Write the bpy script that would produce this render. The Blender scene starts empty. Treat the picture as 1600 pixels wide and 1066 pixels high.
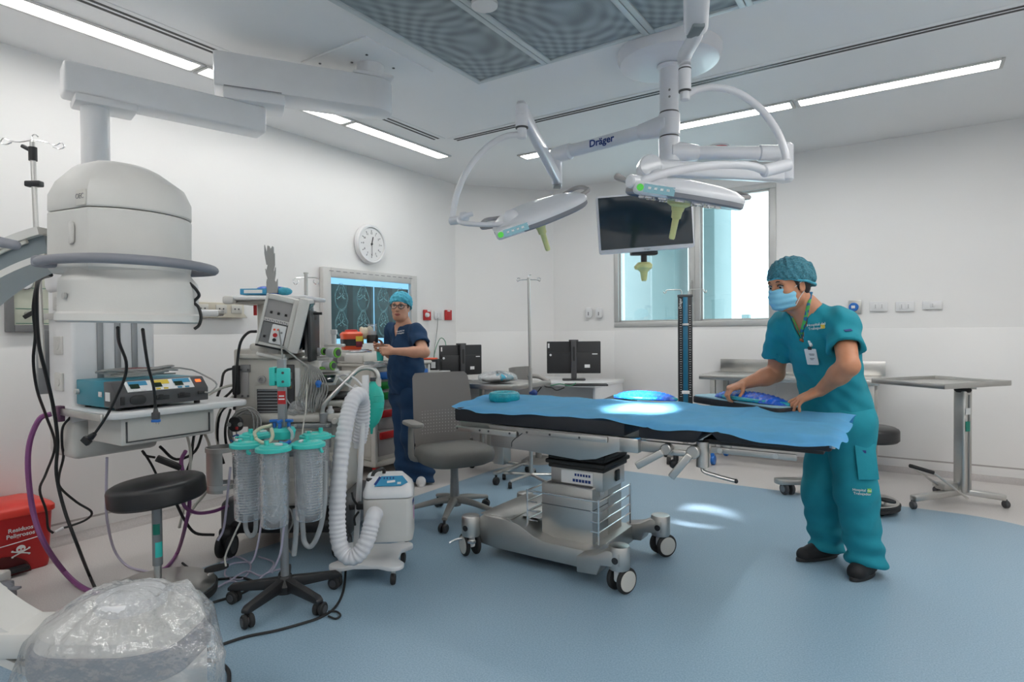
import bpy, bmesh, math, random
import numpy as np
from mathutils import Vector, Matrix, Euler
random.seed(4)
SC = bpy.context.scene
COL = SC.collection
PI = math.pi
R = math.radians
V3 = Vector

# ------------------------------------------------------------------ camera
FOC = 947.0
CAM = V3((0, 0, 1.25))
CROT = Euler((PI / 2 - R(.907), 0, 0)).to_matrix() @ Matrix.Rotation(R(-.5), 3, 'Z')
cd = bpy.data.cameras.new('camera')
cam = bpy.data.objects.new('camera', cd)
COL.objects.link(cam)
cam.matrix_world = Matrix.Translation(CAM) @ CROT.to_4x4()
cd.sensor_width = 36
cd.lens = 36 * FOC / 1600
cd.clip_start = .05
cd.clip_end = 2000
SC.camera = cam


def ray(x, y): return CROT @ V3(((x - 800) / FOC, -(y - 533) / FOC, -1))


def at(x, y, Y):
    d = ray(x, y)
    return CAM + d * (Y / d.y)


def atz(x, y, z=0.0):
    d = ray(x, y)
    return CAM + d * ((z - CAM.z) / d.z)


def onpl(x, y, p, n):
    d = ray(x, y)
    return CAM + d * ((V3(p) - CAM).dot(n) / d.dot(n))


def proj(P):
    q = CROT.transposed() @ (V3(P) - CAM)
    return (800 + FOC * q.x / -q.z, 533 - FOC * q.y / -q.z)


# room axes: U runs along the left wall (away), V along the back wall (to the right)
RA = -R(33.6)
U = V3((math.sin(-RA), math.cos(RA), 0))
V = V3((math.cos(RA), math.sin(RA), 0))
ZUP = V3((0, 0, 1))
CEIL = 2.90


def uv(v, u, z=0.0): return V * v + U * u + ZUP * z


def fr(loc, rz=0.0): return Matrix.Translation(V3(loc)) @ Matrix.Rotation(rz, 4, 'Z')


def basis(o, x, y, z):
    m = Matrix.Identity(4)
    for i, a in enumerate((x, y, z)):
        a = V3(a)
        m[0][i], m[1][i], m[2][i] = a.x, a.y, a.z
    m.translation = V3(o)
    return m


def zto(a, b):
    """matrix placing local z from a towards b"""
    d = (V3(b) - V3(a)).normalized()
    return Matrix.Translation(V3(a)) @ d.to_track_quat('Z', 'Y').to_matrix().to_4x4()


# ------------------------------------------------------------------ materials
def lin(c):
    if isinstance(c, str):
        c = [int(c[i:i + 2], 16) / 255 for i in (0, 2, 4)]
        c = [x / 12.92 if x <= .04045 else ((x + .055) / 1.055) ** 2.4 for x in c]
    return (c[0], c[1], c[2], 1)


def mat(name, col, rough=.5, metal=0.0, var=.04, scale=8.0, bump=0.0, bscale=60.0, emit=0.0, coat=0.0, sss=0.0, spec=.5, aniso=False):
    m = bpy.data.materials.new(name)
    m.use_nodes = True
    nt = m.node_tree
    p = nt.nodes['Principled BSDF']
    c = lin(col)
    tc = nt.nodes.new('ShaderNodeTexCoord')
    p.inputs['Roughness'].default_value = rough
    p.inputs['Metallic'].default_value = metal
    p.inputs['Specular IOR Level'].default_value = spec
    p.inputs['Coat Weight'].default_value = coat
    if sss:
        p.inputs['Subsurface Weight'].default_value = sss
        p.inputs['Subsurface Radius'].default_value = (.01, .004, .002)
    src = tc.outputs['Object']
    if aniso:
        mp = nt.nodes.new('ShaderNodeMapping')
        mp.inputs['Scale'].default_value = (1, 1, 14)
        nt.links.new(src, mp.inputs[0])
        src = mp.outputs[0]
    n = nt.nodes.new('ShaderNodeTexNoise')
    n.inputs['Scale'].default_value = scale
    n.inputs['Detail'].default_value = 4
    nt.links.new(src, n.inputs['Vector'])
    r = nt.nodes.new('ShaderNodeMapRange')
    r.inputs[1].default_value = .3
    r.inputs[2].default_value = .7
    r.inputs[3].default_value = 1 - var
    r.inputs[4].default_value = 1 + var
    nt.links.new(n.outputs[0], r.inputs[0])
    mx = nt.nodes.new('ShaderNodeVectorMath')
    mx.operation = 'SCALE'
    mx.inputs[0].default_value = c[:3]
    nt.links.new(r.outputs[0], mx.inputs['Scale'])
    nt.links.new(mx.outputs[0], p.inputs['Base Color'])
    if metal > .5:
        r2 = nt.nodes.new('ShaderNodeMapRange')
        r2.inputs[1].default_value = .3
        r2.inputs[2].default_value = .7
        r2.inputs[3].default_value = rough * .92
        r2.inputs[4].default_value = min(1, rough * 1.1)
        nt.links.new(n.outputs[0], r2.inputs[0])
        nt.links.new(r2.outputs[0], p.inputs['Roughness'])
    if bump:
        b = nt.nodes.new('ShaderNodeTexNoise')
        b.inputs['Scale'].default_value = bscale
        b.inputs['Detail'].default_value = 3
        nt.links.new(tc.outputs['Object'], b.inputs['Vector'])
        bp = nt.nodes.new('ShaderNodeBump')
        bp.inputs['Strength'].default_value = bump
        bp.inputs['Distance'].default_value = .01
        nt.links.new(b.outputs[0], bp.inputs['Height'])
        nt.links.new(bp.outputs[0], p.inputs['Normal'])
    if emit:
        p.inputs['Emission Color'].default_value = c
        p.inputs['Emission Strength'].default_value = emit
    return m


def clear(name, col, gloss=.12, body=.1, rough=.08, bodycol=None, bump=0., bscale=30.):
    """thin clear plastic or glass: transparent + a little diffuse + reflection at grazing angles"""
    m = bpy.data.materials.new(name)
    m.use_nodes = True
    nt = m.node_tree
    nt.nodes.remove(nt.nodes['Principled BSDF'])
    out = nt.nodes['Material Output']
    t = nt.nodes.new('ShaderNodeBsdfTransparent')
    t.inputs[0].default_value = lin(col)
    d = nt.nodes.new('ShaderNodeBsdfDiffuse')
    d.inputs[0].default_value = lin(bodycol or col)
    g = nt.nodes.new('ShaderNodeBsdfGlossy')
    g.inputs[0].default_value = (1, 1, 1, 1)
    g.inputs['Roughness'].default_value = rough
    m1 = nt.nodes.new('ShaderNodeMixShader')
    m1.inputs[0].default_value = body
    nt.links.new(t.outputs[0], m1.inputs[1])
    nt.links.new(d.outputs[0], m1.inputs[2])
    lw = nt.nodes.new('ShaderNodeLayerWeight')
    lw.inputs[0].default_value = .25
    ml = nt.nodes.new('ShaderNodeMath')
    ml.operation = 'MULTIPLY_ADD'
    ml.inputs[1].default_value = .5
    ml.inputs[2].default_value = gloss * .5
    nt.links.new(lw.outputs['Fresnel'], ml.inputs[0])
    m2 = nt.nodes.new('ShaderNodeMixShader')
    nt.links.new(ml.outputs[0], m2.inputs[0])
    nt.links.new(m1.outputs[0], m2.inputs[1])
    nt.links.new(g.outputs[0], m2.inputs[2])
    nt.links.new(m2.outputs[0], out.inputs[0])
    if bump:
        tc = nt.nodes.new('ShaderNodeTexCoord')
        b = nt.nodes.new('ShaderNodeTexNoise')
        b.inputs['Scale'].default_value = bscale
        b.inputs['Detail'].default_value = 3
        nt.links.new(tc.outputs['Object'], b.inputs['Vector'])
        bp = nt.nodes.new('ShaderNodeBump')
        bp.inputs['Strength'].default_value = bump
        bp.inputs['Distance'].default_value = .02
        nt.links.new(b.outputs[0], bp.inputs['Height'])
        for s in (d, g, lw):
            nt.links.new(bp.outputs[0], s.inputs['Normal'])
    return m


def emis(name, col, st):
    m = bpy.data.materials.new(name)
    m.use_nodes = True
    nt = m.node_tree
    nt.nodes.remove(nt.nodes['Principled BSDF'])
    e = nt.nodes.new('ShaderNodeEmission')
    e.inputs[0].default_value = lin(col)
    e.inputs[1].default_value = st
    nt.links.new(e.outputs[0], nt.nodes['Material Output'].inputs[0])
    return m


M = dict(
    wall=mat('wall_paint', (.86, .85, .84), .55, var=.012, scale=1.5, bump=.04, bscale=220),
    wall_low=mat('wall_vinyl', (.86, .85, .84), .4, var=.012, scale=1.5),
    ceil=mat('ceiling_paint', (.86, .865, .87), .7, var=.012, scale=1.2),
    cove=mat('cove_vinyl', (.43, .40, .39), .45, var=.06, scale=90),
    white=mat('white_enamel', (.78, .78, .79), .3, var=.02, coat=.2),
    lampwhite=mat('lamp_white_enamel', (.74, .75, .79), .28, var=.02, coat=.2),
    offwhite=mat('off_white_plastic', (.66, .645, .615), .42, var=.03, bump=.03, bscale=300),
    cream=mat('cream_plastic', (.60, .58, .535), .4, var=.04),
    beige=mat('beige_panel', (.50, .48, .44), .45, var=.04),
    warmgrey=mat('warm_grey_plastic', (.36, .345, .34), .5, var=.04),
    bumper=mat('bumper_grey_rubber', (.23, .235, .265), .5, var=.06),
    grey=mat('mid_grey_plastic', (.22, .22, .225), .5, var=.05),
    dgrey=mat('dark_grey_plastic', (.07, .07, .075), .45, var=.06),
    arcgrey=mat('arc_blue_grey', (.19, .225, .245), .5, var=.04),
    black=mat('black_plastic', (.018, .018, .02), .42, var=.1),
    vinyl=mat('black_vinyl', (.016, .016, .018), .38, var=.1, bump=.05, bscale=400),
    pad=mat('black_foam_pad', (.014, .015, .02), .6, var=.1, bump=.06, bscale=300),
    rubber=mat('black_rubber', (.02, .02, .021), .7, var=.1),
    steel=mat('brushed_steel', (.58, .57, .55), .30, 1, var=.03, scale=30, aniso=True),
    steeldull=mat('dull_steel', (.50, .49, .47), .40, 1, var=.03, scale=14),
    chrome=mat('chrome', (.75, .75, .76), .14, 1, var=.02),
    alu=mat('window_aluminium', (.56, .56, .55), .4, .3, var=.03),
    frame=mat('lightbox_frame', (.60, .59, .575), .4, var=.03),
    greymetal=mat('grey_metal', (.30, .31, .32), .45, .6, var=.04),
    teal=mat('teal_case', (.015, .23, .32), .4, var=.05),
    green=mat('mint_plastic', (.05, .62, .56), .38, var=.06, sss=0.),
    bag=mat('green_rubber_bag', (.03, .54, .43), .42, var=.06, bump=.06, bscale=50),
    gel=mat('teal_gel', (.01, .33, .42), .25, var=.15, scale=60, bump=.3, bscale=120),
    gelblue=mat('blue_gel', (.008, .10, .55), .18, var=.3, scale=30, bump=.5, bscale=70),
    drape=mat('blue_drape', (.19, .58, .90), .75, var=.04, scale=14, bump=.12, bscale=26),
    drapelight=mat('pale_blue_cover', (.32, .52, .62), .75, var=.05, bump=.15, bscale=40),
    red=mat('red_plastic', (.52, .018, .02), .38, var=.05),
    redlid=mat('red_lid', (.72, .045, .03), .35, var=.05),
    orange=mat('orange_plastic', (.85, .10, .03), .35, var=.05),
    blueplastic=mat('blue_plastic', (.02, .16, .55), .4, var=.05),
    greendrawer=mat('green_drawer', (.01, .22, .03), .4, var=.05),
    yellow=mat('yellow_label', (.75, .55, .05), .5, var=.04),
    yhandle=mat('pale_yellow_handle', (.74, .74, .33), .4, var=.04),
    limegreen=mat('lime_green_plastic', (.18, .55, .06), .4, var=.05),
    scrub=mat('teal_scrub_cloth', (.007, .25, .325), .85, var=.06, scale=16, bump=.18, bscale=22),
    navy=mat('navy_scrub_cloth', (.004, .036, .10), .85, var=.08, scale=16, bump=.18, bscale=30),
    capblue=mat('blue_bouffant', (.07, .40, .55), .8, var=.16, scale=45, bump=.6, bscale=60),
    mask=mat('mask_blue', (.24, .58, .78), .8, var=.05, scale=30, bump=.15, bscale=60),
    maskline=mat('mask_loop', (.8, .8, .8), .7),
    skinm=mat('skin_tan', (.53, .235, .13), .5, var=.07, scale=22, sss=.06),
    skinw=mat('skin_light', (.60, .32, .215), .5, var=.07, scale=22, sss=.06),
    hair=mat('dark_hair', (.010, .007, .006), .55, var=.2, scale=50),
    eyew=mat('eye_white', (.42, .40, .38), .3),
    iris=mat('dark_iris', (.02, .012, .008), .2),
    lip=mat('lip_rose', (.36, .10, .085), .45),
    shoe=mat('black_shoe_mesh', (.010, .010, .012), .7, var=.15, scale=80),
    shoesole=mat('dark_sole', (.022, .022, .024), .6),
    purple=mat('purple_hose', (.24, .07, .22), .45, var=.05),
    lilac=mat('lilac_tube', (.52, .48, .60), .4, var=.04),
    cablew=mat('white_cable', (.66, .64, .58), .45, var=.04),
    cableg=mat('grey_cable', (.33, .33, .32), .45, var=.04),
    cableb=mat('black_cable', (.012, .012, .013), .5, var=.08),
    hose=mat('white_corrugated_hose', (.72, .72, .75), .5, var=.03),
    screen=mat('black_screen', (.008, .022, .034), .12, var=.1, scale=3, coat=.4),
    film=mat('xray_film', (.025, .075, .09), .25, var=.25, scale=7),
    filmdark=mat('xray_film_dark', (.012, .03, .038), .25, var=.25, scale=7),
    filmline=mat('xray_bone', (.22, .46, .52), .4, var=.5, scale=120),
    paper=mat('white_paper', (.8, .8, .8), .7, var=.02),
    labelblue=mat('blue_label', (.04, .28, .48), .5, var=.04),
    labelgreen=mat('green_label', (.01, .22, .16), .5, var=.04),
    textdark=mat('dark_lettering', (.03, .03, .035), .5),
    textnavy=mat('navy_lettering', (.01, .04, .2), .5),
    textwhite=mat('white_lettering', (.85, .85, .85), .5),
    textgrey=mat('grey_lettering', (.25, .25, .26), .5),
    chairback=mat('grey_chair_shell', (.42, .40, .385), .6, var=.05, bump=.06, bscale=250),
    chairseat=mat('grey_chair_fabric', (.19, .183, .172), .75, var=.06, bump=.12, bscale=300),
    chairleg=mat('grey_chair_base', (.28, .27, .255), .5, var=.04),
    handgrey=mat('grey_foam_glove', (.33, .33, .32), .6, var=.06),
    build=mat('building_teal', (.15, .205, .21), .6, var=.12, scale=.6),
    buildlight=mat('building_pale', (.29, .33, .335), .6, var=.05, scale=.6),
    glass=clear('window_glass', (.86, .97, .98), gloss=.08, body=.0, rough=.02),
    clear=clear('clear_plastic', (.93, .94, .95), gloss=.12, body=.13, rough=.12, bodycol=(.75, .77, .8), bump=.3, bscale=40),
    clearliner=clear('clear_liner', (.95, .96, .97), gloss=.3, body=.22, rough=.25, bodycol=(.8, .82, .84), bump=1.0, bscale=60),
    cleartube=clear('clear_tube', (.9, .92, .93), gloss=.15, body=.4, rough=.15, bodycol=(.7, .72, .74)),
    poly=clear('polythene', (.97, .975, .98), gloss=.2, body=.2, rough=.16, bodycol=(.8, .81, .83), bump=1.0, bscale=22),
    lensglass=clear('spectacle_lens', (.95, .95, .95), gloss=.05, body=0, rough=.02),
    lit=emis('lit_panel', (1, .985, .95), 13.0),
    litdim=emis('lit_panel_wall', (1, .985, .95), 9.0),
    litfar=emis('lit_panel_near', (1, .985, .95), 20.0),
    disp=emis('lit_button_panel', (.25, .45, .52), .42),
    greenlit=emis('green_led', (.12, .6, .10), .5),
    redlit=emis('red_led', (1, .12, .03), 1.5),
    greendisp=mat('dark_display', (.012, .03, .015), .2),
)


# ------------------------------------------------------------------ mesh builder
class B:
    def __init__(s):
        s.bm = bmesh.new()

    def raw(s, verts, faces, m=None):
        vs = [s.bm.verts.new(m @ V3(v) if m else V3(v)) for v in verts]
        for f in faces:
            try:
                s.bm.faces.new([vs[i] for i in f])
            except ValueError:
                pass
        return s

    def merge(s, t, m=None):
        t.verts.ensure_lookup_table()
        t.verts.index_update()
        vs = [s.bm.verts.new(m @ v.co if m else v.co) for v in t.verts]
        for f in t.faces:
            try:
                s.bm.faces.new([vs[v.index] for v in f.verts])
            except ValueError:
                pass
        t.free()
        return s

    def box(s, c, sz, bev=0.0, m=None, rz=0.0, rx=0.0, ry=0.0, seg=2, top=None):
        t = bmesh.new()
        bmesh.ops.create_cube(t, size=1)
        for v in t.verts:
            k = top if (top and v.co.z > 0) else (1, 1)
            v.co = V3((v.co.x * sz[0] * k[0], v.co.y * sz[1] * k[1], v.co.z * sz[2]))
        if bev > 0:
            bmesh.ops.bevel(t, geom=t.edges[:], offset=min(bev, .49 * min(sz)), segments=seg, profile=.5, affect='EDGES')
        q = Matrix.Translation(V3(c)) @ Euler((rx, ry, rz)).to_matrix().to_4x4()
        return s.merge(t, m @ q if m else q)

    def bb(s, lo, hi, bev=0.0, m=None, **k):
        lo, hi = V3(lo), V3(hi)
        d = hi - lo
        return s.box((lo + hi) / 2, (abs(d.x), abs(d.y), abs(d.z)), bev, m, **k)

    def lathe(s, prof, m=None, seg=28, a0=0.0, a1=None):
        full = a1 is None
        n = seg if full else seg + 1
        a1 = a0 + 2 * PI if full else a1
        rows = []
        for r, z in prof:
            if r < 1e-6:
                rows.append([s.bm.verts.new(m @ V3((0, 0, z)) if m else V3((0, 0, z)))])
            else:
                row = []
                for i in range(n):
                    a = a0 + (a1 - a0) * i / seg
                    p = V3((r * math.cos(a), r * math.sin(a), z))
                    row.append(s.bm.verts.new(m @ p if m else p))
                rows.append(row)
        for a, b in zip(rows, rows[1:]):
            for i in range(seg):
                j = (i + 1) % n
                q = [a[i], a[j], b[j], b[i]] if len(a) > 1 and len(b) > 1 else ([a[0], b[j], b[i]] if len(a) == 1 else [a[i], a[j], b[0]])
                if len(a) == 1 and len(b) == 1:
                    continue
                try:
                    s.bm.faces.new(q)
                except ValueError:
                    pass
        return s

    def cyl(s, p0, p1, r0, r1=None, seg=20, m=None, bev=0.0):
        p0, p1 = V3(p0), V3(p1)
        r1 = r0 if r1 is None else r1
        L = (p1 - p0).length
        q = zto(p0, p1)
        if bev:
            pr = [(0, 0), (r0 - bev, 0), (r0, bev), (r1, L - bev), (r1 - bev, L), (0, L)]
        else:
            pr = [(0, 0), (r0, 0), (r1, L), (0, L)]
        return s.lathe(pr, m @ q if m else q, seg)

    def sph(s, c, r, seg=16, m=None, half=False):
        if not hasattr(r, '__len__'):
            r = (r, r, r)
        n = max(6, seg // 2)
        lo = 0 if half else -PI / 2
        pr = [(math.cos(lo + (PI / 2 - lo) * i / n), math.sin(lo + (PI / 2 - lo) * i / n)) for i in range(n + 1)]
        pr = [(0 if a < 1e-6 else a, b) for a, b in pr]
        if half:
            pr = [(0, 0)] + pr
        q = Matrix.Translation(V3(c)) @ Matrix.Diagonal((r[0], r[1], r[2], 1))
        return s.lathe(pr, m @ q if m else q, seg)

    def tube(s, pts, r, seg=8, sub=4, m=None, closed=False, flat=1.0, caps=True):
        """round tube along a smoothed path; r a number or one radius per point"""
        P = [V3(p) for p in pts]
        rr = list(r) if hasattr(r, '__len__') else [r] * len(P)
        if sub > 1 and len(P) > 2:
            Q, q = [], []
            n = len(P)
            last = n if closed else n - 1
            for i in range(last):
                p0 = P[(i - 1) % n] if (closed or i > 0) else P[0] * 2 - P[1]
                p1, p2 = P[i], P[(i + 1) % n]
                p3 = P[(i + 2) % n] if (closed or i + 2 < n) else P[-1] * 2 - P[-2]
                for k in range(sub):
                    t = k / sub
                    Q.append(.5 * ((2 * p1) + (p2 - p0) * t + (2 * p0 - 5 * p1 + 4 * p2 - p3) * t * t + (3 * p1 - p0 - 3 * p2 + p3) * t ** 3))
                    q.append(rr[i] * (1 - t) + rr[(i + 1) % n] * t)
            if not closed:
                Q.append(P[-1])
                q.append(rr[-1])
            P, rr = Q, q
        n = len(P)
        rows = []
        up = None
        for i in range(n):
            a = P[(i - 1) % n] if (closed or i > 0) else P[i]
            b = P[(i + 1) % n] if (closed or i < n - 1) else P[i]
            t = (b - a)
            if t.length < 1e-9:
                t = V3((0, 0, 1))
            t.normalize()
            if up is None:
                up = t.orthogonal().normalized() if abs(t.z) > .95 else (ZUP - t * t.z).normalized()
            else:
                up = (up - t * up.dot(t))
                up = up.normalized() if up.length > 1e-6 else t.orthogonal().normalized()
            sd = t.cross(up)
            rows.append([s.bm.verts.new((m @ v) if m else v) for v in
                         [P[i] + (sd * math.cos(2 * PI * k / seg) + up * (math.sin(2 * PI * k / seg) * flat)) * rr[i] for k in range(seg)]])
        rng = range(n) if closed else range(n - 1)
        for i in rng:
            a, b = rows[i], rows[(i + 1) % n]
            for k in range(seg):
                l = (k + 1) % seg
                s.bm.faces.new([a[k], a[l], b[l], b[k]])
        if caps and not closed:
            s.bm.faces.new(rows[0][::-1])
            s.bm.faces.new(rows[-1])
        return s

    def prism(s, poly, z0, z1, m=None, bev=0.0, seg=2):
        t = bmesh.new()
        a = [t.verts.new((x, y, z0)) for x, y in poly]
        b = [t.verts.new((x, y, z1)) for x, y in poly]
        n = len(poly)
        t.faces.new(a[::-1])
        t.faces.new(b)
        for i in range(n):
            j = (i + 1) % n
            t.faces.new([a[i], a[j], b[j], b[i]])
        bmesh.ops.recalc_face_normals(t, faces=t.faces[:])
        if bev:
            bmesh.ops.bevel(t, geom=[e for e in t.edges if len(e.link_faces) == 2 and e.calc_face_angle(0) > .6], offset=bev, segments=seg, profile=.5, affect='EDGES')
        return s.merge(t, m)

    def grid(s, nx, ny, fn, m=None, thick=0.0):
        rows = [[V3(fn(i / nx, j / ny)) for i in range(nx + 1)] for j in range(ny + 1)]
        t = bmesh.new()
        vs = [[t.verts.new(p) for p in r] for r in rows]
        for j in range(ny):
            for i in range(nx):
                t.faces.new([vs[j][i], vs[j][i + 1], vs[j + 1][i + 1], vs[j + 1][i]])
        if thick:
            bmesh.ops.solidify(t, geom=t.faces[:], thickness=thick)
        return s.merge(t, m)

    def to_mesh(s, name, angle=38):
        bmesh.ops.recalc_face_normals(s.bm, faces=s.bm.faces[:])
        me = bpy.data.meshes.new(name)
        s.bm.to_mesh(me)
        s.bm.free()
        for p in me.polygons:
            p.use_smooth = True
        me.set_sharp_from_angle(angle=R(angle))
        return me


def link_mesh(name, me, material, parent=None):
    o = bpy.data.objects.new(name, me)
    COL.objects.link(o)
    if material is not None:
        me.materials.clear()
        me.materials.append(material)
    if parent is not None:
        o.parent = parent
    return o


def wmat(o):
    m = o.matrix_basis.copy()
    while o.parent:
        o = o.parent
        m = o.matrix_basis @ m
    return m


def islands(bm):
    """the loose pieces of a bmesh, each as a builder of its own"""
    bm.verts.ensure_lookup_table()
    seen, out = set(), []
    for v0 in bm.verts:
        if v0 in seen:
            continue
        st, grp = [v0], []
        seen.add(v0)
        while st:
            v = st.pop()
            grp.append(v)
            for e in v.link_edges:
                w = e.other_vert(v)
                if w not in seen:
                    seen.add(w)
                    st.append(w)
        idx = {v: i for i, v in enumerate(grp)}
        fs = []
        for v in grp:
            for f in v.link_faces:
                if f.verts[0] == v:
                    fs.append([idx[w] for w in f.verts])
        q = B()
        q.raw([v.co.copy() for v in grp], fs)
        out.append(q)
    bm.free()
    return out


def part(name, b, material, parent, label=None, world=False, angle=38, split=False):
    """one mesh of a thing; vertices in the parent's frame (or in the world's when world=True)"""
    if isinstance(material, str):
        material = M[material]
    if split:
        for q in islands(b.bm):
            o = part(name, q, material, parent, label, world, angle)
        return o
    me = b.to_mesh(name, angle) if isinstance(b, B) else b
    if world:
        me.transform(wmat(parent).inverted())
    o = link_mesh(name, me, material, parent)
    if label:
        o['label'] = label
    return o


def thing(name, label, cat, loc=(0, 0, 0), rz=0.0, group=None):
    o = bpy.data.objects.new(name, None)
    o.empty_display_size = .1
    COL.objects.link(o)
    o.location = V3(loc)
    o.rotation_euler = (0, 0, rz)
    o['label'] = label
    o['category'] = cat
    if group:
        o['group'] = group
    return o


def solo(name, b, material, label, cat, group=None, angle=38):
    """a thing that is one mesh, built in world coordinates; its origin is put at its base"""
    if isinstance(material, str):
        material = M[material]
    me = b.to_mesh(name, angle) if isinstance(b, B) else b
    co = np.empty(len(me.vertices) * 3, dtype=np.float32)
    me.vertices.foreach_get('co', co)
    co = co.reshape(-1, 3)
    lo, hi = co.min(0), co.max(0)
    c = V3(((lo[0] + hi[0]) / 2, (lo[1] + hi[1]) / 2, lo[2]))
    me.transform(Matrix.Translation(-c))
    o = link_mesh(name, me, material)
    o.location = c
    o['label'] = label
    o['category'] = cat
    if group:
        o['group'] = group
    return o


def struct(name, b, material, parent=None):
    if isinstance(material, str):
        material = M[material]
    o = link_mesh(name, b.to_mesh(name), material, parent)
    o['kind'] = 'structure'
    return o


def dup(root, loc, rz, label, group=None):
    def cp(o, par):
        c = o.copy()
        COL.objects.link(c)
        c.parent = par
        for k in list(o.children):
            cp(k, c)
        return c
    r = cp(root, None)
    r.location = V3(loc)
    r.rotation_euler = (0, 0, rz)
    r['label'] = label
    if group:
        r['group'] = group
    return r


def text(s, size, m, material, parent, name='lettering', depth=.0006, align='CENTER', world=False, bold=0.0):
    cu = bpy.data.curves.new(name, 'FONT')
    cu.body = s
    cu.size = size
    cu.extrude = depth
    cu.offset = bold
    cu.resolution_u = 3
    cu.align_x = align
    cu.align_y = 'CENTER'
    o = bpy.data.objects.new('tmp_text', cu)
    COL.objects.link(o)
    dg = bpy.context.evaluated_depsgraph_get()
    dg.update()
    me = bpy.data.meshes.new_from_object(o.evaluated_get(dg))
    bpy.data.objects.remove(o)
    bpy.data.curves.remove(cu)
    me.transform(m)
    return part(name, me, material, parent, world=world)


def rrect(w, h, r, n=5, cx=0.0, cy=0.0):
    r = min(r, w / 2 - 1e-4, h / 2 - 1e-4)
    out = []
    for sx, sy, a in ((1, 1, 0), (-1, 1, 90), (-1, -1, 180), (1, -1, 270)):
        for k in range(n + 1):
            t = R(a + 90 * k / n)
            out.append((cx + sx * (w / 2 - r) + r * math.cos(t), cy + sy * (h / 2 - r) + r * math.sin(t)))
    return out


def ell(rx, ry, n=32, cx=0.0, cy=0.0):
    return [(cx + rx * math.cos(2 * PI * k / n), cy + ry * math.sin(2 * PI * k / n)) for k in range(n)]


def arcpts(c, r, a0, a1, n, ax=V3((1, 0, 0)), ay=V3((0, 0, 1))):
    return [V3(c) + ax * (r * math.cos(a0 + (a1 - a0) * i / n)) + ay * (r * math.sin(a0 + (a1 - a0) * i / n)) for i in range(n + 1)]


def twin_caster(par, p, h=.06, rad=.024, w=.012, gap=.016, rz=0.0, wheel='black', hub='dgrey', stem='steel', name='caster'):
    """swivel caster with two wheels under point p (its stem top), standing on z=p.z-h"""
    m = fr(p, rz)
    b = B().cyl((0, 0, 0), (0, 0, -h + rad * 1.5), rad * .35, m=m, seg=10)
    b.box((0, rad * .35, -h + rad * 1.45), (gap * 1.2, rad * 1.9, rad * .7), .003, m)
    b.cyl((-gap / 2 - w, rad * .5, -h + rad), (gap / 2 + w, rad * .5, -h + rad), rad * .2, m=m, seg=8)
    c = part(name, b, stem, par)
    for s in (-1, 1):
        x0 = s * gap / 2
        q = B().cyl((x0, rad * .5, -h + rad), (x0 + s * w, rad * .5, -h + rad), rad, m=m, seg=20, bev=.002)
        wh = part('wheel', q, wheel, c)
        del wh
    return c
# ================================================================== ROOM
RM = Matrix.Rotation(RA, 4, 'Z')          # local (v, u, z) -> world
VL, UB, VR, UF = -4.28, 6.24, 1.75, -3.0
CH1, CH2 = (VL, 5.31), (-3.55, UB)        # chamfered corner


def pv(x, y, v): return onpl(x, y, V * v, V)
def pu(x, y, u): return onpl(x, y, U * u, U)
def vu(p): return V3((p.dot(V), p.dot(U), p.z))


def room(name, b, m):
    o = struct(name, b, m)
    o.matrix_basis = RM.copy()
    return o


# ---- floor: pale speckled border with a blue rounded inlay
fm = bpy.data.materials.new('vinyl_floor')
fm.use_nodes = True
nt = fm.node_tree
N = nt.nodes.new
L = nt.links.new
bs = nt.nodes['Principled BSDF']
tc = N('ShaderNodeTexCoord')


def vmath(op, a, b=None):
    n = N('ShaderNodeVectorMath')
    n.operation = op
    for i, x in enumerate((a, b)):
        if x is None:
            continue
        if hasattr(x, 'is_linked'):
            L(x, n.inputs[i])
        else:
            n.inputs[i].default_value = x
    return n


def smath(op, a, b=None, c=None):
    n = N('ShaderNodeMath')
    n.operation = op
    for i, x in enumerate((a, b, c)):
        if x is None:
            continue
        if hasattr(x, 'is_linked'):
            L(x, n.inputs[i])
        else:
            n.inputs[i].default_value = x
    return n.outputs[0]


# rounded rectangle v in [-3.17, .85], u in [-2.2, 5.02]
cv, cu_, hv, hu, rad = (-3.17 + .85) / 2, (-2.2 + 5.03) / 2, (.85 + 3.17) / 2, (5.03 + 2.2) / 2, .62
q = vmath('SUBTRACT', tc.outputs['Object'], (cv, cu_, 0)).outputs[0]
q = vmath('ABSOLUTE', q).outputs[0]
q = vmath('SUBTRACT', q, (hv - rad, hu - rad, 9)).outputs[0]
q = vmath('MAXIMUM', q, (0, 0, 0)).outputs[0]
q = vmath('LENGTH', q).outputs['Value']
inside = smath('LESS_THAN', q, rad)
n1 = N('ShaderNodeTexNoise')
n1.inputs['Scale'].default_value = 150
n1.inputs['Detail'].default_value = 5
n1.inputs['Roughness'].default_value = .7
L(tc.outputs['Object'], n1.inputs['Vector'])
n2 = N('ShaderNodeTexNoise')
n2.inputs['Scale'].default_value = 1.3
L(tc.outputs['Object'], n2.inputs['Vector'])


def ramp(fac, a, b, lo=.35, hi=.65):
    r = N('ShaderNodeValToRGB')
    r.color_ramp.elements[0].position = lo
    r.color_ramp.elements[1].position = hi
    r.color_ramp.elements[0].color = lin(a)
    r.color_ramp.elements[1].color = lin(b)
    L(fac, r.inputs[0])
    return r.outputs[0]


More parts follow.
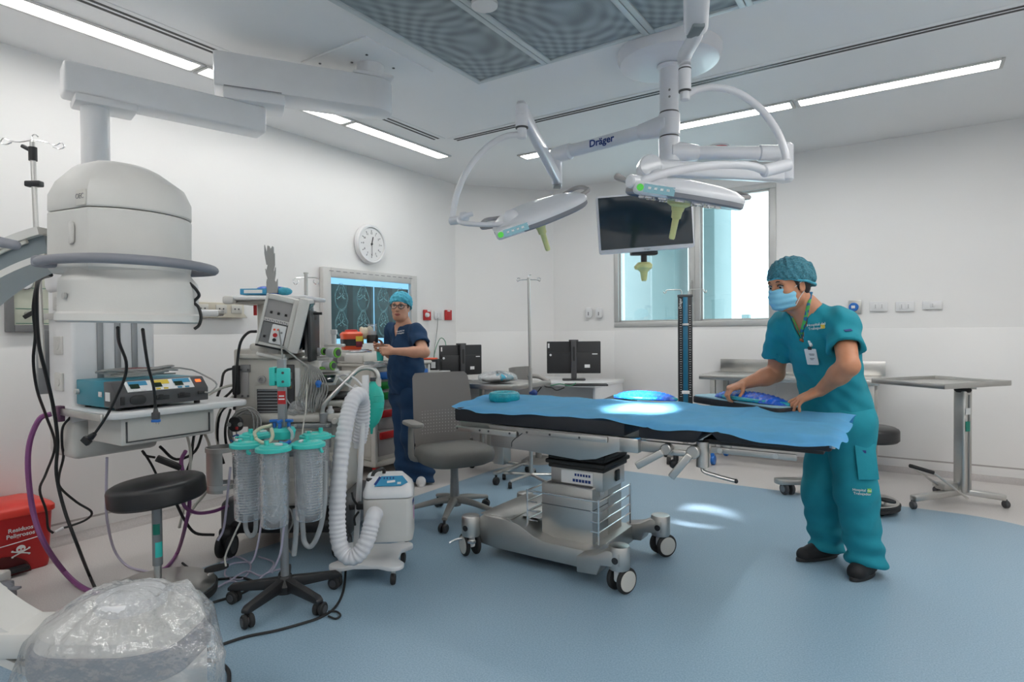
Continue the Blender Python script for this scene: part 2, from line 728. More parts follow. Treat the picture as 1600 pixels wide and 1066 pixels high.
blue = ramp(n1.outputs[0], (.20, .315, .415), (.33, .46, .565))
pale = ramp(n1.outputs[0], (.56, .525, .51), (.67, .64, .62))
mx = N('ShaderNodeMix')
mx.data_type = 'RGBA'
L(inside, mx.inputs[0])
L(pale, mx.inputs[6])
L(blue, mx.inputs[7])
L(mx.outputs[2], bs.inputs['Base Color'])
rr = N('ShaderNodeMapRange')
rr.inputs[3].default_value = .30
rr.inputs[4].default_value = .44
L(n2.outputs[0], rr.inputs[0])
L(rr.outputs[0], bs.inputs['Roughness'])
bs.inputs['Specular IOR Level'].default_value = .45

outline = [(VL, UF), (VR, UF), (VR, UB), CH2, CH1]
room('floor', B().prism(outline, -.1, 0), fm)
room('ceiling', B().prism(outline, CEIL, CEIL + .1), M['ceil'])
T = .14
# window opening on the back wall
wa, wb = vu(pu(960, 513, UB)), vu(pu(1213, 507, UB))
WZ0 = vu(pu(1000, 511, UB)).z
WZ1 = vu(pu(1213, 284, UB)).z
WV0, WV1 = wa.x, wb.x
WM = vu(pu(1086, 400, UB)).x
room('wall_left', B().bb((VL - T, UF - T, 0), (VL, CH1[1], CEIL)), 'wall')
room('wall_front', B().bb((VL, UF - T, 0), (VR, UF, CEIL)), 'wall')
room('wall_right', B().bb((VR, UF - T, 0), (VR + T, UB + .3, CEIL)), 'wall')
TB = .30
b = B().bb((CH2[0], UB, 0), (WV0, UB + TB, CEIL)).bb((WV1, UB, 0), (VR, UB + TB, CEIL))
b.bb((WV0, UB, 0), (WV1, UB + TB, WZ0)).bb((WV0, UB, WZ1), (WV1, UB + TB, CEIL))
room('wall_back', b, 'wall')
d = (V3((CH2[0], CH2[1], 0)) - V3((CH1[0], CH1[1], 0))).normalized()
nrm = V3((-d.y, d.x, 0))                 # outward
chm = basis((CH1[0], CH1[1], 0), d, nrm, ZUP)
chl = (V3(CH2) - V3(CH1)).length if False else math.hypot(CH2[0] - CH1[0], CH2[1] - CH1[1])
room('wall_corner', B().bb((-.1, 0, 0), (chl + .1, T, CEIL), m=chm), 'wall')

# lower vinyl wall cladding, a few millimetres proud: its top edge is the seam line seen on every wall
SZ = 1.247
room('trim_1', B().bb((VL, UF, .02), (VL + .006, CH1[1], SZ), .002), 'wall_low')
b = B().bb((CH2[0], UB - .006, .02), (WV0 - .0, UB, SZ), .002).bb((WV1, UB - .006, .02), (VR, UB, SZ), .002)
b.bb((WV0, UB - .006, .02), (WV1, UB, min(SZ, WZ0 - .01)), .002)
room('trim_2', b, 'wall_low')
room('trim_3', B().bb((0, -.006, .02), (chl, 0, SZ), .002, m=chm), 'wall_low')

# coved skirting
cov = [(0, 0), (.07, 0)] + [(.07 - .07 * math.sin(a), .075 - .075 * math.cos(a)) for a in [R(9 * k) for k in range(1, 11)]] + [(.008, .125), (0, .125)]


def cove(name, o, inn, along, L_):
    return room(name, B().prism(cov, 0, L_, basis(o, inn, ZUP, along)), 'cove')


cove('baseboard_left', (VL, UF, 0), (1, 0, 0), (0, 1, 0), CH1[1] - UF)
cove('baseboard_back', (VR, UB, 0), (0, -1, 0), (-1, 0, 0), VR - CH2[0])
cove('baseboard_corner', (CH1[0], CH1[1], 0), tuple(-nrm), tuple(d), chl)
cove('baseboard_right', (VR, UF, 0), (-1, 0, 0), (0, 1, 0), UB - UF)

# ---- window: two panes
def window(name, v0, v1, lab=None):
    f = B()
    fw = .055
    y0, y1 = UB - .012, UB + .07
    f.bb((v0, y0, WZ0), (v1, y1, WZ0 + fw), .006).bb((v0, y0, WZ1 - fw), (v1, y1, WZ1), .006)
    f.bb((v0, y0, WZ0 + fw), (v0 + fw, y1, WZ1 - fw), .006).bb((v1 - fw, y0, WZ0 + fw), (v1, y1, WZ1 - fw), .006)
    i = .018
    f.bb((v0 + fw, UB + .02, WZ0 + fw), (v1 - fw, UB + .06, WZ0 + fw + i)).bb((v0 + fw, UB + .02, WZ1 - fw - i), (v1 - fw, UB + .06, WZ1 - fw))
    f.bb((v0 + fw, UB + .02, WZ0 + fw), (v0 + fw + i, UB + .06, WZ1 - fw)).bb((v1 - fw - i, UB + .02, WZ0 + fw), (v1 - fw, UB + .06, WZ1 - fw))
    w = room(name, f, 'alu')
    g = struct('pane', B().bb((v0 + fw, UB + .036, WZ0 + fw), (v1 - fw, UB + .042, WZ1 - fw)), 'glass', w)
    return w


w1 = window('window_1', WV0, WM)
w2 = window('window_2', WM, WV1)
hb = B().box((WM + .03 - .062, UB - .02, 1.62), (.022, .03, .13), .005).cyl((WM - .032, UB - .03, 1.66), (WM - .032, UB - .03, 1.76), .008)
struct('window_handle', hb, 'steeldull', w1)

# ---- outside: pillars and soffit of the facing wing, then the town at the horizon
def wing(name, x0, x1, u, dep, z0, z1, m, lab):
    a, c = vu(pu(x0, 450, u)).x, vu(pu(x1, 450, u)).x
    o = solo(name, B().bb((a, u, z0), (c, u + dep, z1), .02, m=RM), m, lab, 'building')
    return o


wing('building_pillar', 1018, 1054, 8.0, .6, -6, 7, M['build'], 'teal facade pillar of the facing wing, seen through the left pane')
wing('building_wall', 930, 1016, 9.2, .5, -6, 7, M['buildlight'], 'pale facade wall outside, beside the teal pillar, through the left pane')
wing('building_pillar', 1094, 1117, 8.2, .9, -6, 7, M['build'], 'broad teal facade pillar outside, at the left of the right pane')
wing('building_pillar', 1119.5, 1129, 8.6, .5, -6, 7, M['build'], 'narrow teal facade pillar outside, just right of the broad one')
solo('building_soffit', B().bb((-3.6, UB + .32, 3.02), (1.2, UB + 1.6, 3.3), .02, m=RM), M['buildlight'], 'pale overhanging soffit outside, above the right pane', 'building')
rnd = random.Random(3)
for k, (x, wdt, hgt) in enumerate(((1136, 9, 3), (1152, 16, 8), (1166, 14, 12), (1181, 10, 6), (1194, 12, 3))):
    c = pu(x, 505, 600 + 30 * k)
    c2 = pu(x + wdt, 505, 600 + 30 * k)
    wd = (c2 - c).length
    solo('tower_block', B().bb((-wd * .4, -5, -40), (wd * .4, 5, 3 + hgt * 1.15), .2, fr((c.x, c.y, 0), RA)), M['build'],
         ['hazy low block on the horizon outside, leftmost of the town', 'hazy wide block on the horizon, second from the left', 'hazy tallest block on the horizon, middle of the town',
          'hazy block just right of the tallest on the horizon', 'hazy low block on the horizon, rightmost of the town'][k], 'building', group='town blocks on the horizon')

# ---- daylight
wd = bpy.data.worlds.new('daylight')
SC.world = wd
wd.use_nodes = True
wn = wd.node_tree
bg = wn.nodes['Background']
tcw = wn.nodes.new('ShaderNodeTexCoord')
sp = wn.nodes.new('ShaderNodeSeparateXYZ')
wn.links.new(tcw.outputs['Generated'], sp.inputs[0])
wr = wn.nodes.new('ShaderNodeValToRGB')
wr.color_ramp.elements[0].position = .0
wr.color_ramp.elements[0].color = (.86, .93, .97, 1)
wr.color_ramp.elements[1].position = .5
wr.color_ramp.elements[1].color = (.80, .92, 1, 1)
wn.links.new(sp.outputs['Z'], wr.inputs[0])
wn.links.new(wr.outputs[0], bg.inputs[0])
bg.inputs[1].default_value = 2.2

# ================================================================== CEILING
def ceiling_light(v0, v1, u0, u1, lab, lit):
    c = uv((v0 + v1) / 2, (u0 + u1) / 2, CEIL)
    t = thing('ceiling_light', lab, 'ceiling light', c, RA, 'recessed ceiling light panels')
    w, l = v1 - v0, u1 - u0
    f = B()
    e = .022
    for lo, hi in (((-w / 2 - e, -l / 2 - e), (-w / 2, l / 2 + e)), ((w / 2, -l / 2 - e), (w / 2 + e, l / 2 + e)), ((-w / 2, -l / 2 - e), (w / 2, -l / 2)), ((-w / 2, l / 2), (w / 2, l / 2 + e))):
        f.bb((lo[0], lo[1], -.012), (hi[0], hi[1], .0), .003)
    part('frame', f, 'frame', t)
    part('diffuser', B().bb((-w / 2, -l / 2, -.006), (w / 2, l / 2, -.001)), lit, t)
    return t


LV0, LV1 = -3.755, -3.635
ordn = ['farthest', 'second farthest', 'third from the far end', 'nearest']
for k, (a, c) in enumerate(((3.30, 4.42), (2.11, 3.25), (.92, 2.06), (-.27, .87))):
    ceiling_light(LV0, LV1, a, c, ['glowing light panel along the left wall, farthest of that row', 'glowing light panel along the left wall, partly behind the white pendant arm',
                                   'glowing light panel along the left wall, at the top left of the photo', 'glowing light panel along the left wall, at its near end'][k], 'litdim')
for k, (a, c) in enumerate(((-3.08, -1.98), (-1.93, -.76), (-.70, .44))):
    ceiling_light(a, c, 4.80, 4.925, ['glowing light panel before the back wall, left end of that row behind the lamp arm', 'glowing light panel before the back wall, middle of that row',
                                      'glowing light panel before the back wall, right end of that row'][k], 'lit')
for k, (a, c) in enumerate(((3.30, 4.42), (2.11, 3.25), (.92, 2.06), (-.27, .87))):
    ceiling_light(.92, 1.04, a, c, 'glowing ceiling light panel along the right wall, panel %s' % ['farthest from the camera', 'second farthest', 'third farthest', 'nearest'][k], 'litfar')
for k, (a, c) in enumerate(((-3.08, -1.98), (-1.93, -.76), (-.70, .44))):
    ceiling_light(a, c, -1.2, -1.08, 'glowing ceiling light panel behind the camera, %s one of the row' % ['left', 'middle', 'right'][k], 'litfar')


def slot(v0, v1, u0, u1, lab):
    c = uv((v0 + v1) / 2, (u0 + u1) / 2, CEIL)
    t = thing('slot_diffuser', lab, 'air vent', c, RA, 'black twin slot air diffusers')
    w, l = v1 - v0, u1 - u0
    part('frame', B().bb((-w / 2 - .035, -l / 2 - .035, -.004), (w / 2 + .035, l / 2 + .035, 0), .002), 'ceil', t)
    s = B()
    if w < l:
        for x in (-w / 2 + .011, w / 2 - .011):
            s.bb((x - .010, -l / 2, -.006), (x + .010, l / 2, -.003))
    else:
        for y in (-l / 2 + .011, l / 2 - .011):
            s.bb((-w / 2, y - .010, -.006), (w / 2, y + .010, -.003))
    part('slot', s, 'black', t, split=True)


slot(-3.43, -3.365, .9, 3.98, 'black twin slot air diffuser in the ceiling beside the left light row')
slot(-3.28, .5, 4.06, 4.12, 'black twin slot air diffuser in the ceiling before the back light row')

# ---- laminar air diffuser: perforated panels (two perforated sheets, one above the other)
pm = bpy.data.materials.new('perforated_sheet')
pm.use_nodes = True
nt = pm.node_tree
N = nt.nodes.new
L = nt.links.new
bs = nt.nodes['Principled BSDF']
tc = N('ShaderNodeTexCoord')
sx = N('ShaderNodeSeparateXYZ')
L(tc.outputs['Object'], sx.inputs[0])
K1, K2 = 520.0, 505.0


def dots(k, warp):
    x, y = sx.outputs[0], sx.outputs[1]
    if warp:
        x = smath('ADD', x, smath('MULTIPLY', smath('SINE', smath('MULTIPLY_ADD', y, 4.2, .6)), .035))
        y = smath('ADD', y, smath('MULTIPLY', smath('SINE', smath('MULTIPLY_ADD', x, 5.2, 1.0)), .035))
    return smath('MULTIPLY', smath('SINE', smath('MULTIPLY', x, k)), smath('SINE', smath('MULTIPLY', y, k)))


mo = smath('MULTIPLY', dots(K1, 0), dots(K2, 1))
mo = smath('MULTIPLY_ADD', mo, 1.6, .5)
col = ramp(mo, (.10, .13, .145), (.46, .53, .56), .0, 1.0)
L(col, bs.inputs['Base Color'])
bs.inputs['Roughness'].default_value = .5
edges = [-2.40, -1.87, -1.22, -.71, -.17]
labs = ['perforated air panel in the ceiling, leftmost beside the pendant mount', 'perforated air panel in the ceiling, second from the left', 'perforated air panel in the ceiling, behind the raised lamp arm',
        'perforated air panel in the ceiling, rightmost at the top edge']
for k in range(4):
    a, c = edges[k] + .035, edges[k + 1] - .035
    u0, u1 = 1.95, 3.205
    t = thing('air_panel', labs[k], 'air panel', uv((a + c) / 2, (u0 + u1) / 2, CEIL), RA, 'perforated laminar flow panels')
    w, l = c - a, u1 - u0
    f = B()
    e = .033
    for lo, hi in (((-w / 2 - e, -l / 2 - e), (-w / 2, l / 2 + e)), ((w / 2, -l / 2 - e), (w / 2 + e, l / 2 + e)), ((-w / 2, -l / 2 - e), (w / 2, -l / 2)), ((-w / 2, l / 2), (w / 2, l / 2 + e))):
        f.bb((lo[0], lo[1], -.02), (hi[0], hi[1], 0), .003)
    part('frame', f, mat('panel_frame', (.55, .61, .63), .4, .2, var=.02) if k == 0 else bpy.data.materials['panel_frame'], t)
    part('perforated_sheet', B().bb((-w / 2, -l / 2, -.01), (w / 2, l / 2, -.004)), pm, t)

# red alarm strobe and small dome on the ceiling
p = atz(1123, 229, CEIL)
t = thing('alarm_beacon', 'red round alarm beacon on the ceiling above the window', 'alarm', p)
part('base', B().cyl((0, 0, 0), (0, 0, -.012), .095, .09), 'white', t)
part('lens', B().lathe([(.085, -.012), (.08, -.035), (.04, -.048), (0, -.05)]), 'red', t)
solo('ceiling_dome', B().lathe([(0, CEIL), (.07, CEIL), (.066, CEIL - .025), (.04, CEIL - .035), (0, CEIL - .037)], Matrix.Translation((atz(757, 2, CEIL).x, atz(757, 2, CEIL).y, 0))), 'white', 'small white dome on the perforated air panels at the top edge', 'ceiling dome')

# ================================================================== WALL FITTINGS
def face_left(x, y, off=.006):
    p = pv(x, y, VL + off)
    return basis(p, -U, ZUP, V) if False else basis(p, U, ZUP, V.copy())


def plate_frame(p, nx, sgn=1):
    """frame on a wall: local x along the wall, y up, z out"""
    return basis(p, nx, ZUP, V3(nx).cross(ZUP))


# on the left wall, seen from the room, right is +U ; out is V
def onleft(x, y, off=.0): return basis(pv(x, y, VL + .006 + off), U, ZUP, V)
def onback(x, y, off=.0): return basis(pu(x, y, UB - .006 - off), V, ZUP, -U)


# NB: (U, Z, V) : U x Z = (cos,-sin..) equals V, so the frame is right handed; (V, Z, -U) likewise
def fitting(name, m, lab, cat, group=None):
    o = thing(name, lab, cat, (0, 0, 0), 0, group)
    o.matrix_basis = m
    return o


def outlet(m, w, h, lab, cover='white', n=2, group='wall socket plates', name='wall_socket', holes='dgrey'):
    t = fitting(name, m, lab, 'wall socket', group)
    part('plate', B().box((0, 0, .006), (w, h, .012), .003), cover, t)
    s = B()
    for k in range(n):
        x = (k - (n - 1) / 2) * w * .36
        s.box((x, 0, .0115), (w * .26, h * .55, .006), .002)
        part('insert', B().box((x, 0, .0125), (w * .26, h * .55, .006), .002), cover, t)
        hl = B()
        for dy in (-1, 0, 1):
            hl.cyl((x, dy * h * .14, .0150), (x, dy * h * .14, .0165), h * .035, seg=10)
        part('socket_hole', hl, holes, t, split=True)
    return t


outlet(onback(1373, 479), .135, .085, 'white double socket plate on the back wall, first right of the blue inlet')
outlet(onback(1414, 479), .135, .085, 'white double socket plate on the back wall, middle of the three white ones')
outlet(onback(1457, 477), .135, .07, 'white socket plate on the back wall, rightmost of the three', n=1)
t = fitting('power_inlet', onback(1336, 480), 'metal wall plate with blue round power inlet behind the man', 'wall socket')
part('plate', B().box((0, 0, .006), (.10, .12, .012), .003), 'steeldull', t)
part('socket', B().cyl((-.01, 0, .012), (-.01, 0, .035), .04, .037, bev=.003), 'blueplastic', t)
part('cap', B().box((-.012, 0, .037), (.03, .025, .006), .002), 'paper', t)
for k, (x, y) in enumerate(((921, 489), (937, 489))):
    t = fitting('thermostat', onback(x, y), ['small rounded white wall control left of the window, left one', 'small rounded white wall control left of the window, right one'][k], 'wall control', 'rounded white wall controls')
    part('body', B().prism(rrect(.085, .12, .03), 0, .03, bev=.008), 'white', t)
    part('slot', B().box((0, -.01, .03), (.012, .04, .004), .001), 'textgrey', t)
t = fitting('red_socket', onleft(666.5, 492.5), 'red wall socket plate with a white plug in it', 'wall socket')
part('plate', B().box((0, 0, .008), (.11, .11, .016), .004), 'red', t)
part('plug', B().cyl((-.02, .0, .016), (-.02, 0, .045), .025, .022, bev=.003), 'white', t)
part('paper_tag', B().box((.02, .045, .017), (.05, .018, .002)), 'paper', t)
t = fitting('red_socket', onleft(699.5, 492.5), 'red wall socket plate without plug, nearest the room corner', 'wall socket')
part('plate', B().box((0, 0, .008), (.11, .11, .016), .004), 'red', t)
part('insert', B().box((0, -.008, .016), (.06, .06, .006), .003), 'red', t)
part('paper_tag', B().box((0, .045, .017), (.045, .014, .002)), 'paper', t)
ot = outlet(onleft(684, 492.5), .12, .085, 'white socket plate between the two red sockets')
a = pv(684, 497, VL + .03)
solo('mains_cable', B().tube([a, pv(683, 515, VL + .03), pv(679, 545, VL + .06), pv(676, 575, VL + .2)], .004), 'cableg', 'thin grey cord hanging from the white socket on the left wall', 'cord')
a = pv(690, 555, VL + .15)
solo('network_cable', B().tube([pv(677, 575, VL + .18), pv(680, 548, VL + .08), pv(688, 529, VL + .06), pv(696, 535, VL + .1), pv(697, 560, VL + .14)], .004), mat('green_cord', (.05, .22, .12), .5), 'thin dark green looping cord beside the left monitor', 'cord')

# clock
t = fitting('wall_clock', onleft(577, 382), 'round white wall clock above the x-ray viewer', 'clock')
part('rim', B().lathe([(0, 0), (.185, 0), (.185, .03), (.172, .045), (.158, .043), (.155, .028), (0, .028)], seg=48), 'white', t)
part('dial', B().cyl((0, 0, .0275), (0, 0, .030), .154, seg=48), 'paper', t)
nb = B()
for k in range(12):
    a = PI / 2 - k * PI / 6
    nb.box((.122 * math.cos(a), .122 * math.sin(a), .031), (.016, .007, .002), rz=a)
part('hour_mark', nb, 'textgrey', t, split=True)
for k in range(1, 13):
    a = PI / 2 - k * PI / 6
    text(str(k), .026, fr((.100 * math.cos(a), .100 * math.sin(a), .031)), 'textdark', t, 'numeral')
a1, a2 = PI / 2 - R(15), -PI / 2
part('hour_hand', B().box((.028 * math.cos(a1), .028 * math.sin(a1), .034), (.085, .010, .002), rz=a1), 'textdark', t)
part('minute_hand', B().box((.05 * math.cos(a2), .05 * math.sin(a2), .037), (.125, .006, .002), rz=a2), 'textgrey', t)
part('hub', B().cyl((0, 0, .03), (0, 0, .041), .009), 'textdark', t)

# x-ray film viewer on the left wall
q0, q1 = vu(pv(498, 417, VL)), vu(pv(645, 431, VL))
zt = q0.z
zb = vu(pv(498, 552, VL)).z
ww = q1.y - q0.y
hh = zt - zb
t = fitting('xray_viewer', basis(uv(VL + .006, (q0.y + q1.y) / 2, (zt + zb) / 2), U, ZUP, V), 'wide wall x-ray viewer with grey frame and dark skull scans', 'x-ray viewer')
f = B()
fw = .085
for lo, hi in (((-ww / 2, -hh / 2), (-ww / 2 + fw, hh / 2)), ((ww / 2 - fw, -hh / 2), (ww / 2, hh / 2)), ((-ww / 2 + fw, hh / 2 - fw), (ww / 2 - fw, hh / 2)), ((-ww / 2 + fw, -hh / 2), (ww / 2 - fw, -hh / 2 + fw * .9))):
    f.bb((lo[0], lo[1], 0), (hi[0], hi[1], .05), .004)
part('frame', f, 'frame', t)
vs = B()
for k in range(14):
    x = -ww / 2 + .09 + k * (ww - .18) / 13
    vs.box((x, hh / 2 - .03, .0505), (.045, .006, .002))
part('vent_slot', vs, 'textgrey', t, split=True)
iw, ih = ww - 2 * fw, hh - fw * 1.9
part('light_panel', B().bb((-iw / 2, -hh / 2 + fw * .9, .006), (iw / 2, hh / 2 - fw, .012)), emis('viewer_glow', (.22, .5, .75), .9), t)
yc = -hh / 2 + fw * .9
for side, (x0, x1) in enumerate(((-iw / 2 + .01, .02), (.035, iw / 2 - .01))):
    fl = part('xray_film', B().bb((x0, yc + .045, .013), (x1, yc + ih - .055, .016)), 'film', t)
    dk = B()
    for xx in (.18, .62):
        dk.bb((x0 + (x1 - x0) * (xx + .2), yc + .045, .0162), (x0 + (x1 - x0) * (xx + .33), yc + ih - .055, .017))
    part('dark_band', dk, 'filmdark', fl)
    sk = B()
    rs = random.Random(8 + side)
    for ix in range(2):
        for iy in range(2):
            cx = x0 + (x1 - x0) * (.25 + .5 * ix)
            cy = yc + .045 + (ih - .10) * (.26 + .49 * iy)
            rx, ry = .074, .112
            tpr = lambda a: (1 - .22 * max(0, math.sin(a)) ** 2) if side == 0 else (1 - .10 * abs(math.sin(a)))
            for lp in range(2):
                q_ = 1 - .10 * lp
                sk.tube([(cx + rx * q_ * math.cos(a) * tpr(a) * (1 + .05 * rs.uniform(-1, 1)), cy + ry * q_ * math.sin(a) + (.018 if .9 < math.sin(a) else 0), .0165) for a in [2 * PI * i / 22 for i in range(22)]], [rs.uniform(.0008, .0026) for i in range(22)], seg=5, sub=3, closed=True)
            for sg in (-1, 1):
                sk.tube([(cx + sg * .004, cy + .02, .0168), (cx + sg * .028, cy + .002, .0168), (cx + sg * .055, cy - .008, .0168)], [.003, .0045, .002], seg=5)
                sk.tube([(cx + sg * .006, cy + .025, .0168), (cx + sg * .026, cy + .055, .0168), (cx + sg * .010, cy + .095, .0168)], [.003, .0018, .003], seg=5)
                for z in range(7):
                    sk.sph((cx + sg * rs.uniform(.006, .055), cy + rs.uniform(-.02, .08), .0165), (rs.uniform(.003, .007), .004, .0012), 8)
    part('skull_scan', sk, 'filmline', fl)  # the scans of one film are its printed pattern

# medical gas valve panel on the left wall, far left
g0, g1 = vu(pv(6, 519, VL)), vu(pv(95, 400, VL))
gw, gh = g1.y - g0.y, g1.z - g0.z
t = fitting('gas_valve_panel', basis(uv(VL + .006, (g0.y + g1.y) / 2, (g0.z + g1.z) / 2), U, ZUP, V), 'framed medical gas valve panel with round gauges on the left wall', 'gas panel')
f = B()
e = .04
for lo, hi in (((-gw / 2, -gh / 2), (-gw / 2 + e, gh / 2)), ((gw / 2 - e, -gh / 2), (gw / 2, gh / 2)), ((-gw / 2 + e, gh / 2 - e), (gw / 2 - e, gh / 2)), ((-gw / 2 + e, -gh / 2), (gw / 2 - e, -gh / 2 + e))):
    f.bb((lo[0], lo[1], 0), (hi[0], hi[1], .03), .004)
part('frame', f, 'grey', t)
part('plate', B().bb((-gw / 2 + e, -gh / 2 + e, .004), (gw / 2 - e, gh / 2 - e, .012)), mat('pale_panel', (.62, .64, .53), .5, var=.02), t)
for k, gx in enumerate((-.05, .11)):
    gm = fr((gx, gh * .12, .012))
    gp = part('gauge', B().lathe([(0, 0), (.042, 0), (.042, .022), (.038, .026), (.036, .018), (0, .018)], gm), 'chrome', t)
    part('gauge_dial', B().cyl((0, 0, .0175), (0, 0, .0195), .036, m=gm), 'paper', gp)
    part('needle', B().box((.006, .008, .021), (.028, .004, .002), rz=.9, m=gm), 'textdark', gp)
    hm = fr((gx + .01, -gh * .27, .012))
    vp = part('valve', B().cyl((0, 0, 0), (0, 0, .03), .012, m=hm), 'steeldull', t)
    part('valve_lever', B().box((.01, 0, .034), (.085, .024, .012), .005, hm, rz=.6), 'black', vp)
ln = B()
for y in (.02, -.08, -.15):
    ln.bb((-gw / 2 + e + .01, y * gh / .38, .0122), (gw / 2 - e - .01, y * gh / .38 + .003, .0135))
part('panel_line', ln, mat('green_line', (.02, .2, .13), .5), t, split=True)

# beige medical rail with sockets behind the intensifier
r0, r1 = vu(pv(296, 484, VL)), vu(pv(372, 484, VL))
t = fitting('medical_rail', basis(uv(VL + .006, (r0.y + r1.y) / 2, r0.z), U, ZUP, V), 'cream wall trunking with sockets right of the white image intensifier', 'wall rail')
rw = r1.y - r0.y + .1
part('trunking', B().prism([(-rw / 2, -.055), (rw / 2, -.055), (rw / 2 - .03, -.02), (rw / 2 - .03, .055), (-rw / 2, .055)], 0, .045, bev=.006), mat('cream_trunking', (.60, .55, .45), .45), t)
for k, x in enumerate((-.12, .02, .14)):
    s = part('socket', B().box((x, .01, .047), (.085, .06, .008), .003), 'cream', t)
    part('socket_hole', B().cyl((x - .015, .01, .05), (x - .015, .01, .0525), .006, seg=8).cyl((x + .015, .01, .05), (x + .015, .01, .0525), .006, seg=8), 'dgrey', s, split=True)
# ================================================================== CEILING PENDANT (left)
PP = uv(-2.79, 2.65, CEIL)
PC = uv(-3.34, 1.36, 0)                       # axis of the lower column
PJ = V3((-1.50, 3.46, 0))
pend = thing('equipment_pendant', 'white ceiling pendant with two jointed arms and a tall service column', 'ceiling pendant', PP, RA)
part('mounting_plate', B().box((-.035, .015, -.006), (.57, .56, .012), .003), 'ceil', pend)
sb = B()
for x, y in ((-.22, -.2), (-.05, -.1), (.0, -.02), (.1, -.12), (.1, .1), (-.2, .2)):
    sb.cyl((x, y, -.012), (x, y, -.016), .008, seg=8)
part('plate_screw', sb, 'dgrey', pend, split=True)
part('ceiling_post', B().lathe([(0, 0), (.088, 0), (.088, -.012), (.083, -.014), (.083, -.13), (0, -.13)], seg=32), 'white', pend)


def arm_box(a, b, w, z0, z1, over_a, over_b, bev=.02, round_a=False):
    a, b = V3((a.x, a.y, 0)), V3((b.x, b.y, 0))
    d_ = (b - a).normalized()
    L_ = (b - a).length
    m = basis(a, d_, ZUP.cross(d_), ZUP)
    bl_ = B()
    if round_a:
        pts = [(L_ + over_b, w / 2), (0, w / 2)] + [(-over_a * math.sin(R(t)), w / 2 * math.cos(R(t))) for t in range(15, 180, 15)] + [(0, -w / 2), (L_ + over_b, -w / 2)]
        bl_.prism(pts, z0, z1, m, bev)
    else:
        bl_.bb((-over_a, -w / 2, z0), (L_ + over_b, w / 2, z1), bev, m, seg=3)
    return bl_, m


b, m = arm_box(PP, PJ, .23, 2.595, 2.79, .13, .16, .014, True)
part('upper_arm', b, 'white', pend, world=True)
part('upper_cap', B().box((0, 0, 2.80), (.24, .22, .02), .006, m).bb((-.1, -.09, 2.80), (.1, .09, 2.815), .003, m), 'white', pend, world=True)
b = B().bb((.52, -.1165, 2.60), (.815, .1165, 2.604), .0, m)
part('arm_seam', b, 'textgrey', pend, world=True)
b = B().bb((.50, -.112, 2.535), (.82, .112, 2.60), .012, m)
part('elbow_cover', b, 'white', pend, world=True)
b, m = arm_box(PJ, PC, .15, 2.39, 2.54, .09, .13, .016)
part('lower_arm', b, 'white', pend, world=True)
LC = (V3((PJ.x, PJ.y, 0)) - PC).length
part('arm_seat', B().bb((LC - .17, -.085, 2.355), (LC + .09, .085, 2.395), .012, m), 'white', pend, world=True)
part('column_tube', B().cyl(PC + ZUP * 2.36, PC + ZUP * 1.75, .0605, seg=36), 'white', pend, world=True)

# service column below: frame of its own, x = V, y = U
cons = basis(PC, V, U, ZUP)
b = B().bb((-.33, -.10, .72), (-.045, .285, 1.50), .02, cons, seg=3)
b.bb((-.33, -.12, 1.46), (.07, .285, 1.80), .04, cons, seg=3)
con = part('service_column', b, 'white', pend, world=True)
for y in (.02, .10, .18):
    o = part('mounting_channel', B().bb((-.047, y - .014, .90), (-.038, y + .014, 1.46), .003, cons), 'greymetal', con)
    o.data.transform(wmat(con).inverted())
part('lower_housing', B().bb((-.335, -.105, .645), (-.035, .29, .84), .03, cons, seg=3), 'offwhite', pend, world=True)
for z in (1.02, 1.2, 1.42):
    o = part('socket_plate', B().box((-.19, -.103, z), (.09, .014, .09), .004, cons), 'offwhite', pend, world=True)
    part('socket_face', B().cyl((-.19, -.109, z), (-.19, -.1125, z), .022, m=cons), 'offwhite', o)
    o.children[0].data.transform(wmat(pend).inverted())
part('side_rail', B().bb((-.36, -.12, 1.33), (-.06, -.106, 1.36), .003, cons), 'steeldull', pend, world=True)
part('side_strip', B().bb((-.40, -.13, .95), (-.37, -.03, 1.28), .004, cons), 'greymetal', pend, world=True)
# round-ended arm rail to the right
part('rail_arm', B().tube([PC - V * .06 + U * .2 + ZUP * 1.365, PC - V * .06 + U * .64 + ZUP * 1.372], .020, seg=16, sub=1), 'white', pend, world=True)
part('rail_end', B().cyl(PC - V * .06 + U * .635 + ZUP * 1.372, PC - V * .06 + U * .68 + ZUP * 1.373, .021, .017, bev=.005), 'steeldull', pend, world=True)
# shelf
SP = V3((-1.744, 2.633, 0))
SZT = .905
sh = basis(SP, U, -V, ZUP)                    # x along the front edge (U), y inward (-V)
b = B().prism(rrect(.66, .56, .05, cx=.33, cy=.28), SZT - .03, SZT, sh, .008)
shelf = part('shelf', b, 'white', pend, world=True)
b = B().bb((-.022, .06, SZT - .036), (-.008, .56, SZT - .004), .003, sh).bb((-.012, .05, SZT - .034), (.02, .07, SZT - .006), .004, sh)
o = part('shelf_rail', b, 'steel', shelf)
o.data.transform(wmat(shelf).inverted())
o = part('rail_clamp', B().box((-.016, .50, SZT - .03), (.03, .05, .075), .004, sh), mat('plum_clamp', (.12, .05, .10), .5), shelf)
o.data.transform(wmat(shelf).inverted())
dr = B()
dx0, dz0 = .06, SZT - .17
# drawer under the shelf
b = B().bb((.06, .06, SZT - .16), (.50, .40, SZT - .033), .012, sh)
part('drawer', b, 'offwhite', pend, world=True)
b = B().bb((.08, .052, SZT - .145), (.47, .06, SZT - .14), 0, sh).bb((.465, .052, SZT - .145), (.47, .06, SZT - .05), 0, sh).bb((.08, .052, SZT - .145), (.085, .06, SZT - .05), 0, sh)
part('drawer_gap', b, 'dgrey', pend, world=True)

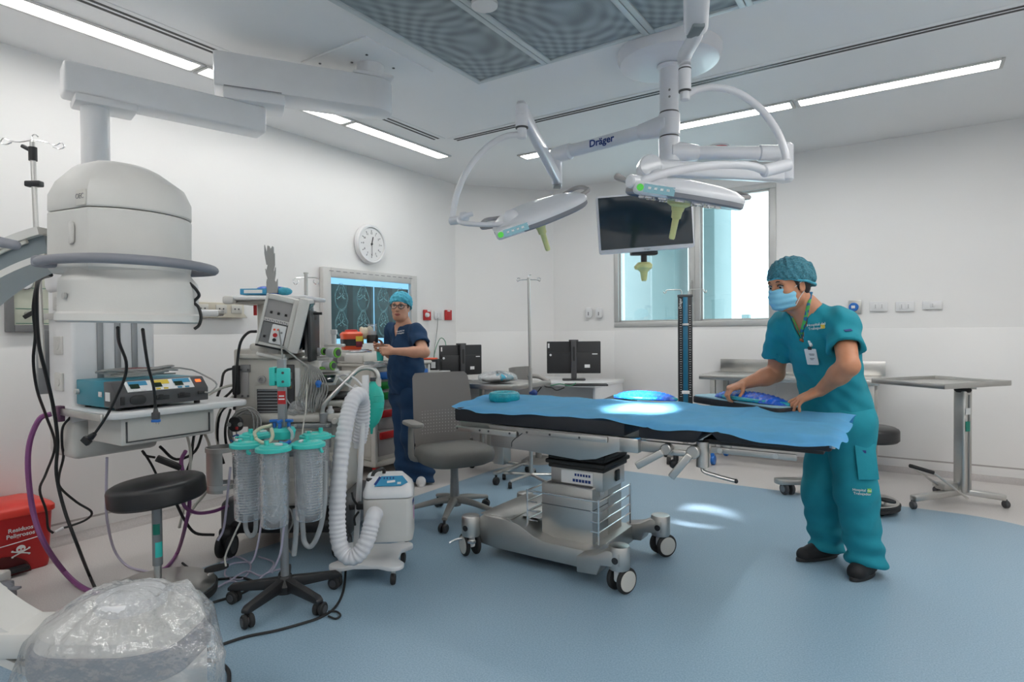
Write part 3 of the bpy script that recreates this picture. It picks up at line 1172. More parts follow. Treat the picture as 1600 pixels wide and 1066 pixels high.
# electrosurgical generator on the shelf
eo = SP + U * .04 - V * .05 + ZUP * SZT
gen = thing('electrosurgical_generator', 'teal and grey electrosurgical generator on the white pendant shelf', 'medical device', eo, RA + PI / 2)
# local frame: x = U (along front), y = -V (into the unit)
part('case', B().bb((0, .11, .012), (.42, .41, .132), .006), 'teal', gen)
fp = [(0, .016), (0, .078), (.052, .132), (.118, .132), (.118, .016)]
fb = basis((0, 0, 0), V3((0, 1, 0)), ZUP, V3((1, 0, 0)))
part('front_bezel', B().prism(fp, -.002, .422, fb, .004), 'dgrey', gen)
sl = basis((0, 0, .078), V3((1, 0, 0)), V3((0, .052, .054)).normalized(), V3((0, -.054, .052)).normalized())
part('control_panel', B().bb((.05, .008, 0), (.355, .07, .002), 0, sl), 'paper', gen)
for k, (x, mm, c) in enumerate(((.055, 'labelblue', 'greendisp'), (.155, 'yellow', 'greendisp'), (.255, 'labelblue', 'greendisp'))):
    part('panel_label', B().bb((x + .01, .042, .002), (x + .09, .067, .0035), 0, sl), mm, gen)
    part('display', B().bb((x + .012, .024, .0035), (x + .052, .05, .005), 0, sl), c, gen)
    part('panel_button', B().box((x + .03, .014, .003), (.02, .008, .004), .001, sl).box((x + .065, .014, .003), (.02, .008, .004), .001, sl), ['paper', 'yellow', 'labelblue'][k], gen, split=True)
part('alarm_light', B().bb((.375, .04, 0), (.40, .055, .003), 0, sl), 'redlit', gen)
part('power_switch', B().box((.025, -.002, .046), (.018, .006, .038), .002), 'black', gen)
part('return_socket', B().prism(rrect(.07, .042, .02, cx=.09, cy=.046), 0, .006, basis((0, .002, 0), V3((1, 0, 0)), ZUP, V3((0, -1, 0))), .002), 'black', gen)
for x in (.20, .30):
    part('output_socket', B().prism(rrect(.06, .022, .004, cx=x, cy=.048), 0, .006, basis((0, .002, 0), V3((1, 0, 0)), ZUP, V3((0, -1, 0))), .002).box((x - .01, -.004, .054), (.022, .006, .02), .003), 'black', gen)
part('output_socket', B().box((.385, -.002, .055), (.035, .01, .016), .003), 'black', gen)
part('side_handle', B().bb((-.006, .13, .06), (.0, .165, .085), .002), 'chrome', gen)
part('side_knob', B().cyl((-.002, .38, .075), (-.018, .38, .075), .013, seg=16), 'offwhite', gen)
part('rating_label', B().bb((-.0035, .055, .045), (-.0022, .1, .085)), 'paper', gen)
ft = B()
for x in (.03, .39):
    for y in (.05, .36):
        ft.cyl((x, y, 0), (x, y, .017), .014, seg=12)
part('foot', ft, 'black', gen, split=True)
# cable coil on the generator
rc = random.Random(2)
cb = B()
co = eo + U * .2 - V * .24 + ZUP * .138
pts = []
for k in range(70):
    a = 2 * PI * k / 10.7
    r1 = .085 + .05 * rc.random() * (1 - k / 140)
    pts.append(co + U * (r1 * 1.4 * math.cos(a) + .035 * math.sin(k * .5)) - V * (r1 * .75 * math.sin(a)) + ZUP * (.004 + k * .00042 + .02 * rc.random() * (k / 70)))
pts += [co + U * .22 - V * .02 + ZUP * .03, eo + U * .43 - V * .03 + ZUP * .13, eo + U * .455 + V * .02 + ZUP * .09, eo + U * .42 + V * .025 + ZUP * .055, eo + U * .40 + V * .006 + ZUP * .055]
solo('patient_cable', cb.tube(pts, .0042, seg=6, sub=3), 'cableg', 'grey coiled cable lying on top of the teal generator', 'cable')
cb = B()
pts = [co + U * (.10 * math.cos(a) - .01) - V * (.05 * math.sin(a)) + ZUP * (.034 + .002 * (k % 3)) for k, a in enumerate([x * .7 for x in range(8)])]
solo('red_cable_tie', cb.tube(pts, .005, seg=6, sub=3), mat('maroon_cable', (.2, .02, .03), .5), 'dark red short cord in the grey coil on the generator', 'cable')

# IV pole on the pendant rail, far left
ip0, ip1 = at(66, 575, 2.95), at(50.5, 222, 2.95)
ivp = thing('drip_pole', 'steel drip pole with two loop hooks at the far left, beside the white pendant column', 'drip stand', (ip0.x, ip0.y, ip0.z), 0)
part('pole', B().cyl(ip0, ip0.lerp(ip1, .62), .0135).cyl(ip0.lerp(ip1, .6), ip1, .0115), 'steel', ivp, world=True)
k0 = ip0.lerp(ip1, .815)
part('clamp_collar', B().box(k0, (.075, .035, .028), .006), 'black', ivp, world=True)
k1 = ip0.lerp(ip1, .945)
part('lock_lever', B().cyl(k1 - ZUP * .03, k1 + ZUP * .035, .018).box(k1 + V3((-.028, 0, .03)), (.05, .025, .018), .005, ry=.5), 'black', ivp, world=True)
hk = B()
for s in (-1, 1):
    e = ip1 + V3((s * .13, 0, -.005 - .012 * s))
    hk.tube([ip1 + V3((0, 0, .01)), ip1 + V3((s * .06, 0, .0)), e + V3((-s * .02, 0, 0)), e + V3((s * .01, 0, .012)), e + V3((s * .025, 0, -.008)), e + V3((0, 0, -.018)), e + V3((-s * .03, 0, -.008))], .003, seg=6)
hk.tube([ip1, ip1 + V3((0, 0, .03)), ip1 + V3((.015, 0, .035)), ip1 + V3((.028, 0, .025))], .003, seg=6)
part('hooks', hk, 'chrome', ivp, world=True)

# ================================================================== SURGICAL LIGHT PENDANT
LC0 = V3((.945, 3.62, CEIL))
lp = thing('surgical_light_mount', 'white ceiling mount with central column and three swivel arms over the operating table', 'light mount', LC0)
LW = 'lampwhite'
part('ceiling_cover', B().lathe([(0, 0), (.30, 0), (.302, -.03), (.285, -.07), (.25, -.078), (.06, -.082), (0, -.082)], seg=56), LW, lp)
part('column', B().cyl((0, 0, -.075), (0, 0, -.36), .0545, seg=32), LW, lp)
part('collar', B().lathe([(0, -.085), (.07, -.085), (.068, -.1), (.055, -.105), (0, -.105)]), LW, lp)
part('column_screw', B().cyl((-.012, -.05, -.245), (-.012, -.06, -.245), .006, seg=8).cyl((-.012, -.05, -.285), (-.012, -.06, -.285), .006, seg=8), 'textgrey', lp, split=True)
for z in (-.358, -.500):
    part('joint_ring', B().cyl((0, 0, z), (0, 0, z - .008), .0555, seg=28), 'dgrey', lp)
E1 = V3((.33, 4.10, 2.44))
E4 = V3((1.60, 3.62, 2.295))
c1 = LC0 + ZUP * (-.43)
b = B().cyl(LC0 + ZUP * -.366, LC0 + ZUP * -.50, .062, seg=30, bev=.006)
dd = (E1 - c1).normalized()
b.cyl(c1, c1 + dd * .19, .07, .047, bev=.004)
part('upper_hub', b, LW, lp, world=True)
part('long_arm', B().cyl(c1 + dd * .12, E1, .043, .040, seg=24), LW, lp, world=True)
b = B().cyl(E1 - dd * .10, E1 + dd * .055, .052, .05, bev=.012)
b.cyl(E1 + dd * .02 + ZUP * .02, E1 + dd * .02 - ZUP * .20, .035, bev=.006)
part('arm_elbow', b, LW, lp, world=True)
tn = proj(c1.lerp(E1, .5))
am = basis(c1.lerp(E1, .56) + V3((-.024, -.034, -.004)), -dd, ZUP, (-dd).cross(ZUP))
text('Dräger', .062, am, 'textnavy', lp, world=True, bold=.0016)
c2 = LC0 + ZUP * (-.595)
b = B().cyl(LC0 + ZUP * -.508, LC0 + ZUP * -.66, .062, seg=30, bev=.006).cyl(LC0 + ZUP * -.66, LC0 + ZUP * -.69, .05, .042, bev=.006)
d4 = (E4 - c2).normalized()
b.cyl(c2, c2 + d4 * .17, .07, .045, bev=.004)
part('lower_hub', b, LW, lp, world=True)
part('short_arm', B().cyl(c2 + d4 * .12, E4, .040, seg=24), LW, lp, world=True)
b = B().cyl(E4 - d4 * .13, E4 + d4 * .02, .047, bev=.01).cyl(E4 + d4 * .03 + ZUP * .055, E4 + d4 * .03 - ZUP * .17, .05, bev=.012)
part('arm_elbow', b, LW, lp, world=True)


def beam(a, b_, w, h, bev=.015):
    """box beam from a to b, w across (horizontal) by h"""
    a, b_ = V3(a), V3(b_)
    d_ = (b_ - a).normalized()
    sd = d_.cross(ZUP).normalized()
    up = sd.cross(d_)
    return B().bb((0, -w / 2, -h / 2), ((b_ - a).length, w / 2, h / 2), bev, basis(a, d_, up.cross(d_), up) if False else basis(a, d_, -sd, up), seg=3)


# ---- lamp heads
def lamp(name, lab, c, roll, nod, w, handle_px):
    """head frame: x right, y away, z top"""
    rot = Euler((nod, 0, 0)).to_matrix() @ Euler((0, -roll, 0)).to_matrix() if False else Matrix.Rotation(-roll, 3, 'Y') @ Matrix.Rotation(nod, 3, 'X')
    t = thing(name, lab, 'surgical light', c, 0, 'pair of surgical light heads')
    m = rot.to_4x4()
    # rounded triangular-ish disc: outline radius varies three-fold
    def outl(s, k=0.0):
        return [(s * w * (1 + .06 * math.cos(3 * a + .5)) * math.cos(a), s * w * (1 + .06 * math.cos(3 * a + .5)) * math.sin(a)) for a in [2 * PI * i / 60 for i in range(60)]]
    rings = ((.0, .058), (.35, .056), (.62, .048), (.85, .034), (.97, .016), (1.0, 0), (.99, -.012))
    def shell(rings):
        b_ = B()
        vs_, fs = [], []
        for s, z in rings:
            vs_ += [(x, y, z) for x, y in outl(max(s, 1e-4))]
        n = 60
        for r_ in range(len(rings) - 1):
            for i in range(n):
                j = (i + 1) % n
                fs.append([r_ * n + i, r_ * n + j, (r_ + 1) * n + j, (r_ + 1) * n + i])
        b_.raw(vs_, fs, m)
        bmesh.ops.remove_doubles(b_.bm, verts=b_.bm.verts[:], dist=1e-4)
        return b_
    part('housing', shell(rings), LW, t)
    part('edge_band', shell(((.99, -.011), (.985, -.030), (.95, -.038))), 'bumper', t)
    part('lens_plate', shell(((.955, -.037), (.5, -.040), (.0, -.040))), mat('lamp_glass_' + name, (.30, .36, .50), .15, var=.05) if 'lamp_glass' not in bpy.data.materials else bpy.data.materials['lamp_glass'], t)
    ld = B()
    for k in range(14):
        a = 2 * PI * k / 14
        ld.cyl((w * .62 * math.cos(a), w * .62 * math.sin(a), -.039), (w * .62 * math.cos(a), w * .62 * math.sin(a), -.045), .022, m=m, seg=12)
    part('lamp_lens', ld, 'chrome', t, split=True)
    # control panel at the near left edge
    cm = m @ fr((-w * .62, -w * .82, -.012), R(-8))
    cp = part('control_box', B().box((0, .02, 0), (.17, .09, .055), .02, cm, seg=3), LW, t)
    part('control_panel', B().box((.02, -.0262, .0), (.125, .004, .034), .001, cm), 'disp', cp)
    part('power_button', B().cyl((-.058, -.024, 0), (-.058, -.029, 0), .014, m=cm), 'greenlit', cp)
    bt = B()
    for k in range(4):
        bt.box((-.02 + .025 * k, -.0287, .002), (.012, .002, .009), 0, cm)
    part('button', bt, 'paper', cp, split=True)
    # grab rails
    for a0, s in ((R(20), 1), (R(160), -1)):
        h = []
        for t_ in range(9):
            a = a0 - s * R(-32 + 8 * t_)
            kk = 1.12 if 0 < t_ < 8 else .86
            h.append(m @ V3((w * kk * math.cos(a), w * kk * math.sin(a) * .95, .012 + .028 * math.sin(PI * t_ / 8))))
        part('grab_rail', B().tube(h, .011, seg=8), 'warmgrey', t)
    # centre handle
    hb_ = part('handle_flange', B().lathe([(0, -.04), (.05, -.04), (.052, -.05), (.03, -.062), (.026, -.08), (0, -.08)], m), 'yhandle', t)
    part('sterile_handle', B().lathe([(0, -.078), (.024, -.078), (.021, -.11), (.015, -.115), (.0135, -.20), (.010, -.206), (0, -.206)], m), 'yhandle', t)
    part('hub', B().sph(m @ V3((-w * .55, -w * .55, .035)), .042, 18), LW, t)
    return t, m


H1 = at(838, 333, 3.15)
H2 = at(1064, 302, 2.72)
l1, m1 = lamp('surgical_lamp', 'white surgical light head on the left, seen from above, tilted up to the right', H1, R(19), R(17), .255, None)
l2, m2 = lamp('surgical_lamp', 'white surgical light head on the right, in front of the wall monitor and window', H2, R(-9), R(12), .262, None)
# yoke and spring arm of the left lamp
Yl = 3.22
T1t, T1b = at(815, 163, 3.3), at(815, 212, 3.3)
T1b.x, T1b.y = T1t.x, T1t.y
b = B().cyl(T1t + ZUP * .0, T1b + ZUP * .04, .034, bev=.006).cyl(T1b + ZUP * .04, T1b - ZUP * .015, .026, bev=.004)
part('post', b, LW, l1, world=True)
part('post_ring', B().cyl(T1b + ZUP * .045, T1b + ZUP * .039, .0345), 'dgrey', l1, world=True, split=True)
yk = [at(x, y, Yd) for x, y, Yd in ((813, 210, 3.3), (788, 214, 3.3), (760, 231, 3.29), (733, 262, 3.27), (715, 300, 3.25), (708, 330, 3.24), (707, 342, 3.24))]
part('yoke', B().tube(yk, .0165, seg=12), LW, l1, world=True)
e = at(707, 342, 3.24)
part('yoke_joint', B().cyl(e + V3((-.015, 0, -.012)), e + V3((.045, -.02, -.01)), .022, bev=.005).cyl(e + V3((.05, -.02, 0)), e + V3((.085, -.03, .01)), .03, .024, bev=.006), LW, l1, world=True)
yk = [at(x, y, Yd) for x, y, Yd in ((738, 334, 3.2), (720, 340, 3.18), (719, 347, 3.14), (735, 350, 3.08), (770, 351, 3.02), (800, 348, 3.0))]
part('lower_yoke', B().tube(yk, .0125, seg=10), LW, l1, world=True)
Sa = E1 + dd * .02 - ZUP * .16
part('spring_arm', beam(Sa + (T1t - Sa).normalized() * -.06, T1t + (T1t - Sa).normalized() * .03 - ZUP * .03, .05, .085), LW, l1, world=True)
part('arm_cap', B().box(Sa + ZUP * -.055, (.05, .07, .012), .003), 'greymetal', l1, world=True)

# yoke and spring arm of the right lamp
T2t, T2b = at(1070, 104, 2.78), at(1070, 150, 2.78)
T2b.x, T2b.y = T2t.x, T2t.y
part('post', B().cyl(T2t, T2b + ZUP * .02, .028, bev=.004).cyl(T2b + ZUP * .02, T2b - ZUP * .02, .022, bev=.004), LW, l2, world=True)
part('post_ring', B().cyl(T2b + ZUP * .024, T2b + ZUP * .018, .0285).cyl(T2t - ZUP * .01, T2t - ZUP * .016, .0285), 'dgrey', l2, world=True, split=True)
yk = [at(x, y, Yd) for x, y, Yd in ((1070, 151, 2.78), (1090, 140, 2.78), (1120, 137, 2.77), (1155, 146, 2.76), (1190, 172, 2.75), (1215, 207, 2.73), (1227, 240, 2.72), (1229, 262, 2.72))]
part('yoke', B().tube(yk, .0165, seg=12), LW, l2, world=True)
a, c = at(1234, 257, 2.70), at(1192, 268, 2.66)
part('yoke_joint', B().cyl(a, c, .026, .028, bev=.006), LW, l2, world=True)
yk = [at(x, y, Yd) for x, y, Yd in ((1196, 267, 2.66), (1170, 259, 2.64), (1120, 258, 2.6), (1060, 266, 2.55), (1010, 280, 2.53), (992, 288, 2.55))]
part('lower_yoke', B().tube(yk, .018, seg=12), LW, l2, world=True)
part('yoke_knob', B().cyl(at(983, 283, 2.52), at(1003, 286, 2.56), .028, bev=.006), LW, l2, world=True)
e2 = at(1087, 40, 2.58)
e3 = at(1090, -70, 2.2)
part('spring_arm', B().tube([T2t + ZUP * .005, T2t + ZUP * .05, e2 - ZUP * .04, e2], [.027, .032, .03, .034], seg=14), LW, l2, world=True)
part('arm_end_block', beam(e3, e2 - V3((0, 0, .0)), .10, .12, .03), LW, l2, world=True)
part('sensor_window', B().box(e2 + (e3 - e2).normalized() * .055 - ZUP * .055 + V3((-.002, -.002, 0)), (.05, .10, .022), .006), 'arcgrey', l2, world=True)
part('ceiling_tube', B().cyl(e3 - ZUP * .08, V3((e3.x, e3.y, CEIL)), .06), LW, l2, world=True)

# spring arm and monitor
J4 = at(1014, 262, 3.25)
a4 = E4 + d4 * .03 - ZUP * .13
mon = thing('ceiling_monitor', 'flat monitor with white bezel hanging from the arm in front of the window', 'monitor', at(1009, 347, 3.2), R(0))
MR = Matrix.Rotation(R(-4), 4, 'Y') @ Matrix.Rotation(R(4), 4, 'X')
part('casing', B().prism(rrect(.505, .305, .014), 0, .03, MR @ basis((0, 0, 0), V3((1, 0, 0)), ZUP, V3((0, 1, 0))), .005), LW, mon)
part('screen', B().box((0, -.001, .006), (.487, .003, .272), 0, MR), 'screen', mon)
text('Dräger', .012, MR @ basis((0, -.0005, -.142), V3((1, 0, 0)), ZUP, V3((0, -1, 0))), 'textgrey', mon)
part('rear_housing', B().box((0, .055, -.01), (.28, .06, .18), .02, MR), LW, mon)
part('spring_arm', beam(a4, J4 + ZUP * 0, .07, .085, .02), LW, mon, world=True)
part('knuckle', B().cyl(J4 + V3((0, -.045, .0)), J4 + V3((0, .045, 0)), .062, bev=.008).cyl(J4 + V3((0, 0, -.03)), J4 + V3((0, .0, -.16)), .04), LW, mon, world=True)
mc = at(1009, 347, 3.2)
part('drop_tube', B().tube([J4 + V3((0, 0, -.1)), V3((J4.x, mc.y + .12, mc.z + .12)), V3((mc.x, mc.y + .10, mc.z - .02))], .03, seg=14), LW, mon, world=True)
hb0 = mc + V3((0, .05, -.158))
part('lower_bracket', B().box(hb0, (.14, .06, .02), .006).cyl(hb0, hb0 - ZUP * .05, .016), 'black', mon, world=True)
hf = hb0 - ZUP * .05
part('sterile_handle', B().lathe([(0, 0), (.034, 0), (.045, -.012), (.042, -.03), (.028, -.042), (.02, -.05), (.015, -.09), (.012, -.098), (0, -.098)], Matrix.Translation(hf)).cyl(hf + V3((-.03, -.02, -.02)), hf + V3((-.05, -.03, -.03)), .012), 'yhandle', mon, world=True)
# beams of the two heads
for nm, t, mm, e_, ang, aim in (('lamp_beam', l1, m1, 0, 11, None), ('lamp_beam', l2, m2, 1, 14, None)):
    ld = bpy.data.lights.new(nm, 'SPOT')
    ld.energy = 0
    ld.spot_size = R(ang)
    ld.spot_blend = .55
    ld.shadow_soft_size = .11
    ld.color = (1, .98, 1)
    o = bpy.data.objects.new(nm, ld)
    COL.objects.link(o)
    p0 = (H1, H2)[e_] + mm.to_3x3() @ V3((.10, -.12, -.065))
    o.location = p0
    tgt = (atz(1085, 806, 0), atz(1000, 638, .84))[e_]
    o.rotation_euler = (tgt - p0).to_track_quat('-Z', 'Y').to_euler()
    ld.energy = (900, 800)[e_]
# ================================================================== C-ARM (left foreground)
AX, AY = -1.098, 1.75
ca = thing('c_arm', 'large white x-ray c-arm in the left foreground with a round image intensifier', 'x-ray machine', (AX, AY, 0), R(0))
TL = Matrix.Translation((0, 0, 1.28)) @ Matrix.Rotation(R(1.2), 4, 'Y') @ Matrix.Translation((0, 0, -1.28))


def head_outline(s=1.0, dx=0.0):
    o = [(-.192, -.045), (-.186, -.075), (-.012, -.165)]
    o += [(.0 + .150 * math.sin(R(a)), -.163 * math.cos(R(a))) for a in range(6, 180, 8)]
    o += [(-.012, .165), (-.186, .095), (-.192, .045)]
    return [((x + .05) * s - .05 + dx, y * s) for x, y in o]


def loft(rings, m=None, caps=True):
    """rings: list of (outline, z)"""
    b_ = B()
    n = len(rings[0][0])
    vs_, fs = [], []
    for o, z in rings:
        vs_ += [(x, y, z) for x, y in o]
    for r_ in range(len(rings) - 1):
        for i in range(n):
            j = (i + 1) % n
            fs.append([r_ * n + i, r_ * n + j, (r_ + 1) * n + j, (r_ + 1) * n + i])
    if caps:
        fs.append(list(range(n))[::-1])
        fs.append([(len(rings) - 1) * n + i for i in range(n)])
    return b_.raw(vs_, fs, m)


part('intensifier_body', loft([(head_outline(.93), 1.418), (head_outline(.99), 1.43), (head_outline(1), 1.445), (head_outline(1), 1.582), (head_outline(.985), 1.585)], TL), 'offwhite', ca, angle=25)
part('intensifier_cover', loft([(head_outline(.985), 1.588), (head_outline(1), 1.592), (head_outline(.997), 1.634), (head_outline(.90, .002), 1.672), (head_outline(.62, -.005), 1.716), (head_outline(.52, -.008), 1.727), (head_outline(.3, -.01), 1.729)], TL), 'offwhite', ca, angle=30)
lwr = part('intensifier_barrel', B().lathe([(0, 1.43), (.150, 1.43), (.153, 1.422), (.170, 1.400), (.172, 1.392), (.173, 1.312), (.179, 1.306), (.180, 1.288), (.174, 1.284), (.165, 1.284), (.160, 1.292), (0, 1.292)], TL, 64), 'offwhite', ca)
part('detector_face', B().cyl((0, 0, 1.2915), (0, 0, 1.2885), .158, seg=48, m=TL), 'arcgrey', ca)
part('barrel_screw', B().cyl((-.075, -.1575, 1.352), (-.078, -.1625, 1.352), .009, m=TL, seg=14), 'steel', ca)
rg = [(-.20, -.085), (-.19, -.10), (-.11, -.16), (.0, -.202), (.09, -.195), (.165, -.14), (.2, -.05), (.203, .03), (.17, .13), (.08, .19), (-.05, .2), (-.14, .16)]
part('bumper_ring', B().tube([(x, y, 1.447 - .0 * x) for x, y in rg], .0155, seg=12, sub=5, m=TL, flat=.85), 'bumper', ca)
b = B().bb((-.205, -.115, 1.432), (-.14, -.06, 1.464), .01, TL)
part('bumper_mount', b, 'bumper', ca)
lv = TL @ basis((-.034, -.1535, 1.611), V3((.889, -.457, 0)).normalized(), ZUP, V3((-.457, -.889, 0)).normalized())
lp_ = part('badge', B().box((0, 0, 0), (.042, .042, .012), .002, lv), 'cream', ca)
text('OEC', .019, lv @ Matrix.Translation((0, .002, .0062)), 'textgrey', lp_)
part('side_knob', B().prism(rrect(.024, .062, .012), 0, .008, TL @ basis((-.072, -.1345, 1.52), V3((.889, -.457, 0)).normalized(), ZUP, V3((-.457, -.889, 0)).normalized()), .004), 'offwhite', ca)
# the arc, in the vertical plane through the beam axis
ac = V3((-.06, 0, .915))


def arcband(r0, r1, y0, y1, a0, a1, n=64):
    b_ = B()
    vs_, fs = [], []
    for i in range(n + 1):
        a = R(a0 + (a1 - a0) * i / n)
        for r_, y in ((r0, y0), (r1, y0), (r1, y1), (r0, y1)):
            vs_.append((ac.x + r_ * math.cos(a), y, ac.z + r_ * math.sin(a)))
    for i in range(n):
        for k in range(4):
            l = (k + 1) % 4
            fs.append([i * 4 + k, i * 4 + l, i * 4 + 4 + l, i * 4 + 4 + k])
    fs += [[0, 1, 2, 3], [n * 4 + 3, n * 4 + 2, n * 4 + 1, n * 4]]
    return b_.raw(vs_, fs)


part('arc_web', arcband(.575, .640, -.045, .045, 104, 262), 'arcgrey', ca)
part('arc_flange', arcband(.635, .658, -.062, .062, 104, 262), 'offwhite', ca)
part('arc_flange', arcband(.562, .580, -.062, .062, 104, 262), 'offwhite', ca)
part('arc_cable', B().tube([(ac.x + .63 * math.cos(R(a)), -.052, ac.z + .63 * math.sin(R(a))) for a in range(108, 190, 8)], .006, seg=6), 'cablew', ca)
# grip at the top left, collar and trolley outside the frame
part('steering_handle', B().tube([at(-80, 360, 1.5) - V3((AX, AY, 0)), at(-30, 372, 1.5) - V3((AX, AY, 0)), at(24, 383, 1.5) - V3((AX, AY, 0))], [.012, .014, .012], seg=12).sph(at(24, 383, 1.5) - V3((AX, AY, 0)), .012, 12), 'bumper', ca)
part('arc_collar', B().bb((-.76, -.13, .78), (-.54, .13, 1.10), .03), 'offwhite', ca)
part('support_arm', B().bb((-1.35, -.08, .86), (-.72, .08, 1.02), .03), 'offwhite', ca)
part('trolley_cabinet', B().bb((-1.75, -.2, .12), (-1.3, .5, 1.15), .04), 'offwhite', ca)
cp_ = atz(10, 945, 0) - V3((AX, AY, 0))
part('trolley_foot', B().bb((-1.75, cp_.y - .05, .085), (cp_.x - .01, cp_.y + .05, .15), .015), 'offwhite', ca)
cas = part('caster_fork', B().box((cp_.x - .005, cp_.y, .085), (.06, .05, .05), .012).box((cp_.x + .055, cp_.y - .02, .085), (.05, .03, .012), .005), 'bumper', ca)
part('wheel', B().cyl((cp_.x, cp_.y - .03, .058), (cp_.x, cp_.y + .0, .058), .058, seg=28, bev=.008), 'bumper', cas)
part('wheel_disc', B().cyl((cp_.x, cp_.y - .034, .058), (cp_.x, cp_.y - .028, .058), .047, seg=28), 'cream', cas)
# x-ray tube housing below, wrapped in a polythene bag
TX = (185 - 800) / FOC * 1.75 - AX


def hous(sx, sy, dx=0.0):
    return [(TX + dx + x * sx, y * sy) for x, y in rrect(2, 2, .7, 8)]


part('tube_housing', loft([(hous(.195, .15), .10), (hous(.205, .16), .16), (hous(.205, .16), .385), (hous(.19, .15), .425), (hous(.135, .11), .465), (hous(.10, .085), .477)]), 'offwhite', ca, angle=30)
part('housing_bumper', loft([(hous(.213, .168), .312), (hous(.218, .173), .325), (hous(.218, .173), .38), (hous(.213, .168), .393)]), 'bumper', ca)
part('tube_window_ring', B().lathe([(0, .47), (.092, .47), (.092, .494), (.086, .502), (0, .504)], Matrix.Translation((TX + .03, -.01, 0)), 40), 'white', ca)
b = B().bb((TX - .34, -.075, .34), (TX - .12, .075, .42), .02, Matrix.Identity(4))
part('arc_foot', b, 'offwhite', ca)

# the bag
rb = random.Random(12)
BX, BY = AX + TX, AY


BPROF = ((0, .519, .0), (.10, .518, .30), (.2, .510, .47), (.3, .490, .60), (.42, .450, .94), (.52, .412, 1.08), (.68, .30, 1.17), (.85, .20, 1.19), (1, .10, 1.12))


def bagpt(i, j):
    a = 2 * PI * i
    for (t0, z0_, s0), (t1, z1_, s1) in zip(BPROF, BPROF[1:]):
        if j <= t1 + 1e-9:
            k = (j - t0) / (t1 - t0)
            z, s = z0_ + (z1_ - z0_) * k, s0 + (s1 - s0) * k
            break
    ca, sa = math.cos(a), math.sin(a)
    q_ = (abs(ca) ** 3.2 + abs(sa) ** 3.2) ** (-1 / 3.2)
    g = min(1, j * 3)
    w = (.016 * math.sin(7 * a + 6 * j + 2 * math.sin(3 * a)) * math.sin(4 * j + a) + .009 * math.sin(19 * a + 11 * j) + .005 * math.sin(43 * a - 17 * j + 2 * math.sin(5 * a))) * g
    spike = max(0, math.cos(a + .35)) ** 16 * max(0, 1 - abs(j - .60) / .30)
    left = max(0, math.cos(a - PI - .3)) ** 10 * max(0, 1 - abs(j - .75) / .3)
    flap = max(0, math.cos(a + .15)) ** 26 * max(0, 1 - abs(j - .36) / .13)
    s = s * q_ * (1 + .42 * spike + .16 * left + .15 * flap) + w
    return (BX + .008 + s * .205 * ca, BY + s * .162 * sa - .004, z + .5 * w * (1 - g * .6) + .075 * flap)


solo('plastic_bag', B().grid(170, 70, bagpt), 'poly', 'clear plastic bag wrapped over the lower c-arm end in the bottom left corner', 'plastic bag', angle=80)

# ================================================================== STOOLS
def stool(name, lab, loc, rz, seat_r, seat_z, tilt=0.0, base_r=.245, group='black padded stools'):
    t = thing(name, lab, 'stool', loc, rz, group)
    tm = Matrix.Translation((0, 0, seat_z)) @ Matrix.Rotation(tilt, 4, 'Y') @ Matrix.Translation((0, 0, -seat_z))
    z = seat_z
    r_ = seat_r
    part('seat', B().lathe([(0, z - .095), (r_ - .012, z - .095), (r_, z - .083), (r_, z - .022), (r_ - .006, z - .010), (r_ - .025, z), (0, z + .006)], tm, 56), 'vinyl', t)
    part('seat_plate', B().cyl((0, 0, z - .125), (0, 0, z - .095), .035, .05, m=tm), 'steel', t)
    part('gas_column', B().cyl((0, 0, z - .125), (0, 0, z - .395), .0215, seg=24), 'greymetal', t)
    part('inner_rod', B().cyl((0, 0, z - .39), (0, 0, .09), .0165, seg=20), 'steel', t)
    part('column_label', B().lathe([(.0222, z - .20), (.0222, z - .25)], None, 24, R(-120), R(-40)), 'labelgreen', t)
    part('column_label', B().lathe([(.0222, z - .285), (.0222, z - .355)], None, 24, R(-95), R(-10)), 'green', t)
    part('base_plate', B().lathe([(0, .103), (.03, .103), (.06, .1), (base_r - .02, .084), (base_r - .004, .074), (base_r - .002, .066), (0, .066)], None, 64), 'steel', t)
    part('base_label', B().box((.10, -.06, .097), (.11, .07, .002), rz=.2), 'paper', t)
    part('rubber_skirt', B().lathe([(0, .068), (base_r, .068), (base_r + .006, .062), (base_r + .006, .052), (base_r, .048), (base_r + .004, .042), (base_r + .004, .030), (base_r - .01, .022), (0, .022)], None, 64), 'rubber', t)
    part('rod_collar', B().lathe([(.03, .103), (.028, .112), (.017, .116), (0, .116)], None, 20), 'steel', t)
    for a in (20, 140, 260):
        x, y = (base_r - .06) * math.cos(R(a)), (base_r - .06) * math.sin(R(a))
        part('caster', B().cyl((x - .012, y, .022), (x + .012, y, .022), .022, seg=18, bev=.003), 'rubber', t)
    for a, s, zz in ((18, 1, .118), (-38, 1.18, .040)):
        x, y = (base_r - .0) * s * math.cos(R(a)), (base_r - .0) * s * math.sin(R(a))
        lv_ = part('foot_pedal', B().prism(ell(.055, .032, 24), -.008, .008, fr((x, y, zz), R(a) + .2), .004), 'rubber', t)
        part('pedal_bracket', B().tube([(x * .98, y * .98, zz - .004), (x * .85, y * .85, max(.05, zz - .03))], .008, sub=1), 'steel', lv_)
    return t


stool('padded_stool', 'black round stool with steel disc base in front of the white pendant', (-1.655, 2.80, 0), R(10), .203, .575, R(-5))
q = atz(1385, 797, 0)
stool('padded_stool', 'black stool with steel disc base half hidden behind the standing man', (2.43, 4.16, 0), R(-100), .20, .575, 0, .20)

# ================================================================== RED BIN
bo = uv(-4.075, 1.12, 0)
bn = thing('pedal_bin', 'red hazardous waste pedal bin with lid against the left wall', 'bin', bo, RA)
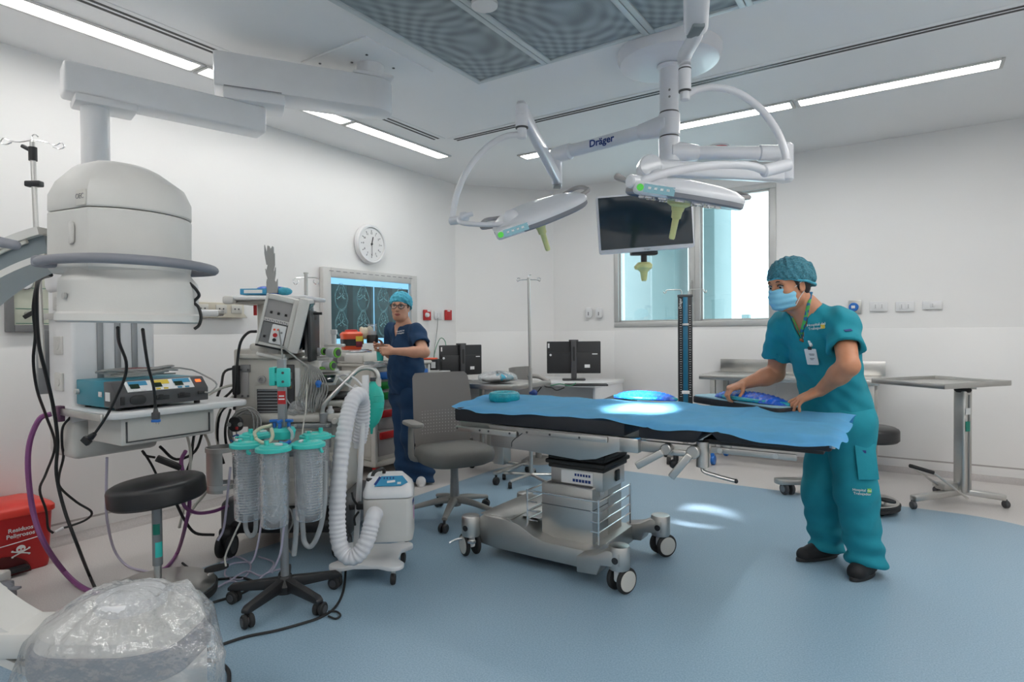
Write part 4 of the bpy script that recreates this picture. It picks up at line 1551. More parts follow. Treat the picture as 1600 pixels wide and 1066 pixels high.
# local: x = V (front is +x), y = U
bw, bd, bh = .235, .165, .30
out_b = [(-bd, -bw), (bd, -bw), (bd, bw), (-bd, bw)]


def binring(k, z): return ([(x * k[0], y * k[1]) for x, y in rrect(bd * 2, bw * 2, .035, 4)], z)


body = loft([binring((.90, .92), 0.0), binring((.92, .94), .02), binring((1, 1), bh)])
part('body', body, 'red', bn)
am_ = basis((bd * .93, 0, 0), V3((0, 1, 0)), ZUP, V3((1, 0, 0)))
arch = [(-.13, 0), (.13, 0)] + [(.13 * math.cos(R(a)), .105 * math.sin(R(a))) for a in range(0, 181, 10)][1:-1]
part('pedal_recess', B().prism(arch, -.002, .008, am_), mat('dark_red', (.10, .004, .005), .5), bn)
part('pedal', B().bb((bd * .93, -.11, .022), (bd + .045, .11, .045), .008), 'black', bn)
lid = loft([binring((1.04, 1.03), bh), binring((1.07, 1.05), bh + .006), binring((1.07, 1.05), bh + .03), binring((1.0, 1.0), bh + .045), binring((.75, .8), bh + .062), binring((.3, .4), bh + .07)])
part('lid', lid, 'redlid', bn)
fm_ = basis((bd * .992 + .003, .085, .205), V3((0, 1, 0)), V3((.04, 0, 1)).normalized(), V3((1, 0, -.04)).normalized())
text('Residuos\nPeligrosos', .030, fm_ @ Matrix.Translation((0, .015, .0015)), 'textwhite', bn, bold=.0006)
part('underline', B().tube([(-.09, -.042, .003), (0, -.036, .003), (.09, -.028, .003)], .0025, seg=6, m=fm_), 'textwhite', bn)
sk = B().sph((0, -.075, .001), (.021, .02, .003), 16, fm_).box((0, -.093, .0015), (.02, .014, .004), .002, fm_)
sk.tube([(-.035, -.082, .001), (.035, -.108, .001)], .0035, sub=1, m=fm_).tube([(.035, -.082, .001), (-.035, -.108, .001)], .0035, sub=1, m=fm_)
for x, y in ((-.036, -.08), (.036, -.08), (-.036, -.11), (.036, -.11)):
    sk.sph((x, y, .001), (.006, .006, .003), 8, fm_)
sko = part('skull_emblem', sk, 'textwhite', bn)
part('eye_socket', B().sph((-.008, -.077, .004), (.005, .005, .002), 8, fm_).sph((.008, -.077, .004), (.005, .005, .002), 8, fm_), 'red', sko, split=True)
part('price_label', B().box((-.135, .035, .001), (.045, .03, .002), 0, fm_), 'cream', bn)

# ================================================================== CABLES AND HOSES at the left
def cable(name, lab, pts, r, m, sub=5, seg=7, cat='cable', group=None):
    return solo(name, B().tube(pts, r, seg=seg, sub=sub), m, lab, cat, group)


def pts3(l): return [at(x, y, Y) for x, y, Y in l]


def fl(x, y, r=.006): return atz(x, y, r)


cable('purple_hose', 'long purple hose looping from the pendant shelf down past the red bin to the floor', pts3([(80, 647, 2.95), (62, 655, 2.93), (47, 690, 2.92), (44, 735, 2.92), (52, 800, 2.92), (70, 850, 2.9)]) + [fl(100, 893, .05), fl(128, 918, .012), fl(158, 928, .012), fl(190, 925, .012)], .0125, 'purple', cat='hose')
cable('black_cable', 'black cable hanging from the c-arm arc down to the floor beside the purple hose', pts3([(78, 428, 1.95), (68, 427, 2.0), (58, 445, 2.3), (57, 490, 2.4), (61, 540, 2.5), (73, 590, 2.6), (84, 640, 2.7), (90, 690, 2.75), (88, 740, 2.8), (100, 795, 2.82), (122, 855, 2.82)]) + [fl(140, 900, .03), fl(152, 925), fl(165, 940)], .0075, 'cableb', group='black cables at the pendant')
cable('black_cable', 'thinner black cable running from the c-arm arc to a white plug above the skirting', pts3([(80, 430, 2.0), (60, 440, 2.35), (52, 480, 2.45), (55, 525, 2.5), (52, 565, 2.55), (58, 610, 2.65), (72, 650, 2.8), (86, 696, 2.95), (72, 740, 3.0), (62, 766, 3.05), (72, 798, 3.1), (75, 825, 3.12), (83, 833, 3.14)]), .006, 'cableb', group='black cables at the pendant')
cable('black_cable', 'black cable looping out to the right under the shelf and back', pts3([(110, 652, 2.95), (98, 668, 2.93), (97, 695, 2.95), (99, 715, 3.0), (92, 745, 3.05), (95, 763, 3.1), (120, 785, 3.2), (143, 800, 3.25), (135, 812, 3.25), (110, 822, 3.2), (99, 825, 3.18)]), .006, 'cableb', group='black cables at the pendant')
b = B().cyl(at(99, 825, 3.18), at(86, 832, 3.15), .008)
solo('white_plug', b, 'white', 'small white cable plug above the skirting beside the red bin', 'plug')
e = thing('power_lead', 'black power lead hanging from the intensifier in front of the teal generator, plug loose', 'cable', at(185, 515, 2.05))
part('lead', B().tube(pts3([(184, 512, 2.0), (186, 535, 2.1), (197, 565, 2.25), (195, 590, 2.3), (182, 620, 2.38), (168, 648, 2.42), (152, 672, 2.44), (146, 680, 2.44)]), .0055, seg=8), 'cableb', e, world=True)
a, c = at(148, 678, 2.44), at(129, 694, 2.44)
part('plug', B().cyl(a, a.lerp(c, .35), .009, .014).box(a.lerp(c, .68), (.036, .02, .026), .004, rz=0, ry=.75), 'black', e, world=True)
e = thing('bipolar_lead', 'black lead hanging in front of the generator with a blue three pin plug', 'cable', at(224, 518, 2.05))
part('lead', B().tube(pts3([(223, 515, 2.0), (227, 545, 2.2), (232, 575, 2.35), (240, 605, 2.42), (243, 640, 2.44)]), .0055, seg=8), 'cableb', e, world=True)
a = at(243.5, 650, 2.44)
pl = part('plug', B().cyl(a + ZUP * .03, a + ZUP * .012, .007, .011).box(a, (.03, .016, .03), .004), 'dgrey', e, world=True)
o = part('plug_tip', B().box(a - ZUP * .02, (.032, .017, .012), .003), 'blueplastic', pl)
part('pin', B().cyl(a + V3((-.01, 0, -.024)), a + V3((-.01, 0, -.034)), .0025, seg=8).cyl(a + V3((0, 0, -.024)), a + V3((0, 0, -.034)), .0025, seg=8).cyl(a + V3((.01, 0, -.024)), a + V3((.01, 0, -.034)), .0025, seg=8), 'chrome', e, world=True, split=True)
for x in (o,):
    x.data.transform(wmat(pl).inverted())
cable('lilac_tube', 'thin lilac tube hanging from the pendant to the floor left of the stool', pts3([(167, 715, 3.0), (166, 760, 3.02), (167, 810, 3.05)]) + [fl(178, 858, .1), fl(198, 884, .01), fl(228, 893, .01), fl(262, 898, .01)], .0065, 'lilac', cat='tube')
cable('intensifier_cable', 'black double cable loop at the right side of the intensifier ring', pts3([(296, 442, 1.75), (306, 452, 1.76), (311, 462, 1.77), (303, 472, 1.77), (310, 480, 1.77), (314, 495, 1.77), (311, 508, 1.77), (304, 514, 1.76)]), .0045, 'cableb')
cable('purple_hose', 'short purple hose looping behind the black stool column', pts3([(290, 705, 3.15), (283, 722, 3.1), (289, 750, 3.12), (296, 785, 3.14), (290, 820, 3.14)]) + [fl(278, 862, .03), fl(262, 885, .012), fl(250, 892, .012)], .010, 'purple', cat='hose')
cable('purple_hose', 'purple hose running to the steel holder left of the suction canisters', pts3([(284, 782, 3.1), (292, 795, 3.1), (310, 802, 3.1), (335, 799, 3.1), (357, 790, 3.12)]), .009, 'purple', cat='hose')
cable('white_cable', 'white cable curving down from the shelf to the floor behind the stool', pts3([(262, 645, 3.2), (285, 665, 3.2), (297, 700, 3.2), (296, 740, 3.2), (288, 790, 3.2), (280, 825, 3.2)]), .0075, 'cablew', group='white cables by the pendant')
cable('white_cable', 'white cable bending from the machine back past the black cables', pts3([(385, 600, 3.6), (350, 605, 3.5), (318, 625, 3.4), (312, 660, 3.4), (328, 700, 3.4), (326, 760, 3.4), (305, 790, 3.35), (290, 815, 3.3)]), .008, 'cablew', group='white cables by the pendant')
cable('white_cable', 'white cable hanging straight beside the grey cable bundle', pts3([(372, 612, 3.55), (345, 640, 3.5), (338, 675, 3.5), (345, 715, 3.5)]), .008, 'cablew', group='white cables by the pendant')
cable('black_cable', 'black mains cable arching up to the tilted patient monitor', pts3([(401, 518, 3.45), (388, 520, 3.45), (376, 535, 3.45), (371, 565, 3.45), (369, 600, 3.45), (366, 640, 3.5)]), .008, 'cableb', group='black cables behind the machine')
for k, l in enumerate(([(380, 575, 3.6), (352, 580, 3.55), (345, 605, 3.5), (330, 640, 3.4), (305, 675, 3.35), (298, 720, 3.3), (285, 750, 3.3)],
                       [(375, 595, 3.6), (358, 615, 3.55), (330, 640, 3.45), (318, 670, 3.4), (305, 705, 3.3), (275, 718, 3.2), (250, 698, 3.1)],
                       [(372, 625, 3.6), (345, 645, 3.5), (340, 690, 3.5), (350, 725, 3.5)],
                       [(360, 640, 3.6), (352, 670, 3.5), (356, 700, 3.45), (372, 690, 3.45)],
                       [(276, 788, 3.1), (288, 812, 3.15), (305, 833, 3.2), (335, 836, 3.25)])):
    cable('black_cable', ['black cable sweeping from the machine back to the stool', 'black cable sagging from the machine back under the pendant shelf', 'black cable hanging close behind the vented panel',
                          'short black cable loop beside the grey sensor bundle', 'black cable on its way from the stool to the machine foot'][k], pts3(l), .0075, 'cableb', group='black cables behind the machine')
a, c = at(240, 714, 3.05), at(283, 731, 3.1)
t = thing('power_adapter', 'black power brick hanging in its cable above the black stool', 'power adapter', a)
part('brick', beam(a.lerp(c, .1), c, .05, .028, .006), 'black', t, world=True)
part('lead', B().tube(pts3([(222, 704, 3.05), (228, 712, 3.05), (242, 715, 3.05)]), .006), 'cableb', t, world=True)
part('lead', B().tube(pts3([(224, 706, 3.05), (236, 725, 3.08), (246, 745, 3.1)]), .006), 'cableb', t, world=True)
# floor cables
cable('floor_cable', 'black mains cable lying across the blue floor in front of the suction stand', [at(538, 862, 2.9), fl(540, 890, .06), fl(536, 925), fl(523, 950), fl(500, 965), fl(470, 975), fl(430, 986), fl(385, 995), fl(345, 1008), fl(318, 1018), fl(290, 1030)], .006, 'cableb')
cable('cable_tie_loop', 'small black cable loop on the floor beside the suction stand foot', [fl(513, 956, .007), fl(526, 956, .007), fl(532, 962, .007), fl(524, 967, .007), fl(513, 963, .007)], .0045, 'cableb')
cable('floor_cable', 'black cable end curling out from under the plastic bag at the bottom edge', [fl(300, 1040), fl(325, 1032), fl(345, 1037), fl(357, 1050), fl(358, 1070)], .0075, 'cableb')
cable('floor_cable', 'black cable on the floor between the stool base and the suction stand', [fl(285, 880), fl(318, 905), fl(345, 905), fl(378, 903), fl(405, 912)], .006, 'cableb')
cable('floor_cable', 'black cable from the stool rim to the stand foot', [fl(322, 945), fl(345, 938), fl(372, 930), fl(395, 918)], .006, 'cableb')
for k, l in enumerate(([(345, 880), (370, 870), (392, 884), (378, 905), (352, 900), (360, 882), (395, 878)], [(352, 912), (385, 893), (410, 900), (428, 880), (404, 870)], [(335, 920), (362, 908), (388, 918), (415, 897), (440, 889)])):
    cable('lilac_tube', ['coiled lilac tube on the floor between stool and suction stand', 'lilac tube bending towards the suction stand pole', 'lilac tube lying nearest the stool base'][k], [fl(x, y, .006 + .007 * k) for x, y in l], .0045, 'lilac', cat='tube', group='lilac tubes on the floor')
solo('tube_connector', B().cyl(fl(322, 892, .012), fl(335, 889, .012), .009), 'blueplastic', 'small blue tube connector on the floor beside the stool', 'connector')
# ================================================================== ANAESTHESIA MACHINE
AO = V3((-1.29, 3.70, 0))
an = thing('anaesthesia_machine', 'cream anaesthesia machine on a black wheeled base behind the suction canisters', 'anaesthesia machine', AO)


def ap(x, y, Y):
    p = at(x, y, Y) - AO
    return p


def abox(x0, y0, x1, y1, Y, dep, bev=.012):
    """box whose front face spans the given pixels at depth Y and runs dep further back"""
    a, c = ap(x0, y1, Y), ap(x1, y0, Y)
    return B().bb((a.x, a.y, a.z), (c.x, a.y + dep, c.z), bev)


b = B().bb((-.33, -.30, .115), (.33, .32, .20), .03)
part('base', b, 'black', an)
for sx in (-1, 1):
    part('base_bumper', B().box((sx * .325, -.05, .20), (.10, .50, .22), .045, seg=3), 'dgrey', an)
    part('foot_beam', B().box((sx * .315, -.28, .135), (.075, .16, .07), .02), 'black', an)
for x, y in ((-.315, -.33), (.33, -.33), (-.3, .3), (.3, .3)):
    c = part('caster', B().cyl((x, y, .14), (x, y, .09), .02).box((x, y, .085), (.05, .05, .045), .015), 'black', an)
    for s in (-1, 1):
        part('wheel', B().cyl((x + s * .017, y, .065), (x + s * .041, y, .065), .065, seg=28, bev=.006), 'rubber', c)
        part('wheel_disc', B().cyl((x + s * .0405, y, .065), (x + s * .043, y, .065), .042, seg=24), 'dgrey', c)
# lower cabinet and drawers
part('lower_cabinet', abox(388, 662, 529, 792, 3.52, .42), 'cream', an)
for k in range(3):
    d_ = part('drawer', abox(452, 672 + 40 * k, 519, 708 + 40 * k, 3.505, .03, .006), 'beige', an)
    o = part('drawer_pull', abox(508, 680 + 40 * k, 516, 700 + 40 * k, 3.49, .02, .006), 'grey', d_)
# rear panel with vent
part('back_panel', abox(366, 545, 442, 668, 3.50, .34, .014), 'beige', an)
part('top_ledge', abox(369, 553, 446, 561, 3.47, .36, .008), 'cream', an)
part('top_step', abox(388, 536, 425, 553, 3.50, .25, .02), 'cream', an)
part('recess_plate', abox(374, 574, 388, 622, 3.492, .02, .004), 'warmgrey', an)
part('latch_plate', abox(375, 570, 390, 582, 3.486, .02, .003), 'grey', an)
part('vent_frame', abox(398, 603, 436, 655, 3.49, .02, .005), 'beige', an)
part('vent_back', abox(402, 608, 433, 652, 3.486, .012, .0), 'dgrey', an)
for k in range(9):
    part('vent_slat', abox(402, 609 + k * 4.8, 433, 611.2 + k * 4.8, 3.478, .012, .002), 'greymetal', an)
kn = ap(409.5, 593, 3.49)
part('oxygen_port', B().lathe([(0, 0), (.022, 0), (.022, .012), (.012, .014), (.010, .006), (0, .006)], basis(kn, V3((1, 0, 0)), ZUP, V3((0, -1, 0)))), 'warmgrey', an)
ps = B()
for x, y in ((379, 619), (388, 619), (377, 578), (388, 578)):
    q = ap(x, y, 3.48)
    part('screw', B().cyl(q, q + V3((0, -.006, 0)), .006, seg=10), 'dgrey', an)
# side electronics column
part('module_rack', abox(444, 562, 470, 655, 3.56, .34, .01), 'cream', an)
part('module_face', abox(446, 570, 459, 640, 3.548, .02, .004), 'dgrey', an)
for k, (y, m_) in enumerate(((582, 'grey'), (597, 'grey'), (602, 'yellow'))):
    part('module_key', abox(449 + (k == 2) * 4, y, 456, y + (10 if k < 2 else 5), 3.54, .01, .002), m_, an)
part('flow_tubes', abox(461, 575, 468, 620, 3.55, .02, .003), 'paper', an)
# work surface
part('work_surface', abox(392, 647, 537, 662, 3.42, .5, .02), 'cream', an)
part('surface_rail', abox(455, 662, 516, 670, 3.39, .03, .006), 'greymetal', an)
for x in (462, 512):
    q = ap(x, 665, 3.385)
    part('rail_bolt', B().cyl(q, q + V3((0, -.008, 0)), .009, seg=12), 'steel', an)
kb = ap(524, 658, 3.40)
part('flow_knob', B().cyl(kb, kb + V3((0, -.03, 0)), .018, .016, bev=.004), 'cream', an)
part('side_cap', abox(529, 650, 540, 668, 3.42, .3, .02), 'grey', an)
part('back_wall', abox(468, 580, 545, 650, 3.92, .05, .01), 'beige', an)
# breathing system on the right
part('absorber_block', abox(500, 582, 540, 602, 3.70, .18, .02), 'cream', an)
part('tablet_display', B().box(ap(510, 594, 3.62), (.13, .10, .018), .006, rx=.5), 'cream', an)
part('tablet_screen', B().box(ap(510, 592.5, 3.61), (.10, .07, .016), .003, rx=.5), 'screen', an)
for x, y, Y, r_ in ((507, 549, 3.75, .022), (528, 551, 3.72, .03), (521, 571, 3.70, .026)):
    q = ap(x, y, Y)
    part('vaporiser_body', B().cyl(q + V3((-.06, 0, 0)), q + V3((.0, -.03, 0)), r_, bev=.006), 'white', an)
    part('valve_ring', B().cyl(q + V3((.0, -.03, 0)), q + V3((.012, -.036, 0)), r_ * 1.05, bev=.004), 'limegreen', an)
    part('valve_bore', B().cyl(q + V3((.012, -.036, 0)), q + V3((.015, -.0375, 0)), r_ * .7), 'dgrey', an)
for x, y, Y, w_, h_ in ((515, 546, 3.76, .09, .03), (505, 560, 3.74, .10, .025), (512, 579, 3.72, .12, .02), (497, 588, 3.7, .08, .03), (523, 540, 3.8, .12, .018)):
    part('valve_block', B().box(ap(x, y, Y), (w_, .08, h_), .008), 'offwhite', an)
q = ap(505, 575, 3.68)
part('valve_key', B().box(q, (.04, .03, .016), .005), 'limegreen', an)
part('white_post', abox(518, 516, 524, 560, 4.0, .03, .006), 'white', an)
part('post_cap', abox(516, 515, 525, 523, 3.99, .04, .006), 'white', an)
part('black_tray', B().box(ap(528, 617, 3.72), (.21, .20, .03), .012), 'black', an)
part('lower_tray', B().box(ap(520, 628, 3.62), (.20, .22, .018), .006), 'cream', an)
part('instrument_roll', B().box(ap(520, 640, 3.52), (.09, .13, .02), .008, rz=.5), mat('brown_case', (.07, .055, .05), .6), an)
part('flow_bottle', B().lathe([(0, 0), (.022, 0), (.022, .025), (.012, .035), (.012, .05), (0, .05)], Matrix.Translation(ap(516, 648, 3.46))), 'white', an)
# arm carrying the breathing bag
tp = [(505, 652, 3.42), (504, 640, 3.42), (510, 628, 3.42), (535, 602, 3.44), (557, 580, 3.46), (570, 575, 3.47), (583, 577, 3.48), (590, 585, 3.48), (591, 596, 3.48)]
part('bag_arm_socket', B().cyl(ap(506, 664, 3.42), ap(505, 645, 3.42), .022, bev=.004), 'greymetal', an)
part('bag_arm', B().tube([ap(*t_) for t_ in tp], .0135, seg=14), 'steel', an)
part('bag_arm_end', B().cyl(ap(591, 592, 3.48), ap(591, 604, 3.48), .017), 'cream', an)
# top shelf on its post
part('shelf_post', abox(402, 474, 430, 545, 3.78, .10, .01), 'cream', an)
b = abox(348, 461, 478, 469, 3.62, .40, .012)
part('top_shelf', b, 'white', an)
part('shelf_underside', abox(362, 469, 470, 475, 3.68, .28, .01), 'beige', an)
part('shelf_end', abox(346, 462, 364, 475, 3.61, .06, .015), 'offwhite', an)
part('red_tag', abox(396, 477, 401, 493, 3.77, .006, .002), 'red', an)
part('mains_socket_strip', abox(362, 571, 371, 618, 3.46, .05, .01), 'black', an)
# thin screen seen edge on
sm = fr(ap(490, 525, 3.66), R(100))
part('side_display', B().box((0, 0, 0), (.36, .022, .30), .008, sm), 'black', an)
part('side_display_back', B().box((0, .02, -.01), (.26, .03, .22), .015, sm), 'warmgrey', an)
part('display_bracket', abox(484, 486, 491, 500, 3.62, .05, .005), 'black', an)
part('display_handle', B().cyl(ap(487, 490, 3.6), ap(503, 490, 3.6), .008), 'black', an)

# ---- tilted patient monitor with rear module bays
mo_ = ap(434, 503, 3.42) + AO
pm_ = thing('patient_monitor', 'tilted white patient monitor with open module bays on top of the cream machine', 'monitor', mo_)
mt = Matrix.Rotation(R(14), 4, 'Y') @ Matrix.Rotation(R(14), 4, 'Z')
# body: x depth (screen on +x), y away, z up
b = B().bb((-.09, .006, -.145), (.085, .27, .145), .014, mt)
part('casing', b, 'offwhite', pm_)
f = B()
for lo, hi in (((-.09, -.145), (-.075, .145)), ((.06, -.145), (.085, .145)), ((-.075, .118), (.06, .145)), ((-.075, -.145), (.06, -.13)), ((-.075, -.008), (.06, .012))):
    f.bb((lo[0], -.012, lo[1]), (hi[0], .008, hi[1]), .003, mt)
part('bay_frame', f, 'offwhite', pm_)
part('upper_bay', B().bb((-.075, .004, .012), (.06, .0085, .118), 0, mt), 'warmgrey', pm_)
part('lower_bay', B().bb((-.075, .004, -.13), (.06, .0085, -.008), 0, mt), 'grey', pm_)
for x in (-.045, -.005, .035):
    part('bay_slot', B().cyl((x - .006, .004, .045), (x + .006, .003, .045), .007, seg=10, m=mt), 'black', pm_)
part('bay_slot', B().cyl((-.058, .004, -.095), (-.046, .003, -.095), .007, seg=10, m=mt), 'black', pm_)
md = part('measurement_module', B().bb((-.022, -.02, -.125), (.055, .006, -.016), .006, mt), 'paper', pm_)
md_parts = (((-.005, -.045), .006, 'orange'), ((.015, -.042), .006, 'orange'), ((.005, -.075), .012, 'red'), ((.006, -.102), .010, 'black'), ((.035, -.055), .006, 'cableg'))
for (x, z), r_, m_ in md_parts:
    part('module_port', B().cyl((x, -.018, z), (x, -.026, z), r_, seg=14, m=mt), m_, md)
vt = B()
for k in range(11):
    part('vent', B().box((-.06 + k * .011, -.0125, .003 if k % 2 else .0), (.008, .002, .006), 0, mt, ry=.6), 'textgrey', pm_)
part('screen_frame', B().bb((.085, -.03, -.155), (.145, .29, .162), .014, mt), 'offwhite', pm_)
part('screen', B().bb((.1445, .0, -.13), (.148, .27, .14), 0, mt), 'screen', pm_)
part('tilt_mount', B().cyl((0, .12, -.145), (.02, .12, -.21), .05, m=mt).bb((-.08, .04, -.215), (.09, .2, -.195), .006, mt), 'offwhite', pm_)
part('black_foot', B().bb((-.09, .0, -.157), (.085, .26, -.145), .003, mt), 'black', pm_)
# dark rear screen hood to the right of it
hd = thing('display_hood', 'dark backed display between the white monitor and the thin screen', 'monitor', at(480, 515, 3.66))
part('screen_back', B().prism([(-.028, -.125), (.045, -.12), (.038, .135), (.012, .14)], -.01, .02, basis((0, 0, 0), V3((1, 0, 0)), ZUP, V3((0, -1, 0))), .004), 'screen', hd)
part('display_stand', B().bb((-.02, .0, -.15), (.04, .05, -.115), .008), 'offwhite', hd)

# things on the top shelf
bx = at(401, 456.5, 3.70)
t = thing('glove_box', 'flat blue and white box on the white top shelf, left one', 'box', bx)
part('carton', B().box((0, 0, 0), (.16, .10, .036), .003), 'labelblue', t)
part('print', B().box((0, -.051, 0), (.11, .002, .02)), 'paper', t)
bx = at(428, 456, 3.72)
t = thing('drape_pack', 'crumpled blue wrapped pack on the white top shelf behind the monitor', 'pack', bx)
part('pack', B().sph((0, 0, 0), (.10, .06, .035), 20).sph((-.06, 0, .005), (.05, .05, .03), 14), 'gelblue', t)
part('pale_fold', B().sph((.07, -.02, .0), (.05, .04, .025), 14), 'capblue', t)
# glove-shaped upright cut-out
gx = at(426, 458, 3.66)
t = thing('glove_cutout', 'tall grey flame shaped upright board standing on the white top shelf', 'board', gx)
sc_ = 3.66 / FOC
prof = [(-9, 0), (-9, 17), (-8, 22), (-5.5, 17), (-9.5, 30), (-10.5, 38), (-9, 34), (-6.5, 44), (-8.5, 44), (-10, 52), (-11.5, 62), (-11.5, 75), (-8, 62), (-6.5, 74), (-4, 73), (-2, 68), (1, 73), (2.5, 71), (2.5, 58), (4, 62), (4, 44), (2, 36), (3, 30), (5.2, 40), (5, 30), (3.5, 20), (5.5, 16), (8, 22), (8, 0)]
part('board', B().prism([(x * sc_, y * sc_) for x, y in prof], -.006, .006, basis((0, 0, 0), V3((1, 0, 0)), ZUP, V3((0, -1, 0)))), 'handgrey', t)
# IV pole behind the machine
p0, p1_ = at(479, 560, 4.15), at(478, 428, 4.15)
t = thing('drip_pole', 'slim beige steel drip pole behind the patient monitor, left of the x-ray viewer', 'drip stand', (p0.x, p0.y, 0))
part('pole', B().cyl((0, 0, .9), (p1_.x - p0.x, 0, p1_.z), .012).cyl((0, 0, .0), (0, 0, .95), .016), 'steeldull', t)
part('pole_foot', B().cyl((0, 0, 0), (0, 0, .02), .12, .10), 'steeldull', t)
for s in (-1, 1):
    e_ = V3((p1_.x - p0.x + s * .075, 0, p1_.z - .03))
    part('hook', B().tube([(p1_.x - p0.x, 0, p1_.z - .025), e_, e_ + V3((s * .012, 0, -.02)), e_ + V3((0, 0, -.042)), e_ + V3((-s * .022, 0, -.03)), e_ + V3((-s * .02, 0, -.01))], .0035, seg=6), 'chrome', t)
part('top_cap', B().cyl((p1_.x - p0.x, 0, p1_.z), (p1_.x - p0.x, 0, p1_.z + .008), .016), 'steeldull', t)

# green breathing bag
bc = at(583, 634, 3.48)
t = thing('breathing_bag', 'mint green inflated breathing bag hanging from the curved steel arm', 'breathing bag', at(591, 600, 3.48))
o0 = at(591, 600, 3.48)
prf = [(0, .012), (.016, .01), (.018, -.01), (.030, -.024), (.046, -.045), (.060, -.08), (.066, -.12), (.064, -.165), (.054, -.21), (.038, -.245), (.02, -.268), (.009, -.278), (.007, -.31), (0, -.312)]
bm_ = Matrix.Translation((-.026, 0, .022)) @ Matrix.Rotation(R(3), 4, 'Y') @ Matrix.Diagonal((1.0, .9, 1.0, 1))
part('bag', B().lathe(prf, bm_, 40), 'bag', t, angle=70)
for k, z in enumerate((-.085, -.12, -.155)):
    part('ridge', B().tube([bm_ @ V3((.066 * math.cos(a), .066 * math.sin(a), z)) for a in [R(d) for d in range(-80, -9, 10)]], .0022, seg=6), 'bag', t)
part('neck_ring', B().lathe([(0, .014), (.021, .014), (.021, -.006), (0, -.006)], bm_), 'dgrey', t)

# cables around the machine
rg_ = random.Random(7)
b = []
for k in range(11):
    x0 = 478 + k * 2.0
    cable('sensor_lead', 'thin grey sensor lead in the bundle hanging beside the steel arm',
          pts3([(474 + k * .8, 572 + rg_.uniform(-3, 3), 3.50), (478 + k * 2, 577, 3.46), (470 + k * 4.2, 605, 3.43), (466 + k * 4.0, 628 + rg_.uniform(-6, 8), 3.42), (476 + k * 2.6, 640 + rg_.uniform(-6, 4), 3.43), (484 + k * 2, 600, 3.45)]),
          .0038, 'cableg', group='sensor leads hanging in a bundle')
cable('grey_lead', 'grey lead from the module down across the machine front', pts3([(440, 541, 3.38), (455, 553, 3.37), (470, 565, 3.37), (481, 573, 3.37), (480, 580, 3.37)]), .005, 'cableg')
cable('grey_lead', 'thin grey lead hanging from the module bay along the suction pole to the canisters', pts3([(436, 515, 3.34), (440, 545, 3.36), (441, 560, 3.36), (444, 590, 3.37), (447, 622, 3.38), (462, 640, 3.4), (474, 646, 3.4)]), .004, 'cableg')
for k in range(9):
    a0 = rg_.uniform(-.3, .3)
    c0 = at(382 + rg_.uniform(-4, 4), 671, 3.36 + .012 * k)
    rx, rz_ = .075 + rg_.uniform(-.02, .022), .11 + rg_.uniform(-.025, .02)
    cable('sensor_cable', 'grey cable loop in the coil hung on the left of the cream machine', [c0 + V3((rx * math.cos(a), .01 * math.sin(2 * a), rz_ * math.sin(a) + .25 * rx * math.cos(a))) for a in [a0 + 2 * PI * i / 14 for i in range(15)]], .0042, 'cableg', sub=3, group='coiled grey cable loops')
c0 = at(371, 662, 3.30)
t = thing('sensor_puck', 'round black sensor housing with a red connector in the grey cable coil', 'sensor', c0)
part('housing', B().prism(rrect(.072, .082, .03), 0, .035, basis((0, 0, 0), V3((1, 0, 0)), ZUP, V3((0, -1, 0))), .008), 'black', t)
part('red_connector', B().box((.012, -.035, -.02), (.016, .008, .016), .002), 'red', t)
part('side_notch', B().cyl((-.03, -.03, 0), (-.03, -.037, 0), .012).cyl((.03, -.03, 0), (.03, -.037, 0), .012), 'cableg', t, split=True)
cable('blue_lead', 'thin blue lead loop below the grey cable coil', pts3([(364, 682, 3.3), (372, 680, 3.28), (377, 688, 3.27), (368, 692, 3.28), (360, 688, 3.3)]), .004, 'blueplastic')
q = at(497.5, 599, 3.40)
solo('blue_connector', B().sph(q, .018, 14).box(q - ZUP * .018, (.02, .02, .012), .003), 'blueplastic', 'round blue connector at the end of the hanging sensor leads', 'connector')
cable('white_tube', 'white tubing from the machine to the white warmer pole', pts3([(527, 589, 3.55), (540, 586, 3.5), (555, 592, 3.4), (568, 606, 3.3), (573, 612, 3.25)]), .006, 'hose', group='white tubes at the warmer pole', cat='tube')
cable('white_tube', 'white tube crossing below it down to the warmer pole', pts3([(530, 591, 3.5), (545, 603, 3.4), (560, 612, 3.3), (572, 618, 3.25)]), .006, 'hose', group='white tubes at the warmer pole', cat='tube')
cable('white_lead', 'thin pale lead running down the machine front into the canister lids', pts3([(480, 600, 3.35), (478, 640, 3.3), (474, 665, 3.2), (471, 690, 3.0)]), .0035, 'cablew')
solo('paper_note', B().box(at(556, 620, 3.36), (.085, .004, .11), 0, rz=0, ry=.6), 'paper', 'tilted white paper card tied beside the green bag arm', 'card')
# crumpled clear wrappers on the work surface
for k, (x, y, s) in enumerate(((500, 624, .035), (478, 632, .045), (464, 640, .05))):
    c0 = at(x, y, 3.44)
    solo('plastic_wrapper', B().grid(24, 14, lambda i, j: c0 + V3((s * (1 + .3 * math.sin(9 * i * PI + k) * math.sin(7 * j)) * math.cos(2 * PI * i) * math.sin(PI * j), .6 * s * math.sin(2 * PI * i) * math.sin(PI * j), s * .8 * math.cos(PI * j) * (1 + .3 * math.sin(13 * i))))), 'clearliner',
         ['crumpled clear wrapper beside the steel bag arm', 'crumpled clear wrapper under the hanging sensor leads', 'crumpled clear wrapper on the work surface nearest the suction pole'][k], 'wrapper', group='clear plastic wrappers')
